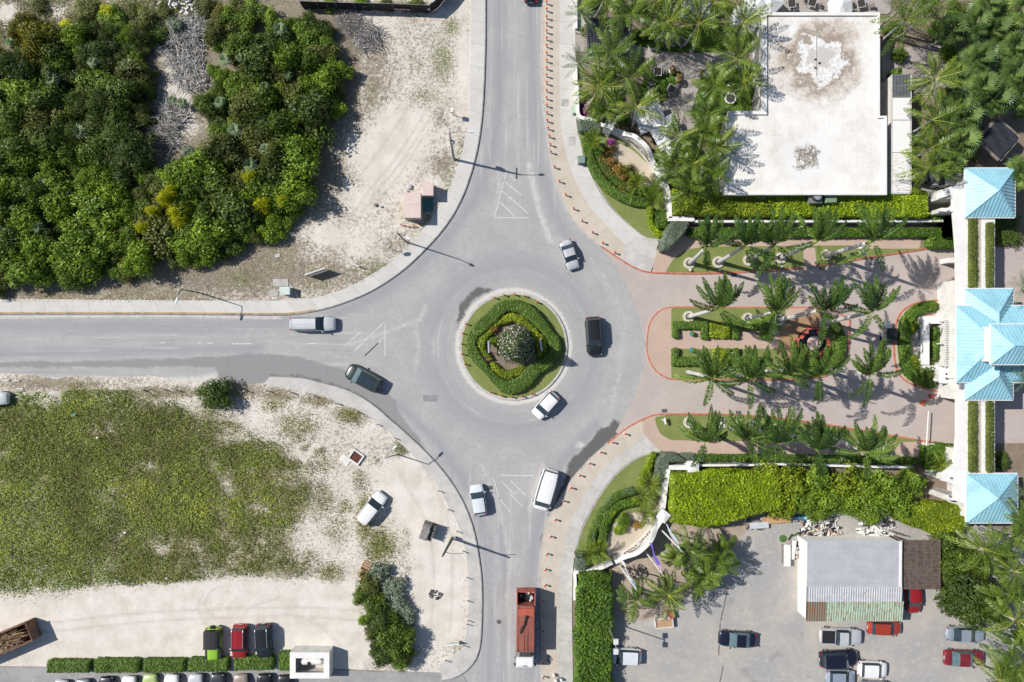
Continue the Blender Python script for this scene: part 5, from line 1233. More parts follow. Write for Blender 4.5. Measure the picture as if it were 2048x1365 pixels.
cc = [(1262, 27, 7), (1336, 45, 7.5), (1397, 48, 7), (1485, 47, 6), (1222, 106, 6.5), (1199, 173, 6), (1274, 214, 7), (1264, 155, 5.5), (1475, 118, 6.5), (1487, 162, 6), (1428, 175, 6.5), (1416, 228, 7), (1357, 274, 6.5), (1408, 268, 7), (1432, 292, 6.5), (1388, 325, 6), (1420, 348, 6), (1380, 372, 5.5), (1210, -4, 6.5), (1312, 2, 6.5), (1360, -12, 7), (1425, 4, 6.5), (1215, 222, 4.5), (1350, 330, 5)]
ccl = ['over the east side of the dark shade roof', 'over the shaded north lawn of the garden', 'over the lawn north of the curved deck', 'covering the white octagonal parasol', 'at the southwest corner of the dark shade roof, one frond orange', 'above the west garden wall', 'large one spreading over the white parasols', 'low one beside the garden tables', 'with long yellow fronds at the east end of the deck', 'beside the west wall of the white roofed building', 'over the garden chairs south of the wooden lounger', 'just north of the lower white roof corner', 'over the parasol behind the northern sign wall', 'touching the lower west edge of the white roof', 'lower one shading the west edge of the white roof', 'behind the inner end of the northern sign wall', 'close to the southwest corner of the white roof', 'over the west end of the olive hedge', 'at the top edge beside the pavement', 'at the top edge north of the lawn', 'cut by the top edge over the parasol', 'at the top edge near the white parasol', 'small one behind the magenta flowers', 'small one behind the sign wall pillar']
rng_ = np.random.RandomState(3)
for i, (x, y, h) in enumerate(cc):
 k = 1 - h / HC
 palm(1024 + (x - 1024) * k + rng_.normal(0, 9), 682 + (y - 682) * k + rng_.normal(0, 7), x, y, h, 'coco', 60 + i, 'coconut palm ' + ccl[i], G1, R=(0.84 if 9 <= i <= 17 else 0.95) if i < 22 else 0.75)
cr = [(1809, 40, 8), (1862, 20, 7.5), (1868, 158, 6.5), (1864, 240, 6.5), (1862, 296, 6), (1856, 336, 5.5), (1830, -10, 8)]
crl = ['with very long fronds east of the white roof', 'at the top edge among the fan palms', 'beside the glass roofed annex', 'east of the annex panels', 'south east of the annex near its end', 'above the service yard', 'cut by the top edge northeast of the white roof']
for i, (x, y, h) in enumerate(cr):
 k = 1 - h / HC
 palm(1024 + (x - 1024) * k - 6, 682 + (y - 682) * k + 6, x, y, h, 'coco', 90 + i, 'coconut palm ' + crl[i], 'coconut palms east of the white roof', R=1.12 if i in (0, 6) else 0.95)
fp = [(1947, 48), (1957, 120), (1962, 175), (1925, 285), (2027, 95), (2024, 148), (1990, 200), (1912, 212), (2037, 22), (1975, 5), (2044, 346), (1915, 150), (1990, 60), (1985, 165), (1905, 60), (2040, 190), (1930, 235), (1900, 330)]
fl_ = ['northwest of the fan palm grove', 'large one in the middle of the grove', 'south of the middle of the grove', 'west of the rotated dark shade roof', 'near the right edge in the grove', 'second along the right edge of the grove', 'north of the rotated dark shade roof', 'west side of the grove by a coconut palm', 'in the top right corner', 'cut by the top edge of the grove', 'behind the northern blue roof', 'by the leaning trunk west of the grove', 'between two larger ones near the top', 'low one in the centre of the grove', 'at the west end near the top edge', 'at the right edge above the curved wall', 'south end of the grove', 'at the end of the service yard']
for i, (x, y) in enumerate(fp):
 h = [5, 5.5, 5.5, 5, 5, 5, 4.5, 4.5, 5, 5, 4.5, 4, 4.5, 4, 4.5, 4.5, 4.5, 4][i]
 k = 1 - h / HC
 palm(1024 + (x - 1024) * k - 3, 682 + (y - 682) * k + 4, x, y, h, 'fan', 120 + i, 'green fan palm, ' + fl_[i], 'fan palm grove', R=1.4 if i not in (11, 12, 13, 17) else 1.15)
for i, (x, y, lb) in enumerate([(1166, 30, 'silvery date palm leaning over the pavement at the top edge'), (1159, 128, 'silvery date palm leaning over the pavement below the dark shade roof'), (2044, 350, 'silvery date palm at the right edge beside the northern blue roof')]):
 palm(x + (12 if i < 2 else 0), y + 22, x, y, 3.6, 'date', 150 + i, lb, None, R=1.25)
for i, (x, y, lb) in enumerate([(2046, 575, 'pale grey palm at the right edge beside the top of the central blue roof'), (2050, 760, 'pale grey palm at the right edge beside the bottom of the central blue roof'), (2048, 985, 'pale grey palm at the right edge beside the southern blue roof')]):
 palm(x, y + 4, x, y, 7, 'date', 155 + i, lb, None, R=1.1)
se = [(2024, 1074, 7), (1968, 1098, 6.5), (2028, 1142, 7), (2018, 1190, 6.5), (2030, 1240, 7), (2028, 1290, 6.5), (2030, 1335, 6.5), (1998, 1362, 6), (2046, 1040, 7)]
sl = ['at the corner of the southern blue roof', 'behind the tree east of the brown pergola', 'at the right edge level with the metal shed', 'right edge beside the dark spreading tree', 'right edge beside the silver sedan', 'right edge above the maroon sedan', 'right edge below the maroon sedan', 'cut by the bottom edge at the right', 'cut by the right edge under the southern blue roof']
for i, (x, y, h) in enumerate(se):
 k = 1 - h / HC
 palm(1024 + (x - 1024) * k, 682 + (y - 682) * k, x, y, h, 'coco', 170 + i, 'coconut palm ' + sl[i], 'coconut palms along the east edge of the car park')
sm = [(1381, 1102, 4.6, .85), (1434, 1122, 3.5, .7), (1412, 1148, 3.2, .65), (1336, 1188, 4.2, .85), (1274, 1200, 4.0, .8), (1395, 1166, 3, .6), (1450, 1104, 3, .6), (1352, 1112, 2.5, .5)]
sml = ['biggest windblown one behind the flagpoles', 'small one at the gravel edge', 'low one casting a round shadow on the gravel', 'with upright yellow fronds by the red crate', 'yellowing one behind the glossy hedge', 'smallest one at the gravel edge', 'small one nearest the belt trees', 'young one between the flagpoles']
for i, (x, y, h, r) in enumerate(sm):
 k = 1 - h / HC
 palm(1024 + (x - 1024) * k, 682 + (y - 682) * k, x, y, h, 'coco', 190 + i, 'coconut palm in the earth bed, ' + sml[i], 'young coconut palms in the earth bed', R=r)
ar = [(1187, 284, 'areca palm at the north end of the northern entrance lawn'), (1274, 370, 'areca palm at the south end of the northern sand bed, western one'), (1303, 370, 'areca palm beside the inner wall pillar of the northern lawn'), (1307, 400, 'areca palm above the lime hedge of the northern lawn'), (1180, 1106, 'areca palm at the foot of the southern entrance lawn, western one'), (1200, 1103, 'areca palm at the foot of the southern entrance lawn, eastern one'), (1286, 992, 'areca palm on the southern lawn below the grey bush'), (1301, 968, 'areca palm touching the large grey bush of the southern lawn'), (1290, 1028, 'areca palm beside the southern sign wall end'), (1878, 930, 'areca palm rising from the thicket hedge at the gate')]
for i, (x, y, lb) in enumerate(ar):
 palm(x + 1, y - 1, x, y, 1.8 if i < 9 else 2.6, 'areca', 210 + i, lb, 'areca palms of the entrance', R=1.0)
# filling shrubs of the resort garden
fs_ = [(1180, 60, 1.2), (1205, 150, 1.5), (1225, 190, 1.4), (1245, 235, 1.3), (1170, 195, 1.0), (1240, 130, 1.2), (1290, 70, 1.0), (1180, 5, 1.6), (1235, 5, 1.5), (1280, 20, 1.4), (1330, 20, 1.5), (1380, 25, 1.2), (1450, 15, 1.2), (1440, 140, 1.1), (1500, 185, 1.0), (1450, 300, 1.6), (1400, 320, 1.5), (1375, 350, 1.5), (1440, 340, 1.4), (1350, 300, 1.0), (1350, 370, 1.3), (1420, 250, 1.2), (1445, 245, 1.2), (1400, 380, 1.3), (1190, 225, 1.3)]
for i, (x, y, r) in enumerate(fs_):
 bush(x, y, r, r * 1.1, ['mid', 'dark', 'bright', 'mid', 'tree'][i % 5], i, {0: 'mid green', 1: 'dark green', 2: 'bright green', 3: 'mid green', 4: 'fine leaved'}[i % 5] + ' shrub under the coconut palms of the restaurant garden', 'garden shrubs under the palms', name='garden_shrub', cat='shrub')
es_ = [(1790, 60, 1.4), (1800, 110, 1.2), (1900, 110, 1.6), (1930, 180, 1.5), (1890, 190, 1.4), (1945, 310, 1.3), (1890, 280, 1.5), (1920, 320, 1.4), (1880, 60, 1.6), (1990, 110, 1.6), (1960, 80, 1.5), (2020, 60, 1.4), (2044, 225, 1.0), (2000, 40, 1.4), (1930, 20, 1.5), (1880, 345, 1.2), (2020, 170, 1.4), (1945, 250, 1.3), (1910, 20, 1.4), (2030, 120, 1.3), (1970, 205, 1.3)]
for i, (x, y, r) in enumerate(es_):
 bush(x, y, r, r, ['mid', 'tree', 'bright', 'mid', 'olive'][i % 5], i, {0: 'mid green', 1: 'fine leaved', 2: 'bright green', 3: 'mid green', 4: 'olive green'}[i % 5] + ' shrub under the palms east of the white roof', 'shrubs of the fan palm grove', name='garden_shrub', cat='shrub')
for i, (x, y, r, h) in enumerate([(1165, 203, .9, .9), (1172, 222, 1.0, .8), (1186, 0, .8, 1.0)]):
 bush(x, y, r, h, 'mag', i, ['magenta flowering bush on the west garden wall, upper', 'magenta flowering bush on the west garden wall, lower', 'magenta flowering bush at the top edge by the pavement'][i], name='flowering_bush', cat='bush')
# trees of the south-east
for i, (x, y, r, h, k, lb) in enumerate([(1935, 1180, 3.6, 5.5, 'treed', 'large dark spreading tree beside the brown pergola'), (1968, 1205, 3.4, 5.2, 'treed', 'dark tree over the bonnet of the silver sedan'), (1925, 1215, 3.2, 5.0, 'treed', 'dark tree lowest of the group east of the shed'), (1905, 1130, 2.6, 4.2, 'tree', 'brighter tree against the brown pergola'), (1945, 1130, 2.2, 4, 'tree', 'bright green tree between the pergola and the palms'), (1890, 1075, 2.2, 3.4, 'mid', 'green tree behind the brown pergola')]):
 bush(x, y, r, h, k, i + 2, lb, 'trees east of the shed', name='spreading_tree', cat='tree')
for i, (x, y, r) in enumerate([(2010, 1110, 1.6), (2035, 1190, 1.5), (1995, 1140, 1.4), (2040, 1270, 1.5), (2010, 1340, 1.3), (2000, 1235, 1.2), (2035, 1350, 1.4)]):
 bush(x, y, r, r, ['mid', 'bright'][i % 2], i, ['mid green', 'bright green'][i % 2] + ' shrub under the palms at the east edge of the car park', 'shrubs of the car park edge', name='garden_shrub', cat='shrub')
bush(2008, 460, 2.6, 1.6, 'treed', 3, 'dark green bush in the courtyard south of the northern blue roof', name='shrub', cat='shrub')
bush(2000, 925, 1.4, 1.4, 'mid', 2, 'green bush in the courtyard north of the southern blue roof', name='shrub', cat='shrub')
# ------------------------------------------------------------------ buildings and walls
M_WHITE = paint('white_render', (0.76, 0.745, 0.715), 0.8, dirt=0.06, scale=0.7, use_obj=False)
M_WHITE2 = paint('weathered_white_render', (0.72, 0.70, 0.66), 0.85, dirt=0.14, scale=0.9, use_obj=False)
M_DKGREY = paint('dark_grey', (0.05, 0.05, 0.055), 0.6)
M_STEEL = paint('galvanised_steel', (0.42, 0.43, 0.44), 0.4, 0.6, dirt=0.15)
M_BLACK = paint('matt_black', (0.018, 0.018, 0.02), 0.6)
M_WOOD = paint('tan_wood', (0.36, 0.25, 0.15), 0.8, dirt=0.2, scale=4)
M_GWOOD = paint('grey_weathered_wood', (0.25, 0.22, 0.20), 0.9, dirt=0.25, scale=5)
def pz(poly, z): return [tuple(P(x, y, z))[:2] for x, y in poly]
def roof_mat():
 g = G('stained_white_roof')
 pos = g.pos(); s = g.sep(pos)
 def ringd(px, py, r, seed, amp):
  c = P(px, py, 4.5)
  dx = g.m('SUBTRACT', s[0], c.x); dy = g.m('SUBTRACT', s[1], c.y)
  d = g.m('SQRT', g.m('ADD', g.m('MULTIPLY', dx, dx), g.m('MULTIPLY', dy, dy)))
  n = g.noise(0.55, 6, 0.7, g.mapv(pos, loc=(seed, seed * 2, 0)))
  return g.m('ADD', g.m('DIVIDE', d, r), g.m('MULTIPLY', g.m('SUBTRACT', n, 0.5), amp))
 n1 = g.noise(0.4, 6, 0.7); n2 = g.noise(3.2, 6, 0.75); n3 = g.noise(11, 4, 0.7)
 c = g.mix(g.m('MULTIPLY', g.mr(n1, 0.40, 0.70), 0.6), (0.76, 0.745, 0.715), (0.60, 0.555, 0.49))
 sm = g.m('FRACT', g.m('MULTIPLY', s[0], .55))
 c = g.mix(g.m('MULTIPLY', g.mr(sm, .03, .015), .3), c, (.4, .38, .35))
 c = g.mix(g.m('MULTIPLY', g.mr(n2, 0.58, 0.72), 0.4), c, (0.48, 0.41, 0.33))
 ex = g.noise(0.16, 5, .65, g.mapv(pos, loc=(2, 3, 0)))
 c = g.mix(g.m('MULTIPLY', g.m('MULTIPLY', g.mr(ex, .46, .66), g.mr(s[1], 10, 44)), g.mr(n2, .3, .7, .15, .7)), c, (0.40, 0.33, 0.26))
 d = ringd(1642, 118, 6.9, 3, 1.15)
 up = g.mr(d, 1.0, 0.5)
 c = g.mix(g.m('MULTIPLY', up, g.mr(n2, 0.2, 0.75, 0.35, 0.95)), c, (0.33, 0.245, 0.165))
 c = g.mix(g.m('MULTIPLY', g.mr(d, 0.66, 0.5), g.mr(n3, 0.35, 0.6, 0.2, 0.9)), c, (0.24, 0.19, 0.145))
 c = g.mix(g.m('MULTIPLY', g.mr(d, 0.50, 0.40), g.mr(n2, 0.3, 0.7, 1.0, 0.45)), c, (0.82, 0.82, 0.82))
 c = g.mix(g.m('MULTIPLY', g.mr(d, 0.27, 0.20), g.mr(n3, 0.3, 0.6, 0.4, 0.95)), c, (0.46, 0.43, 0.385))
 d2 = ringd(1512, 70, 3.0, 8, 1.2)
 c = g.mix(g.m('MULTIPLY', g.mr(d2, 0.8, 0.3), g.mr(n2, 0.3, 0.6, 0.1, 0.6)), c, (0.40, 0.32, 0.24))
 d3 = ringd(1615, 314, 4.2, 5, 1.1)
 c = g.mix(g.m('MULTIPLY', g.mr(d3, 1.05, 0.95), 0.12), c, (0.55, 0.50, 0.44))
 c = g.mix(g.m('MULTIPLY', g.mr(d3, 0.95, 0.6), .6), c, (0.72, 0.72, 0.72))
 c = g.mix(g.m('MULTIPLY', g.mr(d3, 0.48, 0.3), g.mr(n2, 0.4, 0.52)), c, (0.22, 0.19, 0.15))
 g.fin(c, 0.85, 0, 0.2)
 return g.mat
def restaurant():
 t = thing('flat_roofed_building', 'large white flat roofed building with a brown water stain round a white crust', 'building')
 z = 4.5
 RP_ = [(1524, 25), (1760, 25), (1760, 232), (1774, 232), (1774, 390), (1449, 390), (1457, 222), (1524, 222)]
 rim = pz(RP_, z)
 inn = pz([(1534, 31), (1756, 31), (1756, 236), (1770, 236), (1770, 386), (1455, 386), (1462, 229), (1534, 229)], z)
 m = MB(); m.prism(inn, 0.0, z - 0.28); m.build('roof', roof_mat(), t)
 m = MB(); n = len(rim)
 vs = [(x, y, zz) for zz in (z - 0.5, z) for x, y in rim] + [(x, y, zz) for zz in (z, z - 0.3) for x, y in inn]
 fs = []
 for k in range(n):
  k2 = (k + 1) % n
  for q in range(3): fs.append((q * n + k, (q + 1) * n + k, (q + 1) * n + k2, q * n + k2))
  fs.append((k, k2, 3 * n + k2, 3 * n + k))
 m.add(vs, fs); m.build('parapet', M_WHITE, t)
 m = MB(); m.prism(pz([(1528, 28), (1757, 28), (1757, 235), (1771, 235), (1771, 387), (1452, 387), (1460, 225), (1528, 225)], z), 0, z - 0.52); m.build('wall', M_WHITE2, t)
 m = MB()
 for x, y in [(1640, 125), (1632, 118), (1632, 135)]: p = P(x, y, z); m.cyl((p.x, p.y, z - 0.3), (p.x, p.y, z - 0.1), 0.12)
 m.build('roof_drain', M_DKGREY, t)
 m = MB(); a, b = P(1634, 52, z), P(1634, 150, z); m.tube([(a.x, a.y, z - 0.22), (b.x, b.y, z - 0.22)], 0.05, 6); m.build('roof_pipe', paint('pale_pipe', (0.5, 0.47, 0.42), 0.7), t)
 m = MB()
 for s_ in (-0.22, 0.22):
  p = P(1521, 393, z); m.tube([(p.x + s_ + 0.9, p.y - 0.5, 1.8), (p.x + s_, p.y + 0.1, z + 0.5)], 0.035, 5)
 for q in range(8):
  u = q / 8; p = P(1521, 393, z); m.tube([(p.x - .22 + .9 * (1 - u), p.y - .5 + .6 * u, 1.8 + (z - 1.3) * u), (p.x + .22 + .9 * (1 - u), p.y - .5 + .6 * u, 1.8 + (z - 1.3) * u)], 0.025, 4)
 m.build('ladder', M_DKGREY, t)
 # annex
 t = thing('annex', 'long narrow annex with dark glass roof and white roof panels', 'annex')
 z = 3.3
 m = MB(); m.prism(pz([(1785, 150), (1821, 150), (1821, 388), (1784, 388)], z), 0, z - 0.12); m.build('wall', M_WHITE2, t)
 g = G('annex_panel'); n = g.noise(1.0, 5, 0.7); n2 = g.noise(4, 5, 0.7, g.mapv(g.pos(), sc=(0.3, 2.5, 1))); y_ = g.sep(g.pos())[1]
 c = g.mix(g.m('MULTIPLY', g.mr(n, 0.5, 0.75), 0.3), (0.76, 0.75, 0.74), (0.58, 0.55, 0.5))
 c = g.mix(g.m('MULTIPLY', g.mr(n2, 0.5, 0.6), g.mr(y_, P(0, 300, z).y, P(0, 340, z).y)), c, (0.36, 0.31, 0.26))
 pm = g.fin(c, 0.6)
 for y0, y1 in [(196, 240), (242, 305), (307, 386)]:
  m = MB(); m.prism(pz([(1785, y0), (1820, y0), (1820, y1), (1785, y1)], z), z - 0.1, z + 0.02); m.build('roof_panel', pm, t)
 m = MB(); m.prism(pz([(1785, 150), (1820, 150), (1820, 194), (1785, 194)], z), z - 0.1, z); gl = m.build('glass_roof', paint('blue_black_glass', (0.035, 0.042, 0.055), 0.12, dirt=0.3), t)
 m = MB()
 for k in range(13):
  a, b = P(1785.5 + k * 2.85, 150, z), P(1785.5 + k * 2.85, 194, z); m.box((a.x + b.x) / 2, (a.y + b.y) / 2, z + 0.003, 0.05, abs(a.y - b.y), 0.05)
 for k in range(3):
  a, b = P(1785, 150.5 + k * 21.5, z), P(1820, 150.5 + k * 21.5, z); m.box((a.x + b.x) / 2, a.y, z + 0.004, b.x - a.x, 0.12, 0.06)
 m.build('glazing_bar', M_STEEL, gl)
 m = MB()
 for x in (1783.5, 1822): a, b = P(x, 150, z), P(x, 388, z); m.box(a.x, (a.y + b.y) / 2, z - 0.12, 0.12, a.y - b.y, 0.17)
 m.build('gutter', paint('pale_gutter', (0.6, 0.58, 0.55), 0.6), t)
 hedge('living_wall', 'steep green creeper wall between the white building and the annex', poly_fn([(1770, 152), (1780, 148), (1783, 150), (1783, 255), (1776, 262), (1772, 240)]), (1766, 144, 1788, 266), 3.0, F_HEDGE, 0.1, 70, seed=81, cat='green wall', round_=12)
restaurant()
# cooling units on the hedge side
def aircon():
 t = thing('cooling_unit', 'round topped grey cooling fan unit beside the hedge', 'cooling unit', P(1628, 397, 3.2))
 m = MB(); m.box(0, 0, 0, 1.55, 1.35, 0.55); m.build('base', M_STEEL, t); t.scale = (1.1, 1.1, 1)
 m = MB(); m.tube([(0.05, 0.05, 0.5), (0.05, 0.05, 0.95), (0.05, 0.05, 1.0)], [0.58, 0.58, 0.5], 20); m.build('fan_shroud', paint('fan_black', (0.03, 0.03, 0.032), 0.5), t)
 m = MB(); m.cyl((0.05, 0.05, 0.9), (0.05, 0.05, 1.03), 0.42, n=20); m.cyl((0.05, .05, .98), (.05, .05, 1.08), .1); m.build('fan_grille', paint('grille_grey', (0.3, 0.31, 0.33), 0.5), t)
 m = MB();
 for x in (-.5, .5): m.box(x, 0, -2.9, 0.12, 0.9, 2.9)
 m.build('stand', M_DKGREY, t)
 t = thing('roof_box', 'sage green square metal box with a domed lid beside the hedge', 'utility box', P(1660, 398, 3.2))
 m = MB(); m.box(0, 0, -2.9, 1.35, 1.15, 3.1); m.build('body', paint('sage_metal', (0.14, 0.20, 0.13), 0.55), t)
 m = MB(); m.box(0, 0, 0.2, 1.55, 1.3, 0.28, top=0.86); m.build('lid', paint('sage_lid', (0.20, 0.29, 0.185), 0.5), t)
 t = thing('wall_vent', 'small white vent hood between the annex and the cooling yard', 'vent', P(1796, 382, 2.4))
 m = MB(); m.box(0, 0, -0.8, 1.0, .8, 1.0); m.box(0, -.1, 0.2, 1.15, .9, .12); m.build('hood', M_WHITE, t); m = MB(); m.box(0, 0, -2.3, .3, .3, 1.5); m.build('bracket', M_STEEL, t)
aircon()
# ---- garden walls
def wall(name, label, pts, th, h, z0=0.05, mat=None, parent=None, hfn=None, cap=True):
 c = crom(pts, 5) if len(pts) > 2 else resamp(np.array(pts, float), 6)
 n = len(c); m = MB()
 t = thing(name, label, 'wall')
 tt = np.gradient(c, axis=0); tt /= np.linalg.norm(tt, axis=1)[:, None]
 nn = np.stack([-tt[:, 1], tt[:, 0]], 1)
 for nm, w, dz, mt in (('body', th, 0, mat or M_WHITE2), ('coping', th + 0.12, 1, M_WHITE)):
  m = MB(); vs = []
  for i in range(n):
   hh = h if hfn is None else hfn(i / (n - 1))
   za, zb = (z0, z0 + hh - 0.08) if not dz else (z0 + hh - 0.08, z0 + hh)
   for sg, zz in ((-1, za), (-1, zb), (1, zb), (1, za)):
    p = P(c[i, 0], c[i, 1]) ; vs.append((p.x + sg * nn[i, 0] * w / 2, p.y - sg * nn[i, 1] * w / 2, zz))
  fs = [(4 * i + q, 4 * i + (q + 1) % 4, 4 * i + 4 + (q + 1) % 4, 4 * i + 4 + q) for i in range(n - 1) for q in range(4)] + [(0, 3, 2, 1), (4 * n - 4, 4 * n - 3, 4 * n - 2, 4 * n - 1)]
  m.add(vs, fs); o = m.build(nm, mt, t)
  fixn(o)
 return t, c
def fixn(o):
 import bmesh
 bm = bmesh.new(); bm.from_mesh(o.data); bmesh.ops.recalc_face_normals(bm, faces=bm.faces); bm.to_mesh(o.data); bm.free()
def pillar(px, py, s, h, rot, label, z0=0.05):
 p = P(px, py); t = thing('wall_pillar', label, 'pillar', (p.x, p.y, z0), rot)
 m = MB(); m.box(0, 0, 0, s, s, h - 0.25); m.build('shaft', M_WHITE2, t)
 m = MB(); m.box(0, 0, h - 0.25, s + .18, s + .18, 0.12); m.box(0, 0, h - 0.13, s + 0.18, s + 0.18, 0.2, top=0.25); m.build('cap', M_WHITE, t)
 m = MB(); m.box(0, 0, 0, s + .16, s + .16, 0.3); m.build('plinth', paint('pillar_plinth', (0.55, .42, .32), .8), t)
M_LET = paint('bronze_lettering', (0.17, 0.065, 0.035), 0.5, dirt=0.1)
def letters(parent, word, pos, size, mat, name='lettering', extrude=0.03):
 """pos(i, n) gives a matrix for each character cell"""
 me_all = MB()
 n = len(word)
 dg = None
 for i, ch in enumerate(word):
  if ch == ' ': continue
  cu = bpy.data.curves.new('glyph', 'FONT'); cu.body = ch; cu.size = size; cu.extrude = extrude; cu.align_x = 'CENTER'; cu.offset = 0.012
  ob = bpy.data.objects.new('glyph', cu); COL.objects.link(ob)
  dg = bpy.context.evaluated_depsgraph_get()
  me = ob.evaluated_get(dg).to_mesh()
  M = pos(i, n)
  me_all.add([M @ v.co for v in me.vertices], [tuple(p.vertices) for p in me.polygons])
  ob.evaluated_get(dg).to_mesh_clear()
  bpy.data.objects.remove(ob); bpy.data.curves.remove(cu)
 return me_all.build(name, mat, parent)
def sign_wall(label, pts, side_sign, word_rng, flip):
 """curved wall, higher in the middle, with letters on its road-side face"""
 hf = lambda s: 1.9 + 1.5 * math.exp(-((s - 0.5) / 0.26) ** 4)
 t, c = wall('sign_wall', label, pts, 0.45, 3, hfn=hf)
 n = len(c); tt = np.gradient(c, axis=0); tt /= np.linalg.norm(tt, axis=1)[:, None]
 def pos(i, N, zz=1.25, off=0.27):
  s = word_rng[0] + (word_rng[1] - word_rng[0]) * (i + 0.5) / N
  if flip: s = word_rng[1] - (word_rng[1] - word_rng[0]) * (i + 0.5) / N
  k = s * (n - 1); a = int(k); f = k - a; b = min(a + 1, n - 1)
  q = c[a] * (1 - f) + c[b] * f; d = tt[a] * (1 - f) + tt[b] * f
  p = P(q[0], q[1]); tx = Vector((d[0], -d[1], 0)).normalized()
  if flip: tx = -tx
  nr = Vector((tx.y, -tx.x, 0))     # outward for a reader with tx to the right
  M = Matrix(((tx.x, 0, nr.x, p.x + nr.x * off), (tx.y, 0, nr.y, p.y + nr.y * off), (0, 1, 0, zz + 0.05), (0, 0, 0, 1)))
  return M
 letters(t, 'SEVEN STARS', pos, 0.62, M_LET)
 # sweeping star emblem above the words
 m = MB()
 for k in range(26):
  u = k / 25; M = pos(u * 5.0 + 3.6, 11, 1.98 + 0.5 * math.sin(u * 2.6) - 0.15 * u)
  w = 0.16 * (0.25 + u)
  m.add([M @ Vector((-w, -w * .5, 0.02)), M @ Vector((w, -w * .6, 0.02)), M @ Vector((w * .8, w * .7, 0.03)), M @ Vector((-w * .7, w * .5, 0.03))], [(0, 1, 2, 3)])
 for k, (u, v) in enumerate([(6.2, 2.75), (7.0, 2.7), (7.8, 2.5), (5.2, 2.65), (4.4, 2.45), (8.4, 2.2), (3.8, 2.2)]):
  M = pos(u, 11, v); star = [M @ Vector((math.sin(j * math.pi / 5) * (0.14 if j % 2 == 0 else 0.06), math.cos(j * math.pi / 5) * (0.14 if j % 2 == 0 else 0.06), 0.03)) for j in range(10)]
  m.add(star, [tuple(reversed(range(10)))])
 m.build('star_emblem', M_LET, t)
 return t
sign_wall('tall curved white wall with brown lettering beside the northern sand bed', [(1222, 266), (1240, 276), (1262, 289), (1284, 309), (1302, 334), (1312, 350)], 1, (0.30, 0.80), False)
sign_wall('tall curved white wall with brown lettering beside the southern sand bed', [(1322, 1026), (1308, 1046), (1293, 1066), (1274, 1085), (1252, 1101), (1226, 1116)], 1, (0.28, 0.82), False)
pillar(1213, 264, 1.15, 3.6, -0.5, 'white square pillar with pyramid cap at the outer end of the northern sign wall')
pillar(1312, 354, 1.25, 3.0, -0.9, 'white square pillar at the inner end of the northern sign wall')
pillar(1318, 1022, 1.25, 3.0, 0.9, 'white square pillar at the inner end of the southern sign wall')
pillar(1378, 928, 1.3, 2.4, 0, 'white square pillar where the southern corner wall meets the metal rail')
wall('garden_wall', 'low white garden wall running beside the north pavement', [(1152, 178), (1153, 205), (1156, 238), (1180, 246), (1205, 258)], 0.35, 1.3)
wall('garden_wall', 'short low white garden wall at the top edge beside the pavement', [(1151, -40), (1151, 10), (1151, 62)], 0.25, 0.7)
wall('garden_wall', 'low white garden wall between the deck steps and the magenta bushes', [(1151, 128), (1151, 150), (1152, 172)], 0.25, 0.7)
wall('garden_wall', 'white wall down the inner side of the northern entrance lawn', [(1318, 360), (1326, 376), (1332, 400), (1334, 441)], 0.5, 1.7)
wall('garden_wall', 'white wall below the olive hedge, turning the northern corner', [(1332, 442.5), (1382, 443)], 0.5, 1.7)
wall('garden_wall', 'long thin white wall between the tall hedges and the low north hedge', [(1384, 447), (1500, 447), (1906, 446)], 0.2, 1.5)
wall('garden_wall', 'white corner wall between the grey bush and the lime hedge', [(1332, 931), (1370, 931)], 0.5, 1.7)
wall('garden_wall', 'white wall descending beside the lime hedge to the southern sign wall', [(1331, 934), (1326, 965), (1322, 1000), (1320, 1014)], 0.5, 1.7)
wall('garden_wall', 'thin pale blue white metal rail wall along the south footpath hedge', [(1390, 927), (1480, 926.5), (1540, 925), (1600, 926), (1740, 930), (1812, 930)], 0.16, 1.6, mat=paint('rail_blue_white', (0.55, 0.62, 0.64), 0.4))
wall('garden_wall', 'white low wall at the road end of the glossy hedge', [(1222, 1120), (1196, 1132), (1166, 1138), (1148, 1139)], 0.35, 1.2)
wall('garden_wall', 'short white wall down the west side of the glossy hedge', [(1148, 1142), (1149, 1160), (1148, 1196)], 0.3, 0.9)
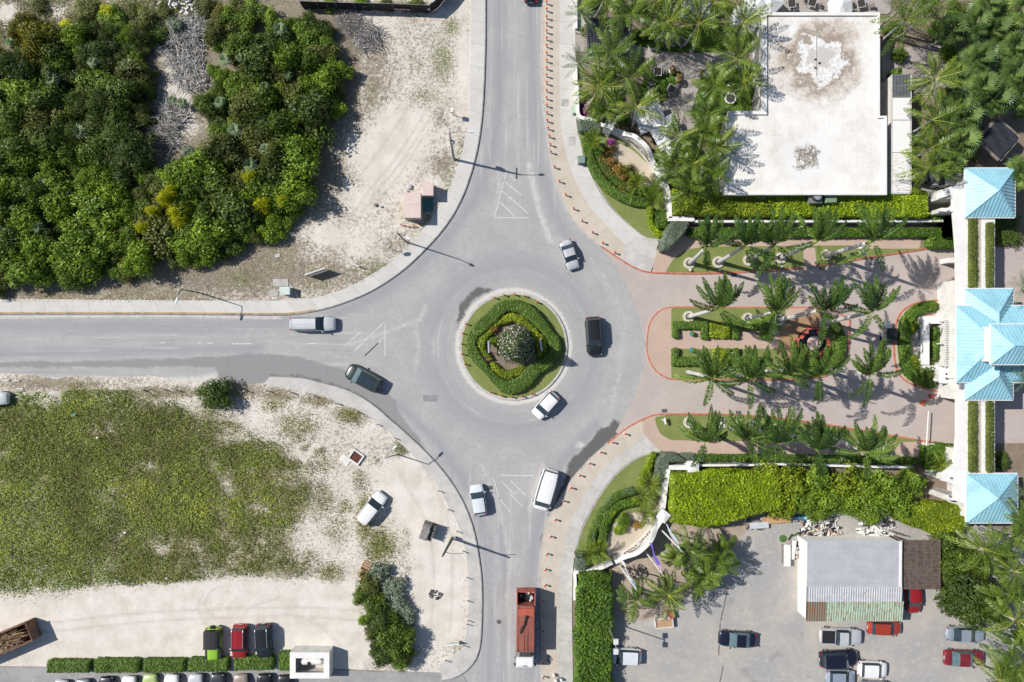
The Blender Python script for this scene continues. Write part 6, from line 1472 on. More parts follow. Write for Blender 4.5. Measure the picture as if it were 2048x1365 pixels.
# ---- gate portal
M_BLUE = paint('light_blue_metal', (0.335, 0.60, 0.69), 0.45, 0.0, dirt=0.16, scale=0.5)
M_BLUE2 = paint('blue_ridge_metal', (0.27, 0.53, 0.65), 0.38, dirt=0.08)
def hip_roof(parent, x0, x1, y0, y1, ze, ridge, zr, name='roof', ribs=0.45, fascia=True):
 """metal hip roof: eave rectangle and ridge line in metres; standing seams as real ribs"""
 (ax, ay), (bx, by) = ridge
 E = [Vector((x0, y0, ze)), Vector((x1, y0, ze)), Vector((x1, y1, ze)), Vector((x0, y1, ze))]
 A, B = Vector((ax, ay, zr)), Vector((bx, by, zr))
 if abs(bx - ax) >= abs(by - ay):      # ridge along x
  faces = [[E[0], E[1], B, A], [E[1], E[2], B], [E[2], E[3], A, B], [E[3], E[0], A]]
 else:                                  # ridge along y, A south, B north
  faces = [[E[0], E[1], A], [E[1], E[2], B, A], [E[2], E[3], B], [E[3], E[0], A, B]]
 m = MB(); rb = MB(); hp = MB()
 for f in faces:
  g = []
  for p in f:
   if not g or (p - g[-1]).length > 1e-4: g.append(p)
  if (g[0] - g[-1]).length < 1e-4: g.pop()
  m.add(g, [tuple(range(len(g)))])
  e0, e1 = g[0], g[1]; d = (e1 - e0).normalized(); L = (e1 - e0).length
  nrm = (e1 - e0).cross(g[2] - e0).normalized()
  up = nrm.cross(d).normalized()
  if up.z < 0: up = -up
  q = [((p - e0).dot(d), (p - e0).dot(up)) for p in g]
  k = ribs
  while k < L - 0.05:
   ys = []
   for i in range(len(q)):
    (xa, ya), (xb, yb) = q[i], q[(i + 1) % len(q)]
    if (xa - k) * (xb - k) < 0: ys.append(ya + (yb - ya) * (k - xa) / (xb - xa))
   if len(ys) >= 2:
    ya, yb = min(ys), max(ys)
    a = e0 + d * k + up * (ya + .03); b = e0 + d * k + up * (yb - .05)
    if (b - a).length > 0.1:
     w = d * 0.035; h_ = nrm * 0.075
     rb.add([a - w, a + w, b + w, b - w, a - w + h_, a + w + h_, b + w + h_, b - w + h_], [(4, 5, 6, 7), (0, 1, 5, 4), (1, 2, 6, 5), (2, 3, 7, 6), (3, 0, 4, 7)])
   k += ribs
 for e in E:
  t_ = A if (e - A).length < (e - B).length else B
  hp.tube([e + Vector((0, 0, 0.02)), t_ + Vector((0, 0, 0.02))], 0.09, 6)
 if (A - B).length > 0.05: hp.tube([A + Vector((0, 0, .02)), B + Vector((0, 0, .02))], 0.09, 6)
 # underside + fascia
 lo = [Vector((p.x, p.y, ze - 0.22)) for p in E]
 m.add(E + lo, [(0, 4, 5, 1), (1, 5, 6, 2), (2, 6, 7, 3), (3, 7, 4, 0), (7, 6, 5, 4)])
 m.add(rb.v, rb.f, 1)
 r = m.build(name, [M_BLUE, M_BLUE2], parent)
 hp.build('ridge_cap', M_BLUE2, r)
 if fascia:
  g = MB()
  for a, b in ((0, 1), (1, 2), (2, 3), (3, 0)):
   c = (E[a] + E[b]) / 2; dx, dy = abs(E[b].x - E[a].x), abs(E[b].y - E[a].y)
   o = Vector((0, -0.06 if a == 0 else 0.06, 0)) if dx > dy else Vector((0.06 if a == 1 else -0.06, 0, 0))
   g.box(c.x + o.x, c.y + o.y, ze - 0.2, max(dx, 0.12), max(dy, 0.12), 0.17)
  g.build('gutter', M_WHITE, r)
 return r
def pt2(px, py, z): p = P(px, py, z); return p.x, p.y
def gate():
 t = thing('gate_portal', 'long white gate portal slab with planted top joining the three blue roofs', 'gate')
 z = 4.5
 out = [(1933, 362), (1928, 366), (1892, 377), (1877, 386), (1877, 398), (1902, 390), (1906, 397), (1906, 409), (1902, 414), (1878, 420), (1880, 423), (1907, 424), (1910, 460), (1913, 500), (1914, 560), (1914, 600), (1914, 790), (1914, 870), (1911, 905), (1908, 930), (1880, 951), (1884, 962), (1901, 966), (1909, 974), (1908, 990), (1897, 991), (1892, 996), (1924, 1006), (1933, 1010), (1990, 1010), (1990, 362)]
 m = MB(); m.prism(pz(out, z), z - 0.45, z); m.build('slab', M_WHITE, t)
 for (a, b, c, d) in [(1912, 428, 1918, 470), (1914, 560, 1985, 640), (1914, 740, 1985, 800), (1914, 900, 1985, 945), (1884, 378, 1930, 396), (1884, 415, 1930, 423), (1886, 948, 1930, 962), (1896, 992, 1930, 1003)]:
  m = MB(); m.prism(pz([(a + 3, b), (c - 3, b), (c - 3, d), (a + 3, d)], z), 0.02, z - 0.46); m.build('pier', M_WHITE2, t)
 m = MB()
 for x, y in [(1895, 384.5), (1896, 423), (1902, 956.5), (1900, 993)]: p = P(x, y, z); m.cyl((p.x, p.y, z), (p.x, p.y, z + 0.18), 0.2, 0.14, 10)
 m.build('spotlight', M_STEEL, t)
 m = MB(); m.prism(pz([(1951, 436), (1962, 436), (1962, 576), (1951, 576)], z), z - .02, z + 0.012); m.prism(pz([(1951, 803), (1962, 803), (1962, 946), (1951, 946)], z), z - .02, z + 0.012); m.build('gravel_strip', M_BED, t)
 for x0, x1, y0, y1, lb in [(1935, 1951, 438, 576, 'clipped hedge on the gate slab between the northern and central roofs, drive side'), (1970, 1984, 446, 576, 'clipped hedge on the gate slab between the northern and central roofs, courtyard side'), (1935, 1951, 803, 945, 'clipped hedge on the gate slab between the central and southern roofs, drive side'), (1970, 1984, 803, 945, 'clipped hedge on the gate slab between the central and southern roofs, courtyard side')]:
  k = 1 - z / HC
  f = lambda v, c: c + (v - c) * k
  X0, X1, Y0, Y1 = f(x0, 1024), f(x1, 1024), f(y0, 682.5), f(y1, 682.5)
  hedge('hedge', lb.replace(' clipped', ''), box_fn(X0, Y0, X1, Y1, 2), (X0 - 3, Y0 - 3, X1 + 3, Y1 + 3), 0.55, foliage('hedge_roof', (0.06, 0.08, 0.015), (0.185, 0.22, 0.045), (.25, .27, .06)), z, 95, 0.17, 0.1, 90, 'hedges on the gate slab')
 # towers
 for nm, (x0, x1, y0, y1), (ax, ay), lb in [('pavilion', (1931, 2030, 337, 435), (1999, 380), 'northern square pavilion with light blue hipped metal roof'), ('pavilion', (1933, 2035, 948, 1046), (1997, 996), 'southern square pavilion with light blue hipped metal roof')]:
  t = thing(nm, lb, 'pavilion', (0, 0, 0), 0, 'blue roofed pavilions of the gate')
  X0, Y1 = pt2(x0, y0, 4.85); X1, Y0 = pt2(x1, y1, 4.85); A = pt2(ax, ay, 6.9)
  hip_roof(t, X0, X1, Y0, Y1, 4.85, (A, A), 6.9)
  m = MB(); m.prism([(X0 + .5, Y0 + .5), (X1 - .5, Y0 + .5), (X1 - .5, Y1 - .5), (X0 + .5, Y1 - .5)], 0.02, 4.62); m.build('wall', M_WHITE2, t)
 t = thing('gatehouse', 'central gatehouse with tiered light blue hipped metal roofs', 'gatehouse')
 X0, Y1 = pt2(1930, 578, 4.85); X1, Y0 = pt2(2026, 800, 4.85)
 hip_roof(t, X0, X1, Y0, Y1, 4.85, (pt2(1998, 752, 6.9), pt2(1998, 626, 6.9)), 6.9)
 x0, y1 = pt2(1913, 612, 5.2); x1, y0 = pt2(2120, 765, 5.2)
 hip_roof(t, x0, x1, y0, y1, 5.2, (pt2(1995, 686, 8.6), pt2(2060, 686, 8.6)), 8.6)
 cx0, cy1 = pt2(1982, 649, 9.2); cx1, cy0 = pt2(2090, 729, 9.2)
 hip_roof(t, cx0, cx1, cy0, cy1, 9.2, (pt2(2030, 692, 11.0), pt2(2060, 692, 11.0)), 11.0, 'upper_roof')
 m = MB(); m.prism([(cx0 + .3, cy0 + .3), (cx1 - .3, cy0 + .3), (cx1 - .3, cy1 - .3), (cx0 + .3, cy1 - .3)], 6.5, 8.98); m.build('clerestory', M_WHITE, t)
 m = MB(); m.prism([(X0 + .5, Y0 + .5), (X1 - .5, Y0 + .5), (X1 - .5, Y1 - .5), (X0 + .5, Y1 - .5)], 0.02, 4.62); m.prism([(x0 + .4, y0 + .4), (X0 + .5, y0 + .4), (X0 + .5, y1 - .4), (x0 + .4, y1 - .4)], 0.02, 4.97); m.build('wall', M_WHITE2, t)
 # sign block, pergola and pool of the gate island
 t = thing('entrance_sign', 'low white sign block with dark lettering facing the drive', 'sign')
 z = 1.9; a = pt2(1848, 648, z); b = pt2(1859, 730, z)
 m = MB(); m.box((a[0] + b[0]) / 2, (a[1] + b[1]) / 2, 0.1, b[0] - a[0], a[1] - b[1], z - .1); m.build('block', M_WHITE, t)
 def pos(i, n):
  y = P(0, 655 + 64 * (i + .5) / n, 1.2).y
  return Matrix(((0, 0, -1, a[0] - 0.012), (-1, 0, 0, y), (0, 1, 0, 0.75), (0, 0, 0, 1)))
 letters(t, 'seven', lambda i, n: pos(i, 11), 0.72, M_DKGREY, extrude=0.02); letters(t, 'stars', lambda i, n: pos(i + 6, 11), 0.72, M_DKGREY, extrude=0.02)
 m = MB()
 for k in range(14):
  u = k / 13; M = pos(5.0 + u * 3, 11); w = 0.05 + .07 * u; c = M @ Vector((0, 0.72 + .22 * math.sin(u * 3), .03)); m.box(c.x, c.y, c.z, 0.03, w * 2, w)
 m.build('star_emblem', M_DKGREY, t)
 for y0, y1, lb in ((732, 740, 'white low wall arm south of the entrance sign'), (634, 647, 'white low wall arm north of the entrance sign')):
  c = P(1880, (y0 + y1) / 2, 1.6); t2 = thing('boundary_wall', lb, 'wall', (c.x, c.y, 0.1)); m = MB(); m.box(0, 0, 0, m2(66), m2(abs(y1 - y0)), 1.5); m.build('body', M_WHITE2, t2); m = MB(); m.box(0, 0, 1.5, m2(67), m2(abs(y1 - y0)) + .1, .1); m.build('coping', M_WHITE, t2)
 k = 1 - 1.0 / HC
 hedge('hedge', 'narrow green hedge strip behind the entrance sign', box_fn(1857, 655, 1868, 722, 3), (1853, 650, 1872, 727), 1.3, F_HEDGE, 0.14, 75, seed=95)
 o = MB(); o.prism(pz([(1873, 652), (1877, 652), (1877, 724), (1873, 724)], 0.5), 0.1, 0.6); tag(o.build('water_channel', paint('blue_channel_tile', (0.22, 0.36, 0.55), 0.2)), 'thin blue tiled water channel behind the entrance sign', 'water channel')
 t = thing('pergola', 'white slatted pergola against the central gatehouse wall', 'pergola')
 m = MB()
 for q in range(27):
  y = 641 + q * 3.5; a = pt2(1888, y, 3.2); b = pt2(1911, y, 3.2); m.box((a[0] + b[0]) / 2, a[1], 3.2, b[0] - a[0], 0.11, 0.14)
 m.build('slat', M_WHITE2, t)
 m = MB()
 for x in (1890, 1898, 1907): a = pt2(x, 639, 3.05); b = pt2(x, 735, 3.05); m.box(a[0], (a[1] + b[1]) / 2, 3.03, 0.14, a[1] - b[1], 0.165)
 m.build('beam', M_WHITE2, t)
 m = MB()
 for x in (1890, 1907):
  for y in (642, 688, 732): a = pt2(x, y, 3.05); m.box(a[0], a[1], 0.1, 0.16, 0.16, 2.92)
 m.build('post', M_WHITE2, t)
 m = MB(); m.prism(pz([(1879, 648), (1911, 648), (1911, 728), (1879, 728)], .2), 0.1, 0.2); tag(m.build('timber_deck', M_WOOD), 'tan timber deck under the white pergola', 'deck')
 for (x, y, s_, lb, mt) in [(1869, 757, (1.0, 1.1, 1.1), 'dark green cabinet beside the gate island shrub', paint('cabinet_green', (.03, .09, .055), .5)), (1861, 771, (.9, .6, .5), 'small white box at the southern tip of the gate island hedge', M_WHITE), (1896, 715, (.4, .4, .5), 'small dark lamp box on the pergola deck', M_DKGREY)]:
  p = P(x, y); q = thing('cabinet', lb, 'cabinet', (p.x, p.y, .12)); m = MB(); m.box(0, 0, 0, s_[0], s_[1], s_[2] - .1); m.build('body', mt, q); m = MB(); m.box(0, 0, s_[2] - .1, s_[0] + .08, s_[1] + .08, .1, top=.9); m.build('lid', mt, q)
 a = P(1898, 753, 2.6); t3 = thing('stair_roof', 'white flat canopy south of the pergola with small roof windows', 'canopy', (a.x, a.y, 0)); m = MB(); m.box(0, 0, 2.5, 2.6, 1.9, .15); m.build('roof', M_WHITE, t3); m = MB()
 for y in (.3, -.3): m.box(-.3, y, 2.65, .4, .3, .06)
 m.build('skylight', M_DKGREY, t3); m = MB()
 for x in (-1.1, 1.1): m.box(x, 0, 0.1, .15, 1.5, 2.4)
 m.build('support', M_WHITE2, t3)
 a = P(1903, 522, 1.2); t3 = thing('gate_stub', 'short white wall stub at the gate on the north drive', 'wall', (a.x, a.y, 0)); m = MB(); m.box(0, 0, 0.01, 1.6, .65, 1.9); m.build('body', M_WHITE, t3)
 a = P(1921, 771, 4.5); t3 = thing('gate_box', 'small grey box on the gate slab by the gatehouse corner', 'box', (a.x, a.y, 4.5)); m = MB(); m.box(0, 0, 0, .5, .9, .4); m.build('body', M_STEEL, t3)
gate()
# service yard north of the gate
def yard():
 o = MB(); o.prism(pz([(1838, 362), (1880, 362), (1880, 420), (1842, 424)], 0), 0.05, 0.13); o = o.build('service_yard', M_CONC2); o['kind'] = 'structure'
 o = MB(); o.prism(pz([(1880, 396), (1908, 386), (1908, 420), (1880, 424)], 0), 0.05, 0.12); o = o.build('gate_threshold', M_PAVE2); o['kind'] = 'structure'
 p = P(1900, 361, 1.0); t = thing('white_van', 'white panel van parked nose west against the northern blue roof', 'van', (p.x, p.y, 0.1), math.pi)
 m = MB(); m.box(-.5, 0, .35, 3.6, 1.8, 1.5, top=.94); m.box(1.8, 0, .35, 1.2, 1.75, .75, top=.9); m.build('body', M_WHITE, t)
 m = MB(); m.add([(1.25, -.78, 1.8), (1.25, .78, 1.8), (1.75, .8, 1.12), (1.75, -.8, 1.12)], [(3, 2, 1, 0)]); m.build('windscreen', paint('van_glass', (.05, .06, .07), .1), t)
 for x in (-1.6, 1.6):
  for y in (-.8, .8): m = MB(); m.cyl((x, y - .1, .33), (x, y + .1, .33), .33, n=14); m.build('wheel', M_BLACK, t)
 for i, (x, y, r) in enumerate([(1841, 361, .3), (1851, 359, -.2)]):
  p = P(x, y); t = thing('waste_bin', ['open grey waste container in the service yard, western one', 'open grey waste container in the service yard, eastern one'][i], 'waste container', (p.x, p.y, .13), r)
  m = MB();
  for sx, sy, cx, cy in ((.1, 1.6, -.45, 0), (.1, 1.6, .45, 0), (.8, .1, 0, .75), (.8, .1, 0, -.75)): m.box(cx, cy, .12, sx, sy, 1.1)
  m.box(0, 0, .1, .8, 1.4, .12); m.build('bin_body', M_DKGREY, t); m = MB(); m.box(.75, 0, 1.1, .55, 1.5, .06); m.build('lid', M_STEEL, t)
yard()
# ---- shed of the car park
def shed():
 t = thing('metal_shed', 'grey metal roofed white shed with a rusty green roof strip', 'shed')
 z = 3.3
 g = G('shed_grey_roof'); n = g.noise(0.6, 4, 0.6); n2 = g.noise(2.2, 3, 0.6, g.mapv(g.pos(), sc=(6, 0.8, 1))); s = g.sep(g.pos())
 sh = g.m('FRACT', g.m('MULTIPLY', s[1], 0.62))
 c = g.mix(g.mr(n, 0.35, 0.7), (0.52, 0.525, 0.545), (0.46, 0.465, 0.49))
 c = g.mix(g.m('MULTIPLY', g.mr(n2, 0.66, 0.72), 0.5), c, (0.62, 0.62, 0.63))
 c = g.mix(g.m('MULTIPLY', g.mr(sh, 0.05, 0.02), 0.25), c, (0.25, 0.25, 0.27))
 m1 = g.fin(c, 0.45, 0.2)
 g = G('shed_corrugated'); n = g.noise(1.2, 5, 0.7); n2 = g.noise(5, 3, .6, g.mapv(g.pos(), sc=(1, .5, 1)))
 c = g.mix(g.mr(n, 0.4, 0.7), (0.52, 0.52, 0.53), (0.42, 0.42, 0.44)); c = g.mix(g.mr(n2, .66, .72), c, (.06, .055, .05))
 m2_ = g.fin(c, 0.5, 0.2)
 g = G('rusty_green_roof'); s = g.sep(g.pos()); n = g.noise(0.7, 5, 0.75); n2 = g.noise(2.4, 5, 0.75, g.mapv(g.pos(), sc=(2.2, 0.35, 1)))
 c = g.mix(g.mr(n, 0.4, 0.7), (0.34, 0.44, 0.33), (0.27, 0.36, 0.29))
 dark = g.mr(s[0], P(1655, 0, z).x + .1, P(1655, 0, z).x - .1)
 c = g.mix(dark, c, (0.13, 0.17, 0.14))
 rf = g.m('ADD', g.mr(n2, 0.50, 0.60), g.m('MULTIPLY', dark, g.mr(n2, .4, .6)), clamp=True)
 c = g.mix(g.m('MULTIPLY', rf, .9), c, (0.25, 0.105, 0.045)); c = g.mix(g.m('MULTIPLY', g.mr(n2, .68, .75), .7), c, (.06, .03, .02))
 m3 = g.fin(c, 0.7, 0)
 def corr(name, y0, y1, za, zb, mat, per, amp, n=1):
  a = P(1614.5, y0, za); b = P(1804, y1, zb); m = MB(); nx = int((b.x - a.x) / per * 4); vs = []; fs = []
  for i in range(nx + 1):
   x = a.x + (b.x - a.x) * i / nx; w = amp * (1 if i % 4 < 2 else 0)
   vs += [(x, a.y, za + w), (x, b.y, zb + w)]
  fs = [(2 * i, 2 * i + 1, 2 * i + 3, 2 * i + 2) for i in range(nx)]
  m.add(vs, fs); o = m.build(name, mat, t); fixn(o)
  if o.data.polygons[0].normal.z < 0: o.data.flip_normals()
  return o
 corr('roof', 1082, 1174, 3.5, 3.42, m1, 0.45, 0.004)
 corr('corrugated_roof', 1172.5, 1204, 3.36, 3.2, m2_, 0.32, 0.06)
 corr('rusty_roof', 1203, 1243, 3.12, 2.75, m3, 0.32, 0.05)
 m = MB(); a = P(1797, 1084, 3.5); b = P(1797, 1174, 3.45); m.box(b.x + .25, (a.y + b.y) / 2, 3.44, .3, a.y - b.y, .1); m.build('roof_edge', M_WHITE, t)
 # corrugated white walls
 A = P(1615.5, 1084, 3.5); B = P(1801, 1174, 3.4); Cc = P(1801, 1239, 2.75)
 def cwall(x0, y0, x1, y1, z1a, z1b):
  m = MB(); L = math.hypot(x1 - x0, y1 - y0); n = int(L / .12); vs = []; nx, ny = -(y1 - y0) / L, (x1 - x0) / L
  for i in range(n + 1):
   u = i / n; w = .04 * (i % 2); zt = z1a + (z1b - z1a) * u
   vs += [(x0 + (x1 - x0) * u + nx * w, y0 + (y1 - y0) * u + ny * w, .05), (x0 + (x1 - x0) * u + nx * w, y0 + (y1 - y0) * u + ny * w, zt)]
  m.add(vs, [(2 * i, 2 * i + 2, 2 * i + 3, 2 * i + 1) for i in range(n)]); o = m.build('wall', M_WHITE, t)
 cwall(A.x + .1, A.y - .1, B.x, A.y - .1, 3.44, 3.44)
 cwall(A.x + .1, Cc.y, A.x + .1, A.y - .1, 2.7, 3.4)
 cwall(B.x, A.y - .1, B.x, Cc.y, 3.4, 2.7)
 cwall(B.x, Cc.y, A.x + .1, Cc.y, 2.68, 2.68)
 t = thing('shed_pergola', 'brown slatted wooden shelter roof beside the metal shed', 'shelter')
 a = P(1803.5, 1080, 2.9); b = P(1881, 1179, 2.9); m = MB()
 for k in range(34):
  y = a.y + (b.y - a.y) * (k + .5) / 34; m.box((a.x + b.x) / 2, y, 2.9, b.x - a.x, abs(b.y - a.y) / 34 * .8, .06)
 m.build('slat', paint('brown_slat', (0.145, 0.105, 0.085), 0.85, dirt=0.3, scale=2.5), t)
 m = MB()
 for k in range(6): x = a.x + (b.x - a.x) * (k + .1) / 5.2; m.box(x, (a.y + b.y) / 2, 2.72, .12, a.y - b.y, .178)
 m.build('rafter', M_GWOOD, t)
 m = MB()
 for x in (a.x + .2, b.x - .2):
  for y in (a.y - .2, b.y + .2): m.box(x, y, .05, .16, .16, 2.67)
 m.build('post', M_GWOOD, t)
 p = P(1792, 1066, .8); t = thing('timber_fence', 'short brown timber fence panel behind the metal shed', 'fence', (p.x, p.y, .1), -.3); m = MB()
 for k in range(9): m.box(-.9 + k * .22, 0, 0, .19, .05, 1.7)
 m.build('board', M_GWOOD, t); m = MB(); m.box(0, .06, .4, 2, .06, .1); m.box(0, .06, 1.3, 2, .06, .1); m.build('rail', M_GWOOD, t)
shed()
# ---- tank enclosure
def tank():
 t = thing('tank_enclosure', 'white roofless walled enclosure holding a gas tank', 'enclosure')
 z = 2.1; k = 1 - z / HC
 f = lambda x, y: P(x, y, z)
 a, b = f(580, 1305), f(659, 1357)
 w = .42; m = MB()
 m.box((a.x + b.x) / 2, a.y - w / 2, .05, b.x - a.x, w, z - .1); m.box((a.x + b.x) / 2, b.y + w / 2, .05, b.x - a.x, w, z - .1)
 L = a.y - b.y - 2 * w; yc = (a.y + b.y) / 2
 m.box(a.x + w / 2, yc, .05, w, L, z - .1); m.box(b.x - w / 2, yc, .05, w, L, z - .1); m.build('wall', M_WHITE2, t)
 m = MB(); w2 = w + .35
 m.box((a.x + b.x) / 2, a.y - w2 / 2, z - .05, b.x - a.x, w2, .12); m.box((a.x + b.x) / 2, b.y + w2 / 2, z - .05, b.x - a.x, w2, .12)
 m.box(a.x + w2 / 2, yc, z - .05, w2, L - .7, .12); m.box(b.x - w2 / 2, yc, z - .05, w2, L - .7, .12); m.build('coping', M_WHITE, t)
 c = f(620, 1330); t = thing('gas_tank', 'white capsule gas tank with a black valve dome inside the white enclosure', 'tank', (c.x, c.y + .1, .1))
 m = MB(); xs = np.linspace(-1.72, 1.72, 15); m.tube([(x, 0, .95) for x in xs], [max(.06, .55 * math.sqrt(max(0, 1 - max(0, (abs(x) - 1.2) / .53) ** 2))) for x in xs], 16); m.build('shell', M_WHITE, t, smooth=True)
 m = MB(); m.ell((-.3, -.15, 1.45), (.26, .26, .2), 12, 5); m.build('valve_dome', M_BLACK, t)
 m = MB(); m.box(-1, 0, 0, .2, .7, .6); m.box(1, 0, 0, .2, .7, .6); m.build('saddle', M_GWOOD, t)
 m = MB(); m.tube([(1.2, .3, 1.5), (1.7, .5, 1.2), (1.75, .6, .3)], .05, 6); m.tube([(-.3, -.3, 1.5), (-.6, -.7, .5), (-.6, -.75, .1)], .05, 6); m.build('pipe', M_STEEL, t)
tank()
# ---- garden structures of the restaurant
def garden():
 deck = [(1258, 88), (1297, 99), (1340, 106), (1380, 108), (1430, 106), (1524, 98), (1524, 138), (1400, 141), (1399, 172), (1382, 222), (1395, 262), (1372, 300), (1330, 290), (1285, 250), (1240, 248), (1235, 240), (1290, 224), (1328, 206), (1354, 168), (1363, 143), (1300, 141), (1296, 117), (1240, 112)]
 g = G('silver_deck_boards'); s = g.sep(g.pos()); v = g.m('FRACT', g.m('MULTIPLY', g.m('ADD', s[0], g.m('MULTIPLY', s[1], .12)), 3.2)); n = g.noise(.8, 5, .7); n2 = g.noise(3, 4, .7, g.mapv(g.pos(), sc=(3, .4, 1)))
 c = g.mix(g.mr(n, .35, .7), (.40, .365, .335), (.32, .28, .255)); c = g.mix(g.m('MULTIPLY', g.mr(n2, .5, .7), .45), c, (.24, .205, .18)); c = g.mix(g.m('MULTIPLY', g.mr(v, .12, .04), .6), c, (.1, .085, .075))
 dm = g.fin(c, .85)
 o = sheet('deck_walkway', lambda X, Y: sd_poly(X, Y, deck), (1230, 80, 1530, 310), 4, 0.2, dm, skirt=0.05)
 o = sheet('deck_walkway', lambda X, Y: sd_poly(X, Y, [(1150, 70), (1176, 75), (1262, 84), (1262, 112), (1176, 106), (1150, 104)]), (1145, 60, 1270, 118), 4, 0.19, dm, skirt=0.05)
 o = sheet('deck_walkway', lambda X, Y: sd_poly(X, Y, [(1524, -60), (1780, -60), (1780, 30), (1524, 30)]), (1515, -70, 1790, 40), 8, 0.19, dm, skirt=0.05)
 o = sheet('deck_walkway', lambda X, Y: sd_poly(X, Y, [(1762, 100), (1890, 90), (1905, 150), (1880, 215), (1830, 170), (1762, 160)]), (1755, 80, 1910, 220), 6, 0.19, dm, skirt=0.05)
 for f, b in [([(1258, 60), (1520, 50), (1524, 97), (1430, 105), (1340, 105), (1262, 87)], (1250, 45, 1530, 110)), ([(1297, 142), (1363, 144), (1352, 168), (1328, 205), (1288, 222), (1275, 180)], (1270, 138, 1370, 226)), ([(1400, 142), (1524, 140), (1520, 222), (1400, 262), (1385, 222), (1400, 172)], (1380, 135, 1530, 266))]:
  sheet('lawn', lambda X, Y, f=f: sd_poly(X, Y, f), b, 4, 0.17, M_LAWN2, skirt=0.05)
 sheet('planting_bed', lambda X, Y: sd_poly(X, Y, [(1150, 28), (1172, 34), (1172, 73), (1152, 66)]), (1145, 20, 1178, 80), 4, .18, paint('white_pebbles', (.62, .6, .57), .9, dirt=.3, scale=6, use_obj=False), skirt=0.05)
 # shade roofs
 M_SH = paint('black_shade_cloth', (0.020, 0.025, 0.036), 0.8, dirt=0.3, scale=1.2)
 for (x, y, w, d, rot, h, lb) in [(1215, 75, 82, 78, 0, 2.8, 'black cloth shade roof on pale rafters beside the north pavement'), (1997, 279, 56, 57, 0.72, 2.7, 'black cloth shade roof turned diagonally among the fan palms')]:
  p = P(x, y, h); t = thing('shade_pergola', lb, 'pergola', (p.x, p.y, .1), -rot); W, D = m2(w) * .97, m2(d) * .97
  m = MB(); nx, ny = 28, 8; vs = []; fs = []
  for j in range(ny + 1):
   for i in range(nx + 1): vs.append((-W / 2 + W * i / nx, -D / 2 + D * j / ny, h + .05 * (i % 2) + .06 * math.sin(j * 2.1 + i * .2)))
  fs = [(j * (nx + 1) + i, j * (nx + 1) + i + 1, (j + 1) * (nx + 1) + i + 1, (j + 1) * (nx + 1) + i) for j in range(ny) for i in range(nx)]
  m.add(vs, fs); m.build('shade_cloth', M_SH, t)
  m = MB(); n = 17
  for k in range(n): m.box(-W / 2 + W * (k + .5) / n, 0, h - .22, .07, D + .7, .16)
  for k in range(n): m.box(0, -D / 2 + D * (k + .5) / n, h - .40, W + .7, .07, .16)
  m.build('rafter', paint('pale_rafter', (.42, .37, .31), .8), t)
  m = MB()
  for sx in (-1, 1):
   for sy in (-1, 1): m.box(sx * (W / 2 - .3), sy * (D / 2 - .3), 0, .18, .18, h - .41)
  m.build('post', M_GWOOD, t)
 # parasols
 M_CAN = paint('white_canvas', (.70, .71, .72), .8, dirt=.1)
 for i, (x, y, r, n, rot, lb) in enumerate([(1300, 232, 1.9, 4, .35, 'square white parasol under the large coconut palm'), (1334, 264, 1.9, 4, .5, 'square white parasol behind the northern sign wall'), (1347, 290, 1.2, 4, .5, 'small white parasol by the inner end of the sign wall'), (1490, 38, 2.1, 8, .2, 'white octagonal parasol under a coconut palm by the building'), (1392, 8, 1.9, 4, 0, 'white parasol cut by the top edge above the garden'), (1682, 12, 1.75, 8, .1, 'white parasol at the top edge above the flat roof'), (1518, 6, 1.9, 4, .1, 'white parasol at the top edge by the roof corner'), (1540, 4, 1.5, 4, .8, 'pale parasol at the top edge next to the roof corner')]):
  z = 2.6; p = P(x, y, z); t = thing('parasol', lb, 'parasol', (p.x, p.y, .15), rot, None)
  m = MB(); vs = [(0, 0, z + .35)] + [(r * math.cos(2 * math.pi * (k + .5) / n) * (1.41 if n == 4 else 1), r * math.sin(2 * math.pi * (k + .5) / n) * (1.41 if n == 4 else 1), z - .35) for k in range(n)]
  vs += [(v[0], v[1], z - .5) for v in vs[1:]]
  m.add(vs, [(0, k + 1, (k + 1) % n + 1) for k in range(n)] + [(k + 1, k + 1 + n, (k + 1) % n + 1 + n, (k + 1) % n + 1) for k in range(n)]); m.build('canopy', M_CAN, t)
  m = MB(); m.cyl((0, 0, .1), (0, 0, z + .3), .035, n=6); m.build('pole', M_STEEL, t); m = MB(); m.box(0, 0, 0, .7, .7, .1); m.build('base', M_DKGREY, t)
 # tables, chairs, pots
 M_TT = paint('dark_table_top', (.055, .045, .042), .5); M_FR = paint('silver_frame', (.5, .49, .47), .4)
 for i, (x, y, rot, lb) in enumerate([(1315, 144, -.05, 'square dark table with pale frame at the edge of the curved deck'), (1343, 179, -.45, 'square dark table with pale frame turned beside the deck'), (1305, 178, .4, 'square dark table half under a coconut palm'), (1336, 84, .6, 'pale framed table on the shaded lawn'), (1362, 84, .9, 'pale framed table on the lawn, eastern one'), (1583, 8, .1, 'dining table at the top edge, western one'), (1624, 6, -.3, 'dining table at the top edge, middle one'), (1722, 8, .2, 'dining table at the top edge, eastern one')]):
  p = P(x, y, .8); t = thing('garden_table', lb, 'table', (p.x, p.y, .19), rot)
  m = MB(); m.box(0, 0, .68, .98, .98, .05); m.build('tabletop', M_TT, t)
  m = MB()
  for q in (-1, 1): m.box(0, q * .53, .66, 1.14, .08, .08); m.box(q * .53, 0, .66, .08, .98, .08)
  m.build('frame', M_FR, t)
  for sx in (-1, 1):
   for sy in (-1, 1): m = MB(); m.box(sx * .5, sy * .5, 0, .07, .07, .65); m.build('leg', M_FR, t)
 ch0 = thing('garden_chair', 'dark garden chair', 'chair', (0, 0, 0))
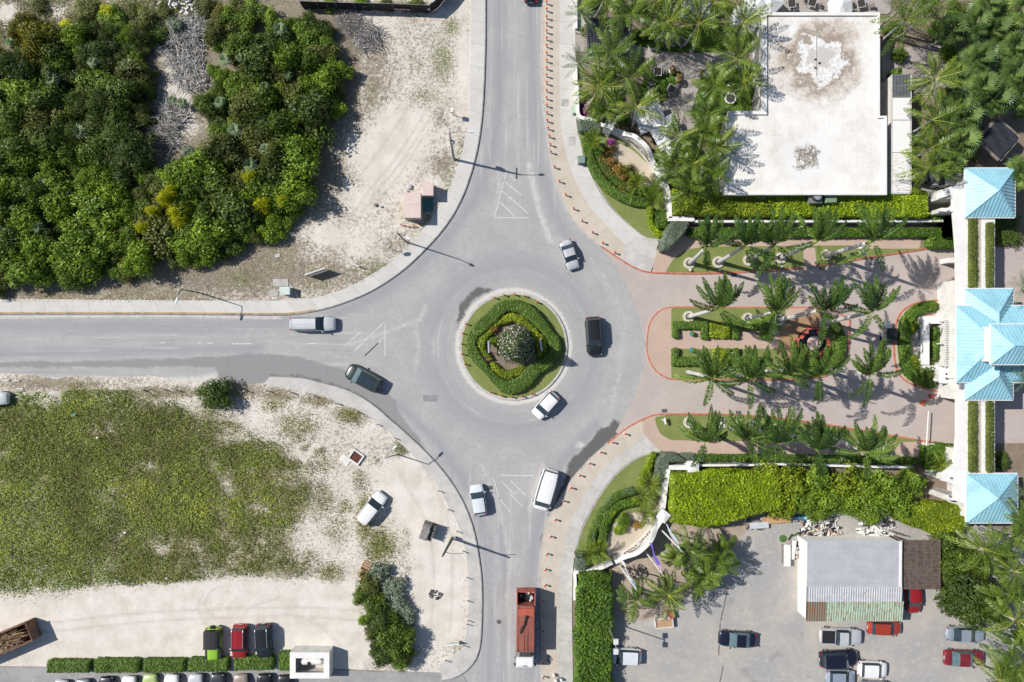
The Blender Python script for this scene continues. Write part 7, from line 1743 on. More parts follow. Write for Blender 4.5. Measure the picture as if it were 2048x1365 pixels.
 m = MB(); m.box(0, 0, .38, .5, .5, .08); m.build('seat', M_GWOOD, ch0); m = MB(); m.box(0, .25, .46, .5, .06, .42); m.build('backrest', M_GWOOD, ch0)
 for sx in (-1, 1):
  for sy in (-1, 1): m = MB(); m.box(sx * .21, sy * .21, 0, .05, .05, .37); m.build('leg', M_FR, ch0)
 spots = [(1329, 147, 1.6, 'beside the deck edge table'), (1337, 191, 2.7, 'south of the turned table'), (1354, 172, -.7, 'east of the turned table'), (1300, 165, .5, 'by the table under the palm'), (1346, 92, 2.2, 'on the shaded lawn between two tables'), (1590, 20, 3.1, 'at the western dining table on the top edge'), (1610, 3, 1.5, 'between the dining tables on the top edge'), (1640, 12, 3.0, 'at the middle dining table on the top edge'), (1705, 10, 1.5, 'west of the eastern dining table on the top edge'), (1740, 14, -1.5, 'east of the eastern dining table on the top edge')]
 for i, (x, y, r, lb) in enumerate(spots):
  p = P(x, y, .4)
  if i == 0: ch0.location = (p.x, p.y, .2); ch0.rotation_euler.z = r; ch0['label'] = 'grey garden chair ' + lb; ch0['group'] = 'garden chairs'
  else: dup(ch0, (p.x, p.y, .2), r, 'grey garden chair ' + lb)
 for i, (x, y, r, lb) in enumerate([(1343, 143, .42, 'white pot with dry bronze plant at the deck edge, northern one'), (1356, 160, .42, 'white pot with dry bronze plant at the deck edge, southern one'), (1303, 95, .5, 'white pot on the lawn beside the curved deck, western one'), (1313, 94, .5, 'white pot on the lawn beside the curved deck, eastern one'), (1384, 101, .4, 'white pot on the lawn edge in the middle of the deck'), (1447, 157, .45, 'white pot near the garden chairs'), (1460, 176, .5, 'white pot between the palms south of the deck')]):
  p = P(x, y, .5); t = thing('plant_pot', lb, 'pot', (p.x, p.y, .18)); m = MB(); m.tube([(0, 0, 0), (0, 0, .5), (0, 0, .7)], [r * .6, r, r * .9], 14); m.build('pot', M_WHITE, t)
  o = put(crown_mesh('foliage', 300 + i, .65, .7, F_CROTON if i < 2 else F_PALM, 130, 6, .35, .14, .7, False), 'foliage', t)
 p = P(1416, 141, .4); t = thing('sun_lounger', 'slatted pale wooden lounger at the end of the curved deck', 'lounger', (p.x, p.y, .19), -.45)
 m = MB()
 for k in range(7): m.box(0, -.9 + k * .26, .3, .85, .2, .05)
 m.build('seat', paint('pale_teak', (.5, .44, .37), .8), t)
 m = MB()
 for sx in (-1, 1):
  m.box(sx * .46, -.1, .22, .07, 2.0, .08)
 m.build('frame', M_WOOD, t)
 for sx in (-1, 1):
  for sy in (-1, 1): m = MB(); m.box(sx * .42, sy * .75, 0, .08, .08, .22); m.build('leg', M_WOOD, t)
 p = P(1460, 198, .4); t = thing('wicker_chair', 'round white rimmed wicker chair under the coconut palms', 'chair', (p.x, p.y, .17)); m = MB(); m.tube([(0, 0, 0), (0, 0, .4)], [.62, .72], 20); m.build('seat', M_DKGREY, t)
 m = MB(); n = 24; vs = []
 for k in range(n): a = 2 * math.pi * k / n; vs += [(.62 * math.cos(a), .62 * math.sin(a), .45), (.78 * math.cos(a), .78 * math.sin(a), .45), (.78 * math.cos(a), .78 * math.sin(a), .38), (.62 * math.cos(a), .62 * math.sin(a), .38)]
 m.add(vs, [(4 * k + q, 4 * k + (q + 1) % 4, 4 * ((k + 1) % n) + (q + 1) % 4, 4 * ((k + 1) % n) + q) for k in range(n) for q in range(4)]); m.build('rim', M_WHITE, t)
 p = P(1511, 200, .5); t = thing('bench', 'dark slatted bench row against the white building wall', 'bench', (p.x, p.y, .17))
 m = MB(); m.box(0, 0, .38, .8, 2.6, .08); m.build('seat', M_GWOOD, t); m = MB(); m.box(.42, 0, .4, .08, 2.6, .45); m.build('backrest', M_GWOOD, t)
 for sy in (-1, 1): m = MB(); m.box(0, sy * 1.1, 0, .7, .1, .38); m.build('leg', M_GWOOD, t)
 for k in range(4):
  o = MB(); o.box(0, 0, 0, .32, .4, .14, top=.85); o = o.build('cushion', paint('brown_cushion', (.2, .15, .12), .9), None, False, (p.x - .05, p.y - .9 + k * .6, .635)); tag(o, 'brown cushion on the dark bench by the building wall', 'cushion', 'bench cushions')
garden()
# ------------------------------------------------------------------ vehicles
M_GLASS = paint('car_glass', (0.032, 0.05, 0.065), 0.06, dirt=0.1)
M_GLASSL = paint('car_glass_pale', (0.11, 0.17, 0.19), 0.06, dirt=0.2)
M_TYRE = paint('tyre', (0.02, 0.02, 0.021), 0.85)
M_RIM = paint('alloy_rim', (0.45, 0.45, 0.46), 0.35, 0.6)
M_TRIM = paint('black_trim', (0.022, 0.022, 0.024), 0.5)
M_HEAD = paint('headlamp_glass', (0.62, 0.64, 0.66), 0.12)
M_TAIL = paint('tail_lamp_red', (0.45, 0.02, 0.02), 0.25)
def cpaint(nm, c, metal=0.15): return paint('car_paint_' + nm, c, 0.32, metal, dirt=0.05, scale=2, coat=0.7)
CP = dict(silver=cpaint('silver', (.60, .61, .625), .25), white=cpaint('white', (.78, .78, .77), 0), black=cpaint('black', (.013, .014, .016), 0), dgreen=cpaint('dark_green', (.028, .045, .038), .2), navy=cpaint('navy', (.010, .011, .026), .1), red=cpaint('red', (.30, .013, .016), .1),
    maroon=cpaint('maroon', (.19, .018, .026), .1), orange=cpaint('orange_red', (.36, .045, .022), .1), lime=cpaint('lime', (.27, .50, .035), .05), grey=cpaint('grey', (.26, .28, .31), .35), bluegrey=cpaint('blue_grey', (.33, .39, .46), .3), ice=cpaint('ice_blue', (.66, .70, .73), .05), tan=cpaint('tan', (.36, .29, .24), .3), palelime=cpaint('pale_lime', (.42, .52, .2), .1), dkgrey=cpaint('dark_grey', (.05, .055, .06), .2), greywhite=cpaint('greyish_white', (.55, .57, .58), .1))
# kind: belt, roof height, windscreen base, roof front, roof rear, rear base (fractions of length from the middle, + is forward), nose height
KINDS = dict(sedan=(.90, 1.42, .235, .06, -.19, -.335, .72, .93), hatch=(.92, 1.50, .275, .09, -.36, -.46, .76, .93), suv=(1.02, 1.74, .265, .105, -.415, -.47, .88, 1.02), van=(1.02, 1.95, .41, .27, -.455, -.485, .86, 1.02), small=(.95, 1.55, .29, .11, -.38, -.465, .78, .95), pickup=(1.05, 1.75, .22, .11, -.10, -.145, .92, 1.05), jeep=(1.05, 1.80, .13, .08, -.44, -.46, 1.0, 1.05))
def loft(m, rows, mi=0, close=True):
 n = len(rows[0]); vs = [p for r in rows for p in r]; fs = []
 for i in range(len(rows) - 1):
  for k in range(n - 1): fs.append((i * n + k, (i + 1) * n + k, (i + 1) * n + k + 1, i * n + k + 1))
 if close: fs.append(tuple(range(n))); fs.append(tuple(reversed(range((len(rows) - 1) * n, len(rows) * n))))
 return m.add(vs, fs, mi)
def car(kind, px, py, Lp, Wp, head, col, label, group=None, name=None, cat='car', rails=None, sunroof=False, glass=None, roofcol=None, z0=0.0, tails=True):
 k8 = 1 - 0.8 / HC
 L, W = Lp / S * k8, Wp / S * k8
 belt, roof, xw, xrf, xrr, xrb, nose, tailz = KINDS[kind]
 p = P(px, py, 0.8)
 t = thing(name or {'sedan': 'parked_car', 'hatch': 'parked_car', 'small': 'parked_car', 'suv': 'sport_utility_car', 'van': 'minivan', 'pickup': 'pickup_truck', 'jeep': 'off_road_car'}[kind], label, cat, (p.x, p.y, z0), math.radians(head), group)
 mt = CP[col]; gm = glass or M_GLASS
 jeep = kind == 'jeep'
 def ztop(u):        # u from -0.5 (rear) to 0.5 (nose)
  if u >= xw: return belt + (nose - belt) * ((u - xw) / (0.5 - xw)) ** 1.6
  if u <= xrb: return tailz - 0.06 * ((xrb - u) / (0.5 + xrb + 1e-6)) ** 2
  return belt
 def hw(u):
  e = abs(2 * u); r = W / 2 * (1 - (0.05 if jeep else (0.20 if u > 0 else 0.14)) * e ** 7 - 0.04 * e ** 2)
  if jeep and u > xw: r *= 0.74
  return r
 rows = []
 for i in range(25):
  u = -0.5 + i / 24; e = abs(2 * u); w = hw(u); zt = ztop(u)
  lo = 0.24 + 0.14 * e ** 8; drop = 0.10 * e ** 12
  zt -= drop
  pr = [(-w * .95, lo), (-w, .5), (-w * .99, zt - .14), (-w * .93, zt - .03), (-w * .6, zt + .025), (0, zt + .045)]
  pr = pr + [(-a, b) for a, b in reversed(pr[:-1])]
  rows.append([(u * L, y, z) for y, z in pr])
 m = MB(); loft(m, rows); body = m.build('body', mt, t, smooth=True); fixn(body)
 # greenhouse
 us = [xrb, xrb * .6 + xrr * .4, xrr, xrr * .66 + xrf * .34, xrr * .33 + xrf * .67, xrf, xrf * .5 + xw * .5, xw]
 def zg(u):
  if u < xrr: return belt + (roof - belt) * ((u - xrb) / (xrr - xrb)) ** .8
  if u > xrf: return belt + (roof - belt) * ((xw - u) / (xw - xrf)) ** .8
  return roof
 G_ = []
 for u in us:
  z = zg(u); f = (z - belt) / (roof - belt); wb = hw(u) * .93; wt = hw(u) * (.93 - .125 * f) if not jeep else hw(-.2) * .9
  if jeep: wb = hw(-.2) * .94
  G_.append([(u * L, -wb, belt - .02), (u * L, -wt, z - .05 * f), (u * L, -wt * .62, z + .01 * f), (u * L, 0, z + .035 * f), (u * L, wt * .62, z + .01 * f), (u * L, wt, z - .05 * f), (u * L, wb, belt - .02)])
 def strip(nm, rws, cols, mat, lift=0.0):
  m = MB()
  for a in rws:
   for c in cols:
    q = [Vector(G_[a][c]), Vector(G_[a][c + 1]), Vector(G_[a + 1][c + 1]), Vector(G_[a + 1][c])]
    nr = (q[1] - q[0]).cross(q[3] - q[0])
    if nr.length < 1e-6: nr = (q[2] - q[1]).cross(q[3] - q[1])
    nr.normalize()
    cc = (q[0] + q[1] + q[2] + q[3]) / 4
    if nr.dot(cc - Vector((0, 0, .8))) < 0: q.reverse(); nr = -nr
    m.add([v + nr * lift for v in q], [(0, 1, 2, 3)])
  return m.build(nm, mat, t, smooth=False)
 top = CP[roofcol] if roofcol in CP else (M_TRIM if roofcol == 'soft' else mt)
 strip('roof', [2, 3, 4], [1, 2, 3, 4], top)
 if jeep: strip('rear_window', [0, 1], [1, 2, 3, 4], M_TRIM)
 elif kind == 'pickup': strip('rear_window', [0, 1], [1, 2, 3, 4], gm)
 else:
  strip('tailgate', [0] if kind in ('suv', 'hatch', 'van', 'small') else [], [1, 2, 3, 4], mt) if kind in ('suv', 'hatch', 'van', 'small') else None
  strip('rear_window', [1] if kind in ('suv', 'hatch', 'van', 'small') else [0, 1], [1, 2, 3, 4], gm)
 strip('windscreen', [5, 6], [1, 2, 3, 4], gm)
 strip('side_window', [1, 2, 3, 4, 5], [0], gm); strip('side_window', [1, 2, 3, 4, 5], [5], gm)
 m = MB()
 for a in (0, 6):
  for c in (0, 5): m.add(G_[a][c:c + 2] + list(reversed(G_[a + 1][c:c + 2])), [(0, 1, 2, 3), (3, 2, 1, 0)])
 m.build('pillar', mt, t)
 r = .36 if kind in ('suv', 'pickup', 'jeep') else .31
 for sx in (-.31, .33):
  for sy in (-1, 1):
   m = MB(); y = sy * (hw(sx) - (.06 if not jeep else -.02)); w2 = .12 if not jeep else .2
   if jeep: y = sy * (W / 2 - .1)
   m.cyl((sx * L, y - sy * w2, r), (sx * L, y + sy * .09, r), r, n=14); wh = m.build('wheel', M_TYRE, t)
   m = MB(); m.cyl((sx * L, y + sy * .08, r), (sx * L, y + sy * .105, r), r * .62, n=12); m.build('rim', M_RIM, wh)
 for sy in (-1, 1):
  m = MB(); m.box((xw - .035) * L, sy * (hw(xw) + .09), belt - .03, .14, .24, .16, top=.85); m.build('wing_mirror', mt if not jeep else M_TRIM, t)
  m = MB(); hx = .455 if not jeep else .49; m.box(hx * L, sy * hw(hx) * .76, nose - .16, .16 if not jeep else .06, .34, .12, rot=-sy * .4); m.build('headlight', M_HEAD, t)
  if tails: m = MB(); m.box(-.482 * L, sy * hw(-.47) * .84, tailz - .20, .10, .26, .19, rot=sy * .35); m.build('taillight', M_TAIL, t)
 if rails:
  for sy in (-1, 1):
   m = MB(); y = sy * hw(0) * .73; m.tube([(xrr * L, y, roof - .03), (xrr * L * .9, y, roof + .06), (xrf * L * .8, y, roof + .06), (xrf * L, y, roof - .03)], .035, 5); m.build('roof_rail', rails, t)
 if sunroof:
  m = MB(); x0, x1 = xrr * .82 * L, xrf * .8 * L; w = hw(0) * .55
  for a, b in ((0, .31), (.345, .655), (.69, 1)): m.box(x0 + (x1 - x0) * (a + b) / 2, 0, roof + .02, (x1 - x0) * (b - a), 2 * w, .028)
  m.build('sunroof', M_GLASS, t)
 if kind == 'pickup':
  x0, x1 = -.485 * L, (xrb - .005) * L; w = hw(-.3) * .86; m = MB()
  m.box((x0 + x1) / 2, 0, belt + .03, x1 - x0 - .14, 2 * w - .12, .03); m.build('bed_floor', M_TRIM, t)
  m = MB(); m.box((x0 + x1) / 2, w, belt - .02, x1 - x0, .10, .13); m.box((x0 + x1) / 2, -w, belt - .02, x1 - x0, .10, .13); m.box(x0, 0, belt - .02, .1, 2 * w - .1, .13); m.build('bed_rail', mt, t)
 if jeep:
  m = MB()
  for sy in (-1, 1):
   m.box(.33 * L, sy * W * .42, .80, .30 * L, W * .19, .07); m.box(-.31 * L, sy * W * .46, .80, .26 * L, W * .12, .07)
  m.box(.495 * L, 0, .42, .14, W * .92, .2); m.build('fender', M_TRIM, t)
  m = MB(); m.cyl((-.50 * L, 0, .95), (-.50 * L - .24, 0, .95), .38, n=16); m.build('spare_wheel', M_TYRE, t)
 else:
  m = MB(); m.box(.487 * L, 0, .42, .05, W * .6, .16); m.build('grille', M_TRIM, t)
 m = MB(); m.box(-.4985 * L, 0, .6, .03, .5, .13); m.build('number_plate', M_WHITE, t)
 return t
RB = paint('rail_silver', (.5, .5, .51), .3, .7)
car('suv', 625, 648, 91, 30, 0.5, 'silver', 'silver long roofed sport utility car heading east on the west road', rails=RB, cat='car')
car('suv', 727, 757, 74, 34, 152, 'dgreen', 'dark green sport utility car with glass roof leaving on the west road', sunroof=True, glass=M_GLASSL)
car('sedan', 1139, 510, 60, 27, -72, 'silver', 'silver sedan joining the roundabout from the north road')
car('suv', 1188, 673, 78, 32, -86, 'black', 'black sport utility car circling the roundabout beside the drive', rails=M_BLACK)
car('small', 1091.5, 811, 60, 29, -132.5, 'white', 'white small hatchback at the southeast rim of the roundabout')
car('van', 1092, 980, 84, 35, -106, 'white', 'white minivan driving away on the south road')
car('hatch', 956.5, 1001, 62, 29, 99, 'ice', 'pale silver blue car entering the roundabout from the south road', glass=M_GLASS)
car('suv', 743.5, 1017, 72, 30, 52, 'white', 'white sport utility car parked on the sandy lot', rails=None)
car('sedan', 1062, -31, 72, 30, 90, 'navy', 'dark car cut by the top edge on the north road')
car('jeep', 427, 1288, 66, 31, -90, 'lime', 'lime green off road car with black soft top', 'cars on the sandy strip', roofcol='soft', z0=.09)
car('suv', 480, 1284, 69, 30, -91, 'red', 'red sport utility car with silver roof rails beside the lime green one', rails=RB, z0=.09)
car('suv', 528, 1283, 70, 31, -87, 'black', 'black sport utility car with silver roof rails on the sandy strip', rails=RB, z0=.09)
for i, (x, y, c, k, h) in enumerate([(120, 1397, 'greywhite', 'sedan', 88), (164, 1395, 'grey', 'sedan', 91), (211, 1390, 'navy', 'sedan', 89), (257, 1389, 'white', 'hatch', 90), (300, 1385, 'palelime', 'sedan', 92), (343, 1385, 'white', 'suv', 90), (391, 1384, 'greywhite', 'suv', 90), (434, 1383, 'dkgrey', 'suv', 89), (481, 1385, 'tan', 'sedan', 91), (528, 1384, 'black', 'suv', 90), (569, 1387, 'black', 'sedan', 91)]):
 car(k, x, y, 70, 30, h, c, ['greyish white car at the west end of the bottom row', 'grey car second from the west in the bottom row', 'navy car in the bottom row left of the white red lamped one', 'white car in the bottom row left of the pale lime one', 'pale lime car in the bottom row', 'white boxy car in the bottom row right of the pale lime one', 'greyish white boxy car in the bottom row', 'dark grey boxy car in the bottom row', 'tan car in the bottom row', 'black tall car in the bottom row right of the tan one', 'black low car in the bottom row beside the white tank enclosure'][i], 'cars parked along the bottom edge', z0=.05)
GP = 'cars in the gravel car park'
car('hatch', 1250, 1313, 66, 31, 178, 'ice', 'white car backed under the glossy hedge, bluish shade put into its colour', GP, z0=.09)  # white car, the shade by the hedge painted in as ice blue
car('sedan', 1475, 1279, 75, 31, 177, 'navy', 'navy sedan standing alone in the gravel car park', GP, glass=M_GLASSL, z0=.09)
car('pickup', 1681, 1273, 83, 32, -2, 'silver', 'silver grey double cab pickup truck with dark bed', GP, cat='pickup truck', z0=.09)
car('hatch', 1769, 1256, 67, 27, -2, 'orange', 'orange red hatchback tucked under the rusty roof edge', GP, z0=.09)
car('hatch', 1826, 1196, 62, 28, -86, 'red', 'red car in the shade between the shed and the pergola', GP, z0=.09)
car('sedan', 1931, 1269, 77, 29, -2, 'bluegrey', 'silver blue sedan under the dark spreading tree', GP, glass=M_GLASS, z0=.09)
car('sedan', 1929, 1317, 81, 32, -2, 'maroon', 'maroon sedan at the east side of the gravel car park', GP, glass=M_GLASSL, z0=.09)
car('suv', 1677, 1318, 75, 33, 3, 'navy', 'dark navy sport utility car below the pickup truck', GP, glass=M_GLASS, z0=.09)
car('small', 1745, 1339, 58, 31, -3, 'white', 'white small hatchback in the gravel car park', GP, z0=.09)
car('hatch', 1681, 1356, 58, 32, -2, 'bluegrey', 'blue grey hatchback below the dark navy car', GP, z0=.09)
car('sedan', 1752, 1379, 66, 30, -2, 'bluegrey', 'blue grey car cut by the bottom edge of the car park', GP, z0=.09)
car('pickup', -18, 797, 70, 27, 0, 'greywhite', 'pale vehicle nose poking in at the left edge by the field', cat='pickup truck', z0=.09)
def refuse_truck():
 p = P(1051, 1250, 1.7); t = thing('refuse_truck', 'rusty red refuse truck with white cab on the south road', 'truck', (p.x, p.y, 0), -math.pi / 2 - .015)
 g = G('rusty_red_paint'); n = g.noise(0.7, 5, .7, g.obj()); n2 = g.noise(4, 5, .75, g.obj())
 c = g.mix(g.mr(n, .35, .65), (.31, .092, .062), (.22, .082, .06)); c = g.mix(g.m('MULTIPLY', g.mr(n2, .5, .7), .6), c, (.16, .075, .055)); c = g.mix(g.mr(n2, .72, .76), c, (.55, .5, .46))
 rust = g.fin(c, .7); bright = paint('bright_red_paint', (.46, .10, .06), .6, dirt=.15)
 m = MB()   # body with bulging sides
 rows = []
 for x, w, h in [(-3.1, 1.18, 3.15), (-2.4, 1.25, 3.25), (0, 1.27, 3.3), (2.6, 1.25, 3.25), (3.05, 1.22, 3.15)]:
  rows.append([(x, -w * .96, .75), (x, -w, 1.8), (x, -w * .97, h - .25), (x, -w * .84, h - .02), (x, 0, h + .05), (x, w * .84, h - .02), (x, w * .97, h - .25), (x, w, 1.8), (x, w * .96, .75)])
 loft(m, rows); b = m.build('body', rust, t); fixn(b)
 m = MB()
 for y in (-.22, .22): m.box(1.2, y, 3.3, 3.2, .09, .09)
 for x in (-.55, -1.5, -1.0): m.box(x, 0, 3.3, .1, 2.1, .09)
 for y in (-1.06, 1.06): m.box(0, y, 3.22, 6.0, .12, .1)
 m.build('roof_rib', rust, b)
 m = MB(); m.box(-2.35, 0, 3.27, .9, 2.1, .1); m.build('hopper_flap', bright, t)
 m = MB()
 for y in (-1.2, 1.2): m.box(-3.85, y, .8, 1.7, .12, 2.1)
 m.box(-4.65, 0, .8, .12, 2.3, 1.5); m.box(-3.8, 0, .7, 1.7, 2.3, .12); m.build('hopper', bright, t)
 rng = np.random.RandomState(3); m = MB()
 for i in range(60): m.ell((-3.85 + rng.uniform(-.7, .7), rng.uniform(-1, 1), 1.2 + rng.uniform(0, .5)), (rng.uniform(.12, .3), rng.uniform(.12, .3), .2), 6, 4, rng.randint(0, 4))
 o = m.build('rubbish', [M_BLACK, M_DKGREY, M_WHITE2, paint('blue_grey_bag', (.3, .36, .45), .5)], t)
 m = MB(); m.tube([(-1.4, -.1, 3.4), (-.7, -.25, 3.5), (-.4, -.55, 3.55), (.1, -.75, 3.5), (.5, -.7, 3.45)], .06, 6); m.tube([(-1.5, .1, 3.4), (-.9, -.05, 3.5), (-.2, -.4, 3.52), (.35, -.62, 3.48)], .06, 6); m.ell((-1.7, .05, 3.4), (.3, .25, .2), 8, 4); m.build('hose', M_BLACK, t)
 m = MB(); m.box(3.75, 0, 1.0, 1.25, 1.5, 1.4); m.box(3.3, 0, .6, .8, 2.2, .8); m.build('engine_bay', M_DKGREY, t)
 m = MB(); rows = []
 for x, h in [(4.0, 2.55), (4.15, 2.72), (5.1, 2.74), (5.35, 2.6), (5.42, 1.5), (5.42, .5)]: rows.append([(x, -1.15, .5), (x, -1.15, h - .12), (x, -1.0, h), (x, 1.0, h), (x, 1.15, h - .12), (x, 1.15, .5)])
 loft(m, rows); c = m.build('cab', CP['white'], t); fixn(c)
 m = MB(); m.add([(5.36, -1, 2.5), (5.36, 1, 2.5), (5.44, 1.02, 1.55), (5.44, -1.02, 1.55)], [(0, 3, 2, 1), (0, 1, 2, 3)]); m.build('windscreen', M_GLASS, c)
 m = MB(); m.tube([(5.1, -.28, 2.76), (5.05, 0, 2.9), (5.1, .28, 2.76)], .05, 6); m.build('roof_lamp', M_DKGREY, c)
 for sy in (-1, 1): m = MB(); m.box(5.25, sy * 1.38, 1.7, .12, .25, .55); m.box(4.3, sy * 1.32, 2.1, .1, .3, .08); m.build('wing_mirror', M_DKGREY, c)
 for x in (-3.0, -1.7, 4.5):
  for sy in (-1, 1): m = MB(); m.cyl((x, sy * .85, .52), (x, sy * 1.22, .52), .52, n=16); w = m.build('wheel', M_TYRE, t); m = MB(); m.cyl((x, sy * 1.2, .52), (x, sy * 1.25, .52), .28, n=12); m.build('rim', M_RIM, w)
 m = MB(); m.box(.5, 0, .45, 8, 1.0, .3); m.build('chassis', M_BLACK, t)
refuse_truck()
def cart():
 p = P(1777, 666, 1.0); t = thing('golf_cart', 'black roofed golf cart with white front cowl by the gate island', 'golf cart', (p.x, p.y, 0), math.pi / 2)
 m = MB(); m.box(0, 0, .3, 2.3, 1.2, .4); m.box(1.0, 0, .6, .7, 1.15, .35, top=.85); m.build('body', CP['white'], t)
 m = MB(); m.box(-.25, 0, 1.85, 1.7, 1.35, .07, top=.96); m.build('roof', M_BLACK, t)
 m = MB(); m.box(-.05, 0, .7, .55, 1.1, .2); m.box(-.35, 0, .85, .15, 1.1, .5); m.box(-.9, 0, .7, .5, 1.1, .2); m.build('seat', paint('cream_seat', (.55, .5, .42), .7), t)
 m = MB()
 for x in (.55, -1.05):
  for y in (-.58, .58): m.tube([(x, y, .6), (x * .95, y, 1.86)], .03, 6)
 m.build('roof_post', M_BLACK, t); m = MB(); m.box(-1.15, 0, .35, .45, 1.1, .5); m.build('cargo_box', M_DKGREY, t)
 m = MB(); m.add([(.62, -.55, 1.0), (.62, .55, 1.0), (.55, .55, 1.8), (.55, -.55, 1.8)], [(0, 1, 2, 3), (3, 2, 1, 0)]); m.build('windscreen', M_GLASSL, t)
 for x in (-.75, .8):
  for y in (-.6, .6): m = MB(); m.cyl((x, y - .09, .25), (x, y + .09, .25), .25, n=12); m.build('wheel', M_TYRE, t)
 for y in (-.35, .35): m = MB(); m.ell((1.33, y, .75), (.06, .1, .08), 8, 4); m.build('headlight', M_HEAD, t)
cart()
# ------------------------------------------------------------------ street furniture and small things
M_RED = paint('signal_red', (0.62, 0.045, 0.03), 0.5, dirt=0.05)
M_POLE = paint('lamp_pole_grey', (0.34, 0.35, 0.36), 0.5, 0.4)
M_UPOLE = paint('green_grey_timber_pole', (0.155, 0.165, 0.125), 0.9, dirt=0.2, scale=4)
_bol = thing('bollard', 'bollard', 'bollard', (0, 0, 0))
_m = MB(); _m.tube([(0, 0, -.05), (0, 0, .62)], [.095, .085], 8); _m.build('post', M_WHITE, _bol)
_m = MB(); _m.tube([(0, 0, .60), (0, 0, .74), (0, 0, .84), (0, 0, .88)], [.125, .15, .12, .03], 8); _m.build('red_cap', M_RED, _bol)
_first = [True]
def bollard(px, py, label, group, z=.15, sc=1.0):
 p = P(px, py, .75)
 if _first[0]:
  _first[0] = False; _bol.location = (p.x, p.y, z); tag(_bol, label, 'bollard', group); _bol.scale = (sc,) * 3
 else: dup(_bol, (p.x, p.y, z), 0, label, sc, group=group)
Bn = [(278, 15), (278, 73), (278, 133), (278, 190), (278, 247), (278, 305), (278, 363), (278, 423), (278, 481), (278, 540), (278, 600), (278, 660), (278, 720), (278, 780), (278, 838), (280, 898), (283, 960), (290, 1022), (298, 1085), (307, 1152), (313, 1212), (340, 1330)]
for x, y in Bn: bollard(1024 + x / 3.992 - .5, y / 3.992, 'red capped white bollard in the row along the north road pavement', 'bollards of the north road', .15)
for x, y in [(377, 80), (428, 188), (490, 298), (558, 396), (642, 488), (723, 572), (820, 650)]: bollard(1024 + x / 3.992, 342 + y / 3.992, 'red capped white bollard along the curved northeast pavement', 'bollards of the northeast curve', .15)
for x, y in [(905, 738), (805, 806), (710, 886), (620, 976), (541, 1072), (472, 1172), (411, 1277)]: bollard(1024 + x / 4, 684 + y / 4, 'red capped white bollard along the curved southeast pavement', 'bollards of the southeast curve', .15)
for x, y in [(345, 68), (307, 203), (279, 342), (266, 467), (263, 593), (254, 712), (254, 832), (254, 955), (252, 1088), (252, 1208), (251, 1328)]: bollard(1024 + x / 4, 1024 + y / 4, 'red capped white bollard in the row along the south road pavement', 'bollards of the south road', .15)
for x, y in [(483, 195), (588, 165), (704, 158), (810, 174), (947, 243), (173, 482), (139, 584), (125, 700), (130, 810), (162, 922), (447, 1233), (557, 1268), (672, 1281), (784, 1275), (889, 1246)]: bollard(900 + x / 5.46, 560 + y / 5.46, 'red capped short bollard on the grass rim of the roundabout island', 'bollards of the roundabout', .17, .9)
for x, y in [(1155, 427), (1190, 437), (1226, 442), (1258, 438), (1300, 428)]: bollard(512 + x / 3.992, 342 + y / 3.992, 'small red capped post guarding the pink transformer boxes', 'posts by the transformer boxes', .1, .75)
# plain white posts of the south-west pavement
_wp = thing('white_post', 'white post', 'post', (0, 0, 0)); _m = MB(); _m.tube([(0, 0, -.05), (0, 0, .95)], .07, 8); _m.build('shaft', M_WHITE, _wp); _m = MB(); _m.ell((0, 0, .95), (.085, .085, .05), 8, 4); _m.build('cap', M_WHITE, _wp)
L_ = [(512 + x / 4, 684 + y / 4) for x, y in [(80, 392), (275, 405), (460, 438), (635, 493), (805, 563), (960, 660), (1103, 773), (1455, 1195), (1530, 1345)]] + [(512 + x / 4, 1024 + y / 4) for x, y in [(1600, 160), (1650, 320), (1680, 530), (1685, 715), (1690, 875), (1683, 905), (1655, 1075), (1510, 1195)]] + [(284, 781), (327, 780), (349, 780), (391, 781), (490, 782)]
for i, (x, y) in enumerate(L_):
 p = P(x, y, .5); lb = 'white post in the line behind the south west pavement' if i < 17 else 'white post in the verge south of the west road'; gp = 'white posts of the south west pavement' if i < 17 else 'white posts of the west verge'
 if i == 0: _wp.location = (p.x, p.y, .09); tag(_wp, lb, 'post', gp)
 else: dup(_wp, (p.x, p.y, .09), 0, lb, group=gp)
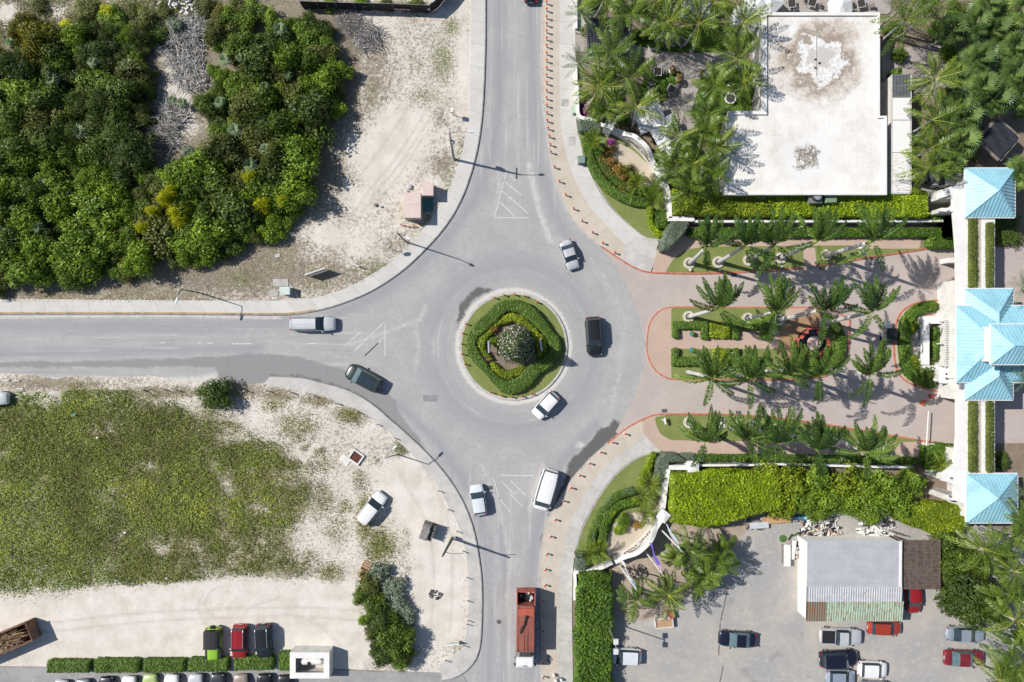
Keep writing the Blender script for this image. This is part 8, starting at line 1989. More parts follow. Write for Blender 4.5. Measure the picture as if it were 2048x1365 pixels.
# chain between the posts, fallen timber
for i, (x, y, a, l, lb) in enumerate([(14, 761, 0, .9, 'short white log bollard lying at the left end of the verge'), (35, 762, .05, .9, 'second short white log bollard lying in the verge'), (42, 778, -.15, .9, 'third white log bollard lying nearest the field'), (37, 794, 0, .6, 'white log stump beside the left edge vehicle')]):
 p = P(x, y); m = MB(); m.cyl((-l / 2, 0, .1), (l / 2, 0, .1), .1, n=8); o = m.build('fallen_post', M_WHITE2, None, False, (p.x, p.y, .1)); o.rotation_euler.z = a; tag(o, lb, 'post', 'fallen white posts')
def lamp(name, label, b, top, h, head, r=.09, arm_drop=0, mat=None, cat='street lamp', hh=None):
 """pole from its foot to its top, arm to the lamp head (photo positions at height h)"""
 B = P(b[0], b[1]); B.z = .1; T = P(top[0], top[1], h)
 t = thing(name, label, cat, B); rel = T - B
 m = MB(); m.tube([(0, 0, 0), rel * .5, rel], [r * 1.3, r * 1.05, r * .75], 8); m.build('pole', mat or M_POLE, t)
 m = MB(); m.box(0, 0, -.02, .45, .45, .12); m.build('base', M_KERB, t)
 if head:
  Hd = P(head[0], head[1], hh or h + .2) - B
  m = MB(); m.tube([rel, rel.lerp(Hd, .5) + Vector((0, 0, .12)), Hd], [.06, .05, .045], 6); m.build('arm', mat or M_POLE, t)
  d = (Hd - rel); d.z = 0; a = math.atan2(d.y, d.x)
  m = MB(); rows = []
  for u, w in [(-.1, .05), (.05, .14), (.35, .19), (.65, .14), (.75, .04)]: rows.append([(Hd.x + math.cos(a) * u + math.sin(a) * w * q, Hd.y + math.sin(a) * u - math.cos(a) * w * q, Hd.z + zz) for q, zz in ((-1, 0), (-.7, .1), (.7, .1), (1, 0), (.7, -.06), (-.7, -.06), (-1, 0))])
  loft(m, rows); o = m.build('lamp_head', paint('lamp_head_white', (.68, .69, .70), .5), t); fixn(o)
 return t, rel
lamp('street_lamp', 'dark street lamp with white head beside the west road pavement', (403, 587), (362, 579), 5.8, (355, 596), r=.075, mat=M_DKGREY)
t, rel = lamp('utility_pole', 'grey utility pole with a transformer and lamp arm beside the north road', (908, 320), (899, 266), 9.0, (936, 264), r=.14, mat=paint('grey_pole', (.27, .275, .265), .85))
m = MB(); q = rel * .62; m.cyl((q.x + .25, q.y + .1, q.z), (q.x + .25, q.y + .1, q.z + .9), .25, n=10); m.cyl((q.x - .1, q.y + .35, q.z + .3), (q.x - .1, q.y + .35, q.z + 1), .2, n=10); m.build('transformer', paint('transformer_grey', (.55, .57, .58), .5), t)
m = MB(); m.box(rel.x, rel.y, rel.z - .6, .12, 1.5, .12); m.build('crossarm', M_GWOOD, t)
lamp('street_lamp', 'dark tall street lamp standing on the verge beside the pink transformer boxes', (812.5, 484.5), (794, 466), 7.4, (811, 474), r=.09, mat=M_DKGREY)
lamp('street_lamp', 'street lamp leaning from the green clump at the south west pavement', (795, 909), (770, 917), 5.2, (786, 899), r=.08, mat=M_POLE)
t, rel = lamp('utility_pole', 'thick greenish timber pole casting a long shadow across the south road', (905, 1076), (885, 1113), 8.4, None, r=.17, mat=M_UPOLE)
m = MB(); a = rel * .78; m.tube([a, a + Vector((1.0, -.15, .25)), a + Vector((2.4, -.1, .2))], .05, 6); m.build('bracket', M_STEEL, t)
m = MB(); m.box(.35, .1, 0.0, .3, .3, .9); m.build('junction_box', M_STEEL, t)
p = P(906, 231); t = thing('meter_post', 'short post carrying a white meter box beside the north pavement', 'post', (p.x, p.y, .1)); m = MB(); m.cyl((0, 0, 0), (0, 0, 2.0), .05); m.build('post', M_STEEL, t); m = MB(); m.box(0, 0, 1.5, .35, .55, .6); m.build('meter_box', M_WHITE, t)
p = P(786, 500); t = thing('road_sign', 'round road sign facing the roundabout on the northwest verge', 'sign', (p.x, p.y, .1), 2.2); m = MB(); m.cyl((0, 0, 0), (0, 0, 2.4), .04, n=6); m.build('post', M_STEEL, t); m = MB(); m.cyl((.05, 0, 2.1), (.09, 0, 2.1), .42, n=20); m.build('disc', paint('sign_grey_back', (.3, .31, .32), .5), t)
def board(label, x, y, w, h, rot, panel, z=.1, name='billboard', frame=M_WHITE, lean=0, low=.35):
 p = P(x, y); t = thing(name, label, 'sign', (p.x, p.y, z), rot)
 m = MB()
 for s_ in (-1, 1): m.box(s_ * (w / 2 - .05), 0, 0, .1, .1, h)
 m.build('post', frame, t)
 m = MB(); m.box(0, .07, low, w, .05, h - low); o = m.build('panel', panel, t)
 m = MB(); m.box(0, .06, h - .04, w + .14, .12, .1); m.box(0, .06, low - .08, w + .1, .1, .08); m.build('frame', frame, t)
 return t
board('white framed billboard seen edge on beside the northwest pavement', 638, 547, 2.75, 1.8, .33, M_WHITE2)
p = P(617, 551);
board('small blank board sign east of the white framed billboard', 713, 533, .95, 1.0, -.35, paint('pale_panel', (.6, .6, .58), .6), name='sign_board')
t = board('low white and green sign board at the south end of the pavement', 908, 1283, 1.5, 1.1, .1, M_WHITE, name='sign_board')
m = MB(); m.box(0, .11, .6, 1.2, .02, .2); m.build('green_stripe', paint('stripe_green', (.2, .42, .25), .6), t)
# transformer boxes
def cab(label, x0, y0, x1, y1, h, mat, lid, name='transformer_box', z=.1, over=.12):
 a = P(x0, y0, h); b = P(x1, y1, h); t = thing(name, label, 'utility box', ((a.x + b.x) / 2, (a.y + b.y) / 2, z)); w, d = b.x - a.x, a.y - b.y
 m = MB(); m.box(0, 0, 0, w - over, d - over, h - .22); m.build('cabinet', mat, t); m = MB(); m.box(0, 0, h - .22, w, d, .22, top=.97); m.build('lid', lid, t)
 m = MB(); m.box(0, -(d - over) / 2 - .02, .3, .1, .04, .3); m.build('handle', M_DKGREY, t); m = MB(); m.box(0, 0, -.08, w + .2, d + .2, .14); m.build('plinth', M_KERB, t); return t
M_PINK = paint('pink_beige_metal', (.50, .385, .335), .55, dirt=.1); M_PINKL = paint('pale_pink_lid', (.62, .50, .45), .55, dirt=.06)
t = cab('large pink beige transformer box with a grooved lid', 807, 385, 842, 437, 2.1, M_PINK, M_PINKL)
m = MB(); m.box(0, .1, 1.995, 2.2, .04, .12); m.build('groove', M_PINK, t)
cab('smaller pink beige transformer box beside the teal slab', 846, 366, 867, 392, 1.8, M_PINK, M_PINKL)
m = MB(); m.box(0, 0, 0, 1.45, 2.05, .12); p = P(856, 408); o = m.build('teal_slab', paint('teal_paint', (.075, .235, .225), .7, dirt=.2), None, False, (p.x, p.y, .1)); tag(o, 'flat teal painted slab between the two pink transformer boxes', 'slab')
cab('pale mint green utility box on the west verge', 560, 574, 580, 590, 1.2, paint('mint_metal', (.40, .50, .46), .5), paint('mint_lid', (.52, .60, .56), .5), 'utility_box')
cab('dark green utility box on the northern lawn edge', 1156, 312, 1170, 327, 1.0, paint('bottle_green_metal', (.07, .13, .10), .5), paint('bottle_green_lid', (.20, .28, .245), .5), 'utility_box', .16)
cab('pale green utility box against the west garden wall', 1145, 212, 1155, 227, 1.0, paint('pale_green_metal', (.35, .46, .36), .5), paint('pale_green_lid', (.45, .58, .45), .5), 'utility_box', .15)
for (x, y, w, d, r, lb, mt) in [(562, 566, 2.1, 1.0, 0, 'flat white concrete slab overgrown with weeds on the west verge', M_KERB), (549, 588, 1.2, .75, 0, 'small flat concrete cover beside the mint box', M_KERB), (691, 920, 1.45, 1.1, .9 - math.pi / 2, 'flat white slab next to the rusty pit frame', M_WHITE2), (556, 512, .7, .5, .3, 'pale flat stone on the dry verge', M_KERB), (1129, 206, 1.0, 1.0, 0, 'pair of square manhole covers in the north pavement', M_KERB), (1143, 283, .9, 1.2, 0, 'square cover in the pavement near the northern lawn', M_KERB)]:
 p = P(x, y); m = MB(); m.box(0, 0, 0, w, d, .1); m.box(0, 0, .1, w * .82, d * .82, .015); o = m.build('concrete_slab', mt, None, False, (p.x, p.y, .09)); o.rotation_euler.z = r; tag(o, lb, 'slab')
# rusty pit
p = P(713, 914); t = thing('rusty_pit', 'rust red pit grate in a white concrete frame on the sandy lot', 'pit', (p.x, p.y, .09), -.62)
m = MB()
for cx, cy, sx, sy in ((0, .72, 1.75, .22), (0, -.72, 1.75, .22), (.78, 0, .2, 1.22), (-.78, 0, .2, 1.22)): m.box(cx, cy, 0, sx, sy, .28)
m.build('frame', M_WHITE2, t); m = MB(); m.box(0, 0, .02, 1.38, 1.24, .1); m.build('grate', paint('rust_red', (.13, .045, .03), .9, dirt=.3, scale=5), t)
# weathered hut
p = P(858, 1058); t = thing('wooden_stall', 'weathered grey wooden stall with a slatted slope roof on the sandy lot', 'stall', (p.x, p.y, .09), -.31 - math.pi / 2 + math.pi / 2)
m = MB(); m.box(-.3, 0, 0, 1.1, 2.1, 2.0); m.build('wall', paint('pale_plywood', (.36, .335, .31), .9, dirt=.35, scale=3), t)
m = MB()
for k in range(11): m.box(.45, -1.0 + k * .2, 1.55 - .0, .95, .12, .07, rot=.12 * ((k * 7) % 3 - 1))
m.build('roof_slat', M_GWOOD, t); m = MB(); m.box(.4, 0, .1, .8, 2.0, 1.35); m.build('frame', paint('painted_gap_shade', (.06, .055, .05), .9), t)  # solid dark box under the slats, paints the shade in their gaps
m = MB(); m.box(-.3, .55, 2.0, 1.0, .9, .08, rot=.2); m.box(-.35, -.5, 2.0, 1.0, 1.0, .06, rot=-.1); m.build('roof_board', paint('grey_board', (.30, .275, .26), .9, dirt=.3, scale=4), t)
# pallets
for i, (x, y, r, lb) in enumerate([(733, 1131, -.45, 'orange tan timber pallet on the dry grass, northern one'), (727, 1147, -.5, 'orange tan timber pallet partly under the clump, southern one')]):
 p = P(x, y); t = thing('timber_pallet', lb, 'pallet', (p.x, p.y, .12), r, None); mt = paint('orange_timber', (.52, .33, .19), .8, dirt=.2, scale=4)
 m = MB()
 for k in range(4): m.box(-.5 + k * .34, 0, .0, .1, 1.3, .12)
 m.build('bearer', M_WOOD, t); m = MB()
 for k in range(4): m.box(0, -.55 + k * .36, .12, 1.25, .2 if i == 0 else .3, .03)
 m.build('board', mt, t)
# skip
p = P(4, 1285, 1.2); t = thing('rubbish_skip', 'rusty long skip full of brown branches at the left edge', 'skip', (p.x, p.y, .09), .40)
m = MB(); Ls, Ws, Hs = 9.2, 2.5, 1.9
for cx, cy, sx, sy in ((0, Ws / 2, Ls, .1), (0, -Ws / 2, Ls, .1), (Ls / 2, 0, .1, Ws - .1), (-Ls / 2, 0, .1, Ws - .1)): m.box(cx, cy, .12, sx, sy, Hs)
m.box(0, 0, .05, Ls, Ws, .1)
for sy in (-1, 1): m.box(0, sy * (Ws / 2 + .08), Hs, Ls + .2, .14, .14)
m.build('container', paint('rust_container', (.20, .105, .07), .85, dirt=.3, scale=2), t)
me = twig_mesh('branches', 44, 1.0, .5, 900, foliage('dead_branch', (.05, .03, .015), (.25, .16, .085), (.38, .28, .17), trans=0)); o = put(me, 'branch_pile', t, (-.9, 0, 1.2)); o.scale = (3.6, 1.25, 1.3)
m = MB(); m.prism([(-4.5, -1.15), (2.5, -1.15), (2.5, 1.15), (-4.5, 1.15)], .2, 1.35); m.build('fill', paint('brown_compost', (.115, .078, .045), .95, dirt=.35, scale=4), t)
# black fence top
def fence():
 pts = [(608, 19), (700, 22), (780, 24), (862, 27), (880, 12), (905, -20), (925, -60)]
 t = thing('screen_fence', 'black cloth screen fence with a faded pink banner patch at the top edge', 'fence')
 c = crom(pts[:4], 6); c = np.vstack([c, crom(pts[3:], 6)[1:]]); m = MB(); h = 2.3; n = len(c); vs = []
 for i, (x, y) in enumerate(c):
  q = P(x, y); b = .04 * math.sin(i * 1.7); vs += [(q.x, q.y + b, .12), (q.x, q.y - b * .5, h * .5), (q.x, q.y, h)]
 m.add(vs, [(3 * i + k, 3 * i + 3 + k, 3 * i + 4 + k, 3 * i + 1 + k) for i in range(n - 1) for k in (0, 1)]); sc_ = m.build('screen', paint('black_screen', (.017, .016, .017), .85, dirt=.2), t); sc_.data.materials[0].use_backface_culling = False
 m = MB()
 for x, y in [(609, 19), (641, 20.3), (677, 21.5), (714, 22.5), (751, 23.2), (790, 24.3), (828, 25.6), (862, 27), (884, 7), (905, -20)]:
  q = P(x, y); m.tube([(q.x, q.y - .06, .05), (q.x, q.y - .06, h + .06)], .035, 6)
 m.build('post', M_GWOOD, t)
 m = MB(); m.tube([(v[0], v[1], v[2]) for v in vs[2::3]], .025, 5); m.build('top_wire', M_STEEL, t)
 m = MB(); a, b = P(792, 24.3), P(823, 25.4); m.add([(a.x, a.y - .16, .8), (b.x, b.y - .16, .8), (b.x, b.y - .16, 1.3), (a.x, a.y - .16, 1.3)], [(0, 1, 2, 3)]); m.build('banner', paint('faded_pink_banner', (.42, .28, .30), .8, dirt=.4, scale=6), t)
 a = P(860, 27); m = MB(); m.box(a.x, a.y - .18, 1.3, .28, .04, .35); m.build('notice', M_WHITE, t)
 m = MB()
 for x, y in [(660, 21), (733, 23)]: q = P(x, y); m.ell((q.x, q.y - .1, 1.5), (.22, .03, .14), 8, 4)
 m.build('emblem', paint('faded_gold', (.34, .29, .14), .8), t)
fence()
# junk heaps
def junk(label, x, y, r, n, mats, seed, z=.1, hmax=.6, long=.9):
 rng = np.random.RandomState(seed); p = P(x, y); m = MB()
 for i in range(n):
  a = rng.uniform(0, 6.28); d = r * math.sqrt(rng.uniform(0, 1)); m.box(d * math.cos(a), d * math.sin(a) * .7, rng.uniform(0, hmax) * (1 - d / r * .7), rng.uniform(.12, long), rng.uniform(.05, .3), rng.uniform(.04, .2), rng.uniform(0, 3.14), rng.randint(0, len(mats)))
 o = m.build('rubbish_heap', mats, None, False, (p.x, p.y, z)); return tag(o, label, 'rubbish heap', None)
PAL = [M_WHITE, M_WHITE2, M_GWOOD, M_DKGREY, M_WOOD]
junk('white rubbish heap among bushes at the top edge', 358, 12, 2.8, 160, [M_WHITE, M_WHITE, M_WHITE2, M_DKGREY], 1)
junk('heap of pale broken planks below the white rubbish heap', 372, 62, 2.0, 60, [M_GWOOD, M_WHITE2, M_STEEL], 2, long=1.5)
junk('heap of white pipes and black scraps behind the shed, western one', 1640, 1064, 3.0, 170, [M_WHITE, M_WHITE, M_WHITE2, M_BLACK, M_DKGREY, M_WOOD], 3, long=1.4)
junk('heap of stacked white chairs behind the shed, eastern one', 1752, 1062, 2.7, 130, [M_WHITE, M_WHITE, M_WHITE2, M_DKGREY], 4, long=1.3)
junk('clutter of boards and crates under the lime hedge edge', 1512, 1036, 2.2, 60, [M_GWOOD, M_DKGREY, M_WOOD, M_WHITE2], 5)
junk('scrap pile between the white boards and the shed wall', 1592, 1100, 1.6, 90, [M_WHITE, M_WHITE2, M_DKGREY, M_WOOD, M_BLACK], 6)
junk('grey rock and scrap pile beside the flagpoles', 1272, 1143, 1.5, 60, [M_GWOOD, paint('pinkish_rock', (.36, .27, .25), .9), M_DKGREY], 7, long=.5)
junk('dark burnt debris on the sandy track by the south road', 871, 1188, .9, 24, [M_DKGREY, M_GWOOD, M_BLACK], 8, hmax=.15, long=.4)
for i, (x, y, w, d, r, h, nm, lb, mt) in enumerate([(1518, 1051, 2.6, .85, .05, .5, 'door_leaf', 'leaning grey white metal door panel on the gravel', paint('grey_white_panel', (.55, .57, .6), .5)), (1553, 1040, 3.9, .95, .06, .45, 'cardboard_stack', 'long stack of tan cardboard on the gravel', paint('tan_cardboard', (.50, .31, .16), .85, dirt=.15)), (1555, 1033, 2.8, .6, .08, .3, 'cardboard_sheet', 'flattened rust tan cardboard behind the long stack', paint('rust_cardboard', (.42, .23, .11), .85, dirt=.2)), (1574, 1111, .9, 2.95, 0, .9, 'white_board', 'long white board table standing west of the shed', M_WHITE), (1586, 1100, .6, 2.6, -.12, .6, 'white_plank', 'narrow white plank leaning beside the shed wall', M_WHITE2)]):
 p = P(x, y, h); t = thing(nm, lb, nm.replace('_', ' '), (p.x, p.y, .1), r)
 m = MB(); m.box(0, 0, h - .08, w, d, .08); m.build('panel', mt, t)
 m = MB()
 for s_ in (-1, 1): m.box(s_ * w * .42, 0, 0, .12, d * .85, h - .081)
 m.build('support', M_GWOOD, t)
p = P(1605, 1036, .3); t = thing('kayak', 'turquoise and white kayak on the gravel under the belt trees', 'kayak', (p.x, p.y, .1), -.05); m = MB(); rows = []
for u in np.linspace(-1, 1, 15): w = .36 * (1 - abs(u) ** 2.6); rows.append([(u * 1.35, -w, .22), (u * 1.35, -w * .6, .34), (u * 1.35, 0, .37), (u * 1.35, w * .6, .34), (u * 1.35, w, .22), (u * 1.35, 0, .02)])
loft(m, rows); o = m.build('hull', paint('turquoise_plastic', (.04, .33, .52), .4, dirt=.1), t, True); fixn(o)
m = MB(); m.ell((-.35, 0, .36), (.3, .18, .05), 10, 4); m.ell((.45, 0, .36), (.3, .16, .05), 10, 4); m.build('seat', paint('pale_turquoise', (.4, .62, .7), .5), t)
for i, (x, y, a, lb) in enumerate([(1565, 1077, 0, 'round green plastic disc lying on the gravel west of the shed'), (1577.5, 1073, 1.0, 'narrow green disc leaning beside the round one'), (1590, 1067.5, .5, 'green disc leaning nearest the shed corner')]):
 p = P(x, y); m = MB(); m.cyl((0, 0, .0), (0, 0, .06), .5, n=18); o = m.build('green_disc', paint('disc_green', (.07, .17, .035), .6, dirt=.2), None, False, (p.x, p.y, .12 if i == 0 else .35)); o.rotation_euler = (.0 if i == 0 else .9, 0, a); tag(o, lb, 'disc')
# crate trailer under the yellowing palm
p = P(1328, 1246, .6); t = thing('timber_crate', 'open white framed crate of orange boards at the earth bed edge', 'crate', (p.x, p.y, .1), .1)
m = MB()
for cx, cy, sx, sy in ((0, .62, 2.4, .1), (0, -.62, 2.4, .1), (1.2, 0, .1, 1.14), (-1.2, 0, .1, 1.14)): m.box(cx, cy, 0, sx, sy, .7)
m.build('frame', M_WHITE2, t); m = MB()
for k in range(6): m.box(-1 + k * .4, 0, .45, .36, 1.1, .1)
m.build('board', paint('orange_timber', (.52, .33, .19), .8), t)
p = P(1342, 1228, .4); m = MB(); m.box(0, 0, 0, .7, .9, .7, .3, top=.9); m.box(0, 0, .7, .75, .95, .08, .3); o = m.build('red_crate', paint('dull_red', (.33, .06, .045), .7), None, False, (p.x, p.y, .1)); tag(o, 'dull red box behind the white framed crate', 'crate')
# parking timbers
for x0, y0, x1, y1, lb in [(1455, 1172, 1440, 1242, 'long thin timber line in the gravel, northern one'), (1439, 1245, 1436, 1310, 'thin timber line in the gravel by the navy sedan'), (1445, 1332, 1436, 1375, 'thin timber line at the bottom edge of the gravel')]:
 a, b = P(x0, y0), P(x1, y1); m = MB(); m.tube([(a.x, a.y, .13), (b.x, b.y, .13)], .07, 6); tag(m.build('ground_timber', M_GWOOD), lb, 'timber', None)
# flagpoles
def flag(label, b, tp, h, col, col2, length, ang, seed):
 B = P(*b); B.z = .1; T = P(tp[0], tp[1], h); rel = T - B; t = thing('flagpole', label, 'flagpole', B, 0, None)
 m = MB(); m.tube([(0, 0, 0), rel * .5, rel], [.12, .10, .06], 8); m.build('pole', M_WHITE, t); m = MB(); m.ell(rel, (.11, .11, .11), 8, 5); m.build('finial', paint('brass', (.6, .42, .12), .35, .8), t)
 rng = np.random.RandomState(seed); m = MB(); nx, nz = 14, 5; vs = []; d = Vector((math.cos(ang), math.sin(ang), 0)); s_ = Vector((-d.y, d.x, 0))
 top = rel + Vector((0, 0, -.25))
 for i in range(nx + 1):
  for j in range(nz + 1):
   u, v = i / nx, j / nz; vs.append(top + d * (length * u) + Vector((0, 0, -1.0 * v * (1 - .3 * u) - .4 * u * u)) + s_ * (.10 * math.sin(u * 8 + v * 2 + seed) + .22 * v * (0.6 + .4 * u)))
 fs = [(i * (nz + 1) + j, (i + 1) * (nz + 1) + j, (i + 1) * (nz + 1) + j + 1, i * (nz + 1) + j + 1) for i in range(nx) for j in range(nz)]
 m.add(vs, fs); m.m = [1 if (i // nz) < 4 and col2 is not None else 0 for i in range(len(fs))]
 m.build('flag', [col, col2 or col], t, True)
flag('white flagpole with a blue white flag nearest the lime hedge', (1320, 1057), (1366, 1105), 11, paint('flag_pale_blue', (.55, .62, .72), .8), None, 3.6, math.radians(118), 1)
flag('white flagpole with a purple flag, the middle one of three', (1289, 1101), (1328, 1153), 11.2, paint('flag_purple', (.16, .09, .52), .8, dirt=.05), paint('flag_pink_patch', (.55, .35, .5), .8), 4.0, math.radians(110), 2)
flag('white flagpole with a white and blue flag nearest the glossy hedge', (1240, 1132), (1274, 1181), 11, paint('flag_white', (.68, .70, .74), .8), paint('flag_blue', (.2, .32, .6), .8), 3.6, math.radians(116), 3)
# twin floodlight
B = P(1214, 1241); t = thing('floodlight_pole', 'pole with two square white floodlight panels rising from the glossy hedge', 'floodlight', (B.x, B.y, .1)); m = MB(); m.tube([(0, 0, 0), (0, 0, 7.9)], [.1, .07], 8); m.build('pole', M_POLE, t); m = MB(); m.box(0, 0, 7.85, .12, 1.5, .1); m.build('crossbar', M_POLE, t)
for s_ in (-1, 1): m = MB(); m.box(0, s_ * .62, 7.95, .62, .72, .16, top=.94); m.build('lamp_panel', paint('floodlight_white', (.66, .66, .65), .5), t)
# globe lamp, barrier, ground lights
B = P(1701, 509); t = thing('globe_lamp', 'black lamp post with a cluster of white globes on the north lawn', 'street lamp', (B.x, B.y, .15)); m = MB(); m.tube([(0, 0, 0), (0, 0, .5), (0, 0, .6), (0, 0, 3.0)], [.2, .14, .07, .05], 10); m.build('post', M_BLACK, t)
m = MB()
for k in range(4): a = k * 1.571 + .5; m.tube([(0, 0, 2.7), (.35 * math.cos(a), .35 * math.sin(a), 2.65), (.5 * math.cos(a), .5 * math.sin(a), 2.85)], .035, 6)
m.build('arm', M_BLACK, t)
for k in range(4): a = k * 1.571 + .5; m = MB(); m.ell((.5 * math.cos(a), .5 * math.sin(a), 3.05), (.23, .23, .23), 14, 10); m.build('globe', M_WHITE, t, True)
m = MB(); m.ell((0, 0, 3.35), (.24, .24, .24), 14, 10); m.build('globe', M_WHITE, t, True)
B = P(1851.5, 889); t = thing('barrier_gate', 'white barrier gate with its long arm lowered across the south drive', 'barrier', (B.x, B.y, .1)); m = MB(); m.box(0, 0, 0, 1.05, .45, 1.0); m.box(0, 0, 1.0, 1.12, .52, .08); m.build('housing', M_WHITE, t)
e = P(1856, 822, 1.1) - B; s0 = P(1851, 900, 1.1) - B; m = MB(); m.tube([(s0.x, s0.y, 1.16), (e.x, e.y, 1.12)], .07, 8); m.build('arm', M_WHITE, t)
for i, (x, y, r, lb) in enumerate([(1848, 804, .4, 'crumpled orange traffic cone lying on the south drive'), (1866, 792, .2, 'dark red cone lying in the palm shade of the south drive')]):
 p = P(x, y); m = MB(); m.tube([(-.5, 0, .2), (.5, .15, .1)], [.26, .05], 10); m.box(-.5, 0, 0, .12, .6, .5, .2); o = m.build('traffic_cone', paint('cone_orange', (.6, .09, .02), .6) if i == 0 else paint('cone_red', (.3, .05, .03), .7), None, False, (p.x, p.y, .01)); o.rotation_euler.z = r; tag(o, lb, 'traffic cone')
p = P(1327, 841); t = thing('direction_sign', 'small white Y shaped sign frame on the southern drive lawn', 'sign', (p.x, p.y, .17)); m = MB(); m.box(0, 0, 0, .16, .16, .9); m.box(0, 0, .6, .14, .9, .3, rot=.15); m.box(-.2, .1, .85, .7, .12, .1, rot=-.5); m.build('frame', M_WHITE, t)
for i, (x, y, lb) in enumerate([(1382, 668, 'turquoise pot with a yellow plant on the north side of the island path'), (1382, 700, 'turquoise pot with a yellow plant on the south side of the island path')]):
 p = P(x, y); t = thing('plant_pot', lb, 'pot', (p.x, p.y, .15)); m = MB(); m.tube([(0, 0, 0), (0, 0, .35), (0, 0, .62), (0, 0, .66)], [.2, .36, .3, .33], 14); m.build('pot', paint('turquoise_glaze', (.03, .25, .33), .2), t); put(crown_mesh('foliage', 330 + i, .3, .35, F_HEDGEB, 70, 5, .2, .12, .6, False), 'foliage', t)
for i, (x, y, lb) in enumerate([(1417, 667, 'small white path light beside the northern yellow hedge of the island'), (1462, 707, 'small white path light beside the southern yellow hedge of the island'), (1378, 541, 'white spotlight disc on the north lawn below the first palm'), (1437, 541, 'white spotlight disc on the north lawn below the second palm'), (1560, 535, 'white spotlight disc on the north lawn below the fourth palm')]):
 p = P(x, y); m = MB(); m.tube([(0, 0, 0), (0, 0, .4), (0, 0, .5)], [.06, .06, .15], 10); m.ell((0, 0, .5), (.17, .17, .06), 10, 4); o = m.build('path_light', M_WHITE, None, False, (p.x, p.y, .16)); tag(o, lb, 'path light')
for i, (x, y, lb) in enumerate([(1329, 822, 'dark drain grate beside the red kerb of the south drive'), (1468, 551, 'dark drain grate beside the red kerb of the north drive'), (860, 797, 'pair of rectangular covers in the asphalt by the west exit'), (1501 - 24, 826, 'second drain grate along the south drive kerb'), (1644, 536, 'dark drain grate under the north drive kerb near the palms'), (998, 1244, 'round manhole cover in the south road'), (980, 976, 'dark drain grate at the south road entry')]):
 p = P(x, y); m = MB();
 if 'round' in lb: m.cyl((0, 0, -.02), (0, 0, .012), .32, n=20)
 elif 'pair' in lb:
  m.box(-.5, 0, -.02, .9, .9, .03); m.box(.5, 0, -.02, .9, .9, .03)
 else: m.box(0, 0, -.02, .75, .5, .032); [m.box(-.32 + k * .13, 0, .012, .05, .45, .012) for k in range(6)]
 o = m.build('drain_cover', paint('asphalt_cover', (.26, .26, .265), .8) if 'pair' in lb else paint('cast_iron', (.11, .11, .115), .6), None, False, (p.x, p.y, .006)); tag(o, lb, 'drain cover')
# light bars of the roundabout
for x0, y0, x1, y1, lb, mt in [(976.5, 682, 977.5, 706, 'slim white light bar west of the cone tree, lilac shade in its colour', paint('white_lilac_shade', (.42, .41, .5), .5)), (1080, 678, 1084, 702, 'slim white light bar east of the cone tree', M_WHITE)]:  # both bars are white, the west one has lilac shade painted into it
 a, b = P(x0, y0, 1.5), P(x1, y1, 1.5); c = (a + b) / 2; t = thing('light_bar', lb, 'light', (c.x, c.y, .17), math.atan2(b.y - a.y, b.x - a.x)); L = (b - a).length; m = MB(); m.box(0, 0, 1.25, L, .2, .16); m.build('bar', mt, t); m = MB()
 for s_ in (-1, 1): m.box(s_ * L * .4, 0, 0, .07, .07, 1.25)
 m.build('stand', M_DKGREY, t)
# standpipe on the south pavement
p = P(1115, 1352); t = thing('standpipe', 'white three headed standpipe on the south pavement', 'standpipe', (p.x, p.y, .15), .4); m = MB(); m.tube([(-.35, .45, .1), (-.2, .3, .4), (-.1, 0, .4)], .07, 6); m.tube([(.3, -.45, .1), (.3, -.2, .4), (-.1, 0, .4), (-.4, -.3, .35)], .07, 6); m.build('pipe', M_STEEL, t); m = MB()
for x, y in [(-.35, .5), (-.4, -.35), (.32, -.48)]: m.tube([(x, y, 0), (x, y, .5), (x, y, .6)], [.17, .2, .12], 10)
m.build('head', M_WHITE, t)
p = P(1096, 1318); m = MB(); m.cyl((0, 0, 0), (0, 0, .1), .38, n=14); o = m.build('rubber_base', paint('grey_rubber', (.28, .26, .24), .9), None, False, (p.x + .15, p.y, .15)); tag(o, 'round grey rubber sign base beside the south road bollards', 'sign base')
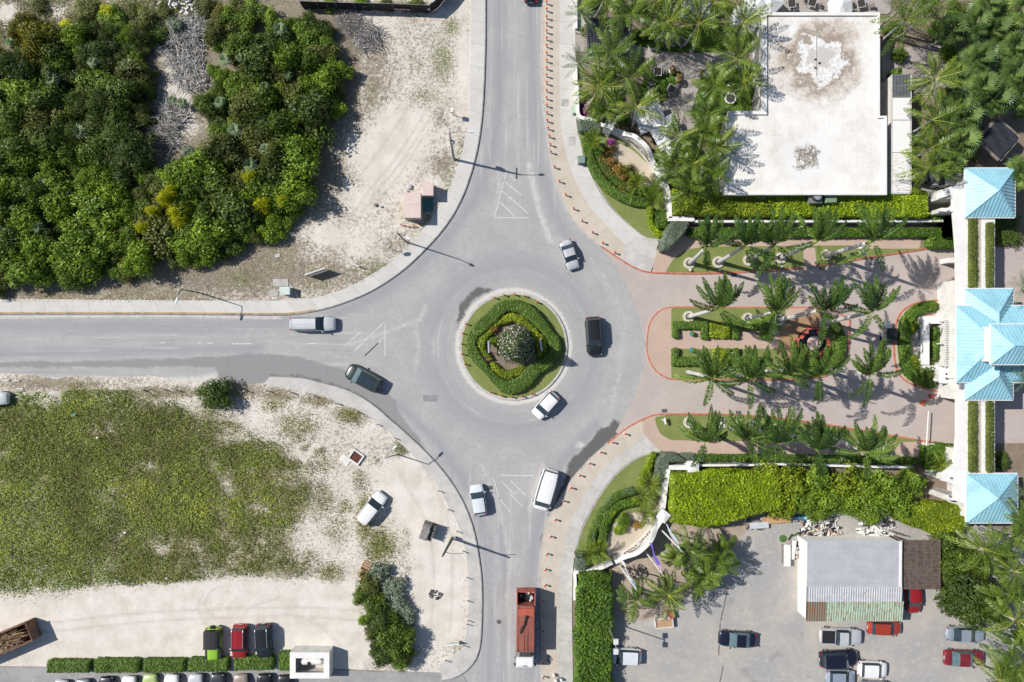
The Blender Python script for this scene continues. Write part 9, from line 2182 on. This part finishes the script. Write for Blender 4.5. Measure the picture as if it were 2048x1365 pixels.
# fountain
def fountain():
 p = P(1622, 687); t = thing('fountain', 'lobed red rimmed fountain basin with pale pink tiers in the drive island', 'fountain', (p.x, p.y, .15))
 n = 96; prof = []
 for k in range(n):
  a = 2 * math.pi * k / n; q = (a % (math.pi / 2)) - math.pi / 4
  lob = 2.35 - (.0 if abs(q) > .42 else .42)
  prof.append((a, lob))
 m = MB(); vs = []
 for a, r in prof:
  for rr, z in ((r, 0), (r, .5), (r - .42, .5), (r - .42, .05)): vs.append((rr * math.cos(a), rr * math.sin(a), z))
 m.add(vs, [(4 * k + q, 4 * ((k + 1) % n) + q, 4 * ((k + 1) % n) + q + 1, 4 * k + q + 1) for k in range(n) for q in range(3)]); o = m.build('rim', paint('coral_red_rim', (.50, .12, .08), .6, dirt=.12), t); fixn(o)
 m = MB(); m.cyl((0, 0, .02), (0, 0, .3), 2.1, n=40); m.build('water', paint('dark_fountain_water', (.006, .008, .013), .05), t)
 m = MB()
 for z, r in ((.9, 1.0), (1.7, .7), (2.35, .42)): m.tube([(0, 0, z - .3), (0, 0, z), (0, 0, z + .06), (0, 0, z + .02)], [r * .2, r, r * .95, r * .1], 22)
 m.tube([(0, 0, .2), (0, 0, 2.5)], [.3, .14], 12); m.ell((0, 0, 2.6), (.2, .2, .25), 10, 6); m.build('tier', paint('pale_pink_stone', (.55, .42, .39), .6, dirt=.15), t)
fountain()
# pale litter on the lots
m0 = None
for i, (x, y, lb) in enumerate([(153, 830, 'turquoise scrap of litter in the weedy field'), (199, 875, 'white scrap of litter in the weedy field near the turquoise one'), (337, 1155, 'pale lilac scrap of litter near the sandy strip'), (254, 1064, 'white scrap of litter in the middle of the weedy field')]):
 p = P(x, y); m = MB(); m.add([(-.2, -.14, .0), (.2, -.1, .06), (.16, .16, .1), (-.16, .12, .02), (0, 0, .16)], [(0, 1, 4), (1, 2, 4), (2, 3, 4), (3, 0, 4)]); o = m.build('litter', [paint('turquoise_scrap', (.1, .5, .5), .6), M_WHITE, paint('lilac_scrap', (.5, .45, .7), .6), M_WHITE][i], None, False, (p.x, p.y, .5)); tag(o, lb, 'litter')
for i, (x, y, r, lb) in enumerate([(752, 411, .32, 'dark round rock on the pale sand of the north west lot'), (764, 415, .2, 'smaller dark rock beside the round one'), (820, 375, .45, 'pale broken concrete lump beside the pink boxes'), (815, 385, .3, 'small broken concrete lump beside the pink boxes')]):
 p = P(x, y); m = MB(); rng = np.random.RandomState(i); m.ell((0, 0, r * .3), (r, r * .8, r * .6), 8, 5); m.v = [(a + rng.normal(0, r * .08), b + rng.normal(0, r * .08), c) for a, b, c in m.v]; o = m.build('rock', paint('dark_rock', (.2, .2, .21), .9) if i < 2 else M_KERB, None, False, (p.x, p.y, .1)); tag(o, lb, 'rock')
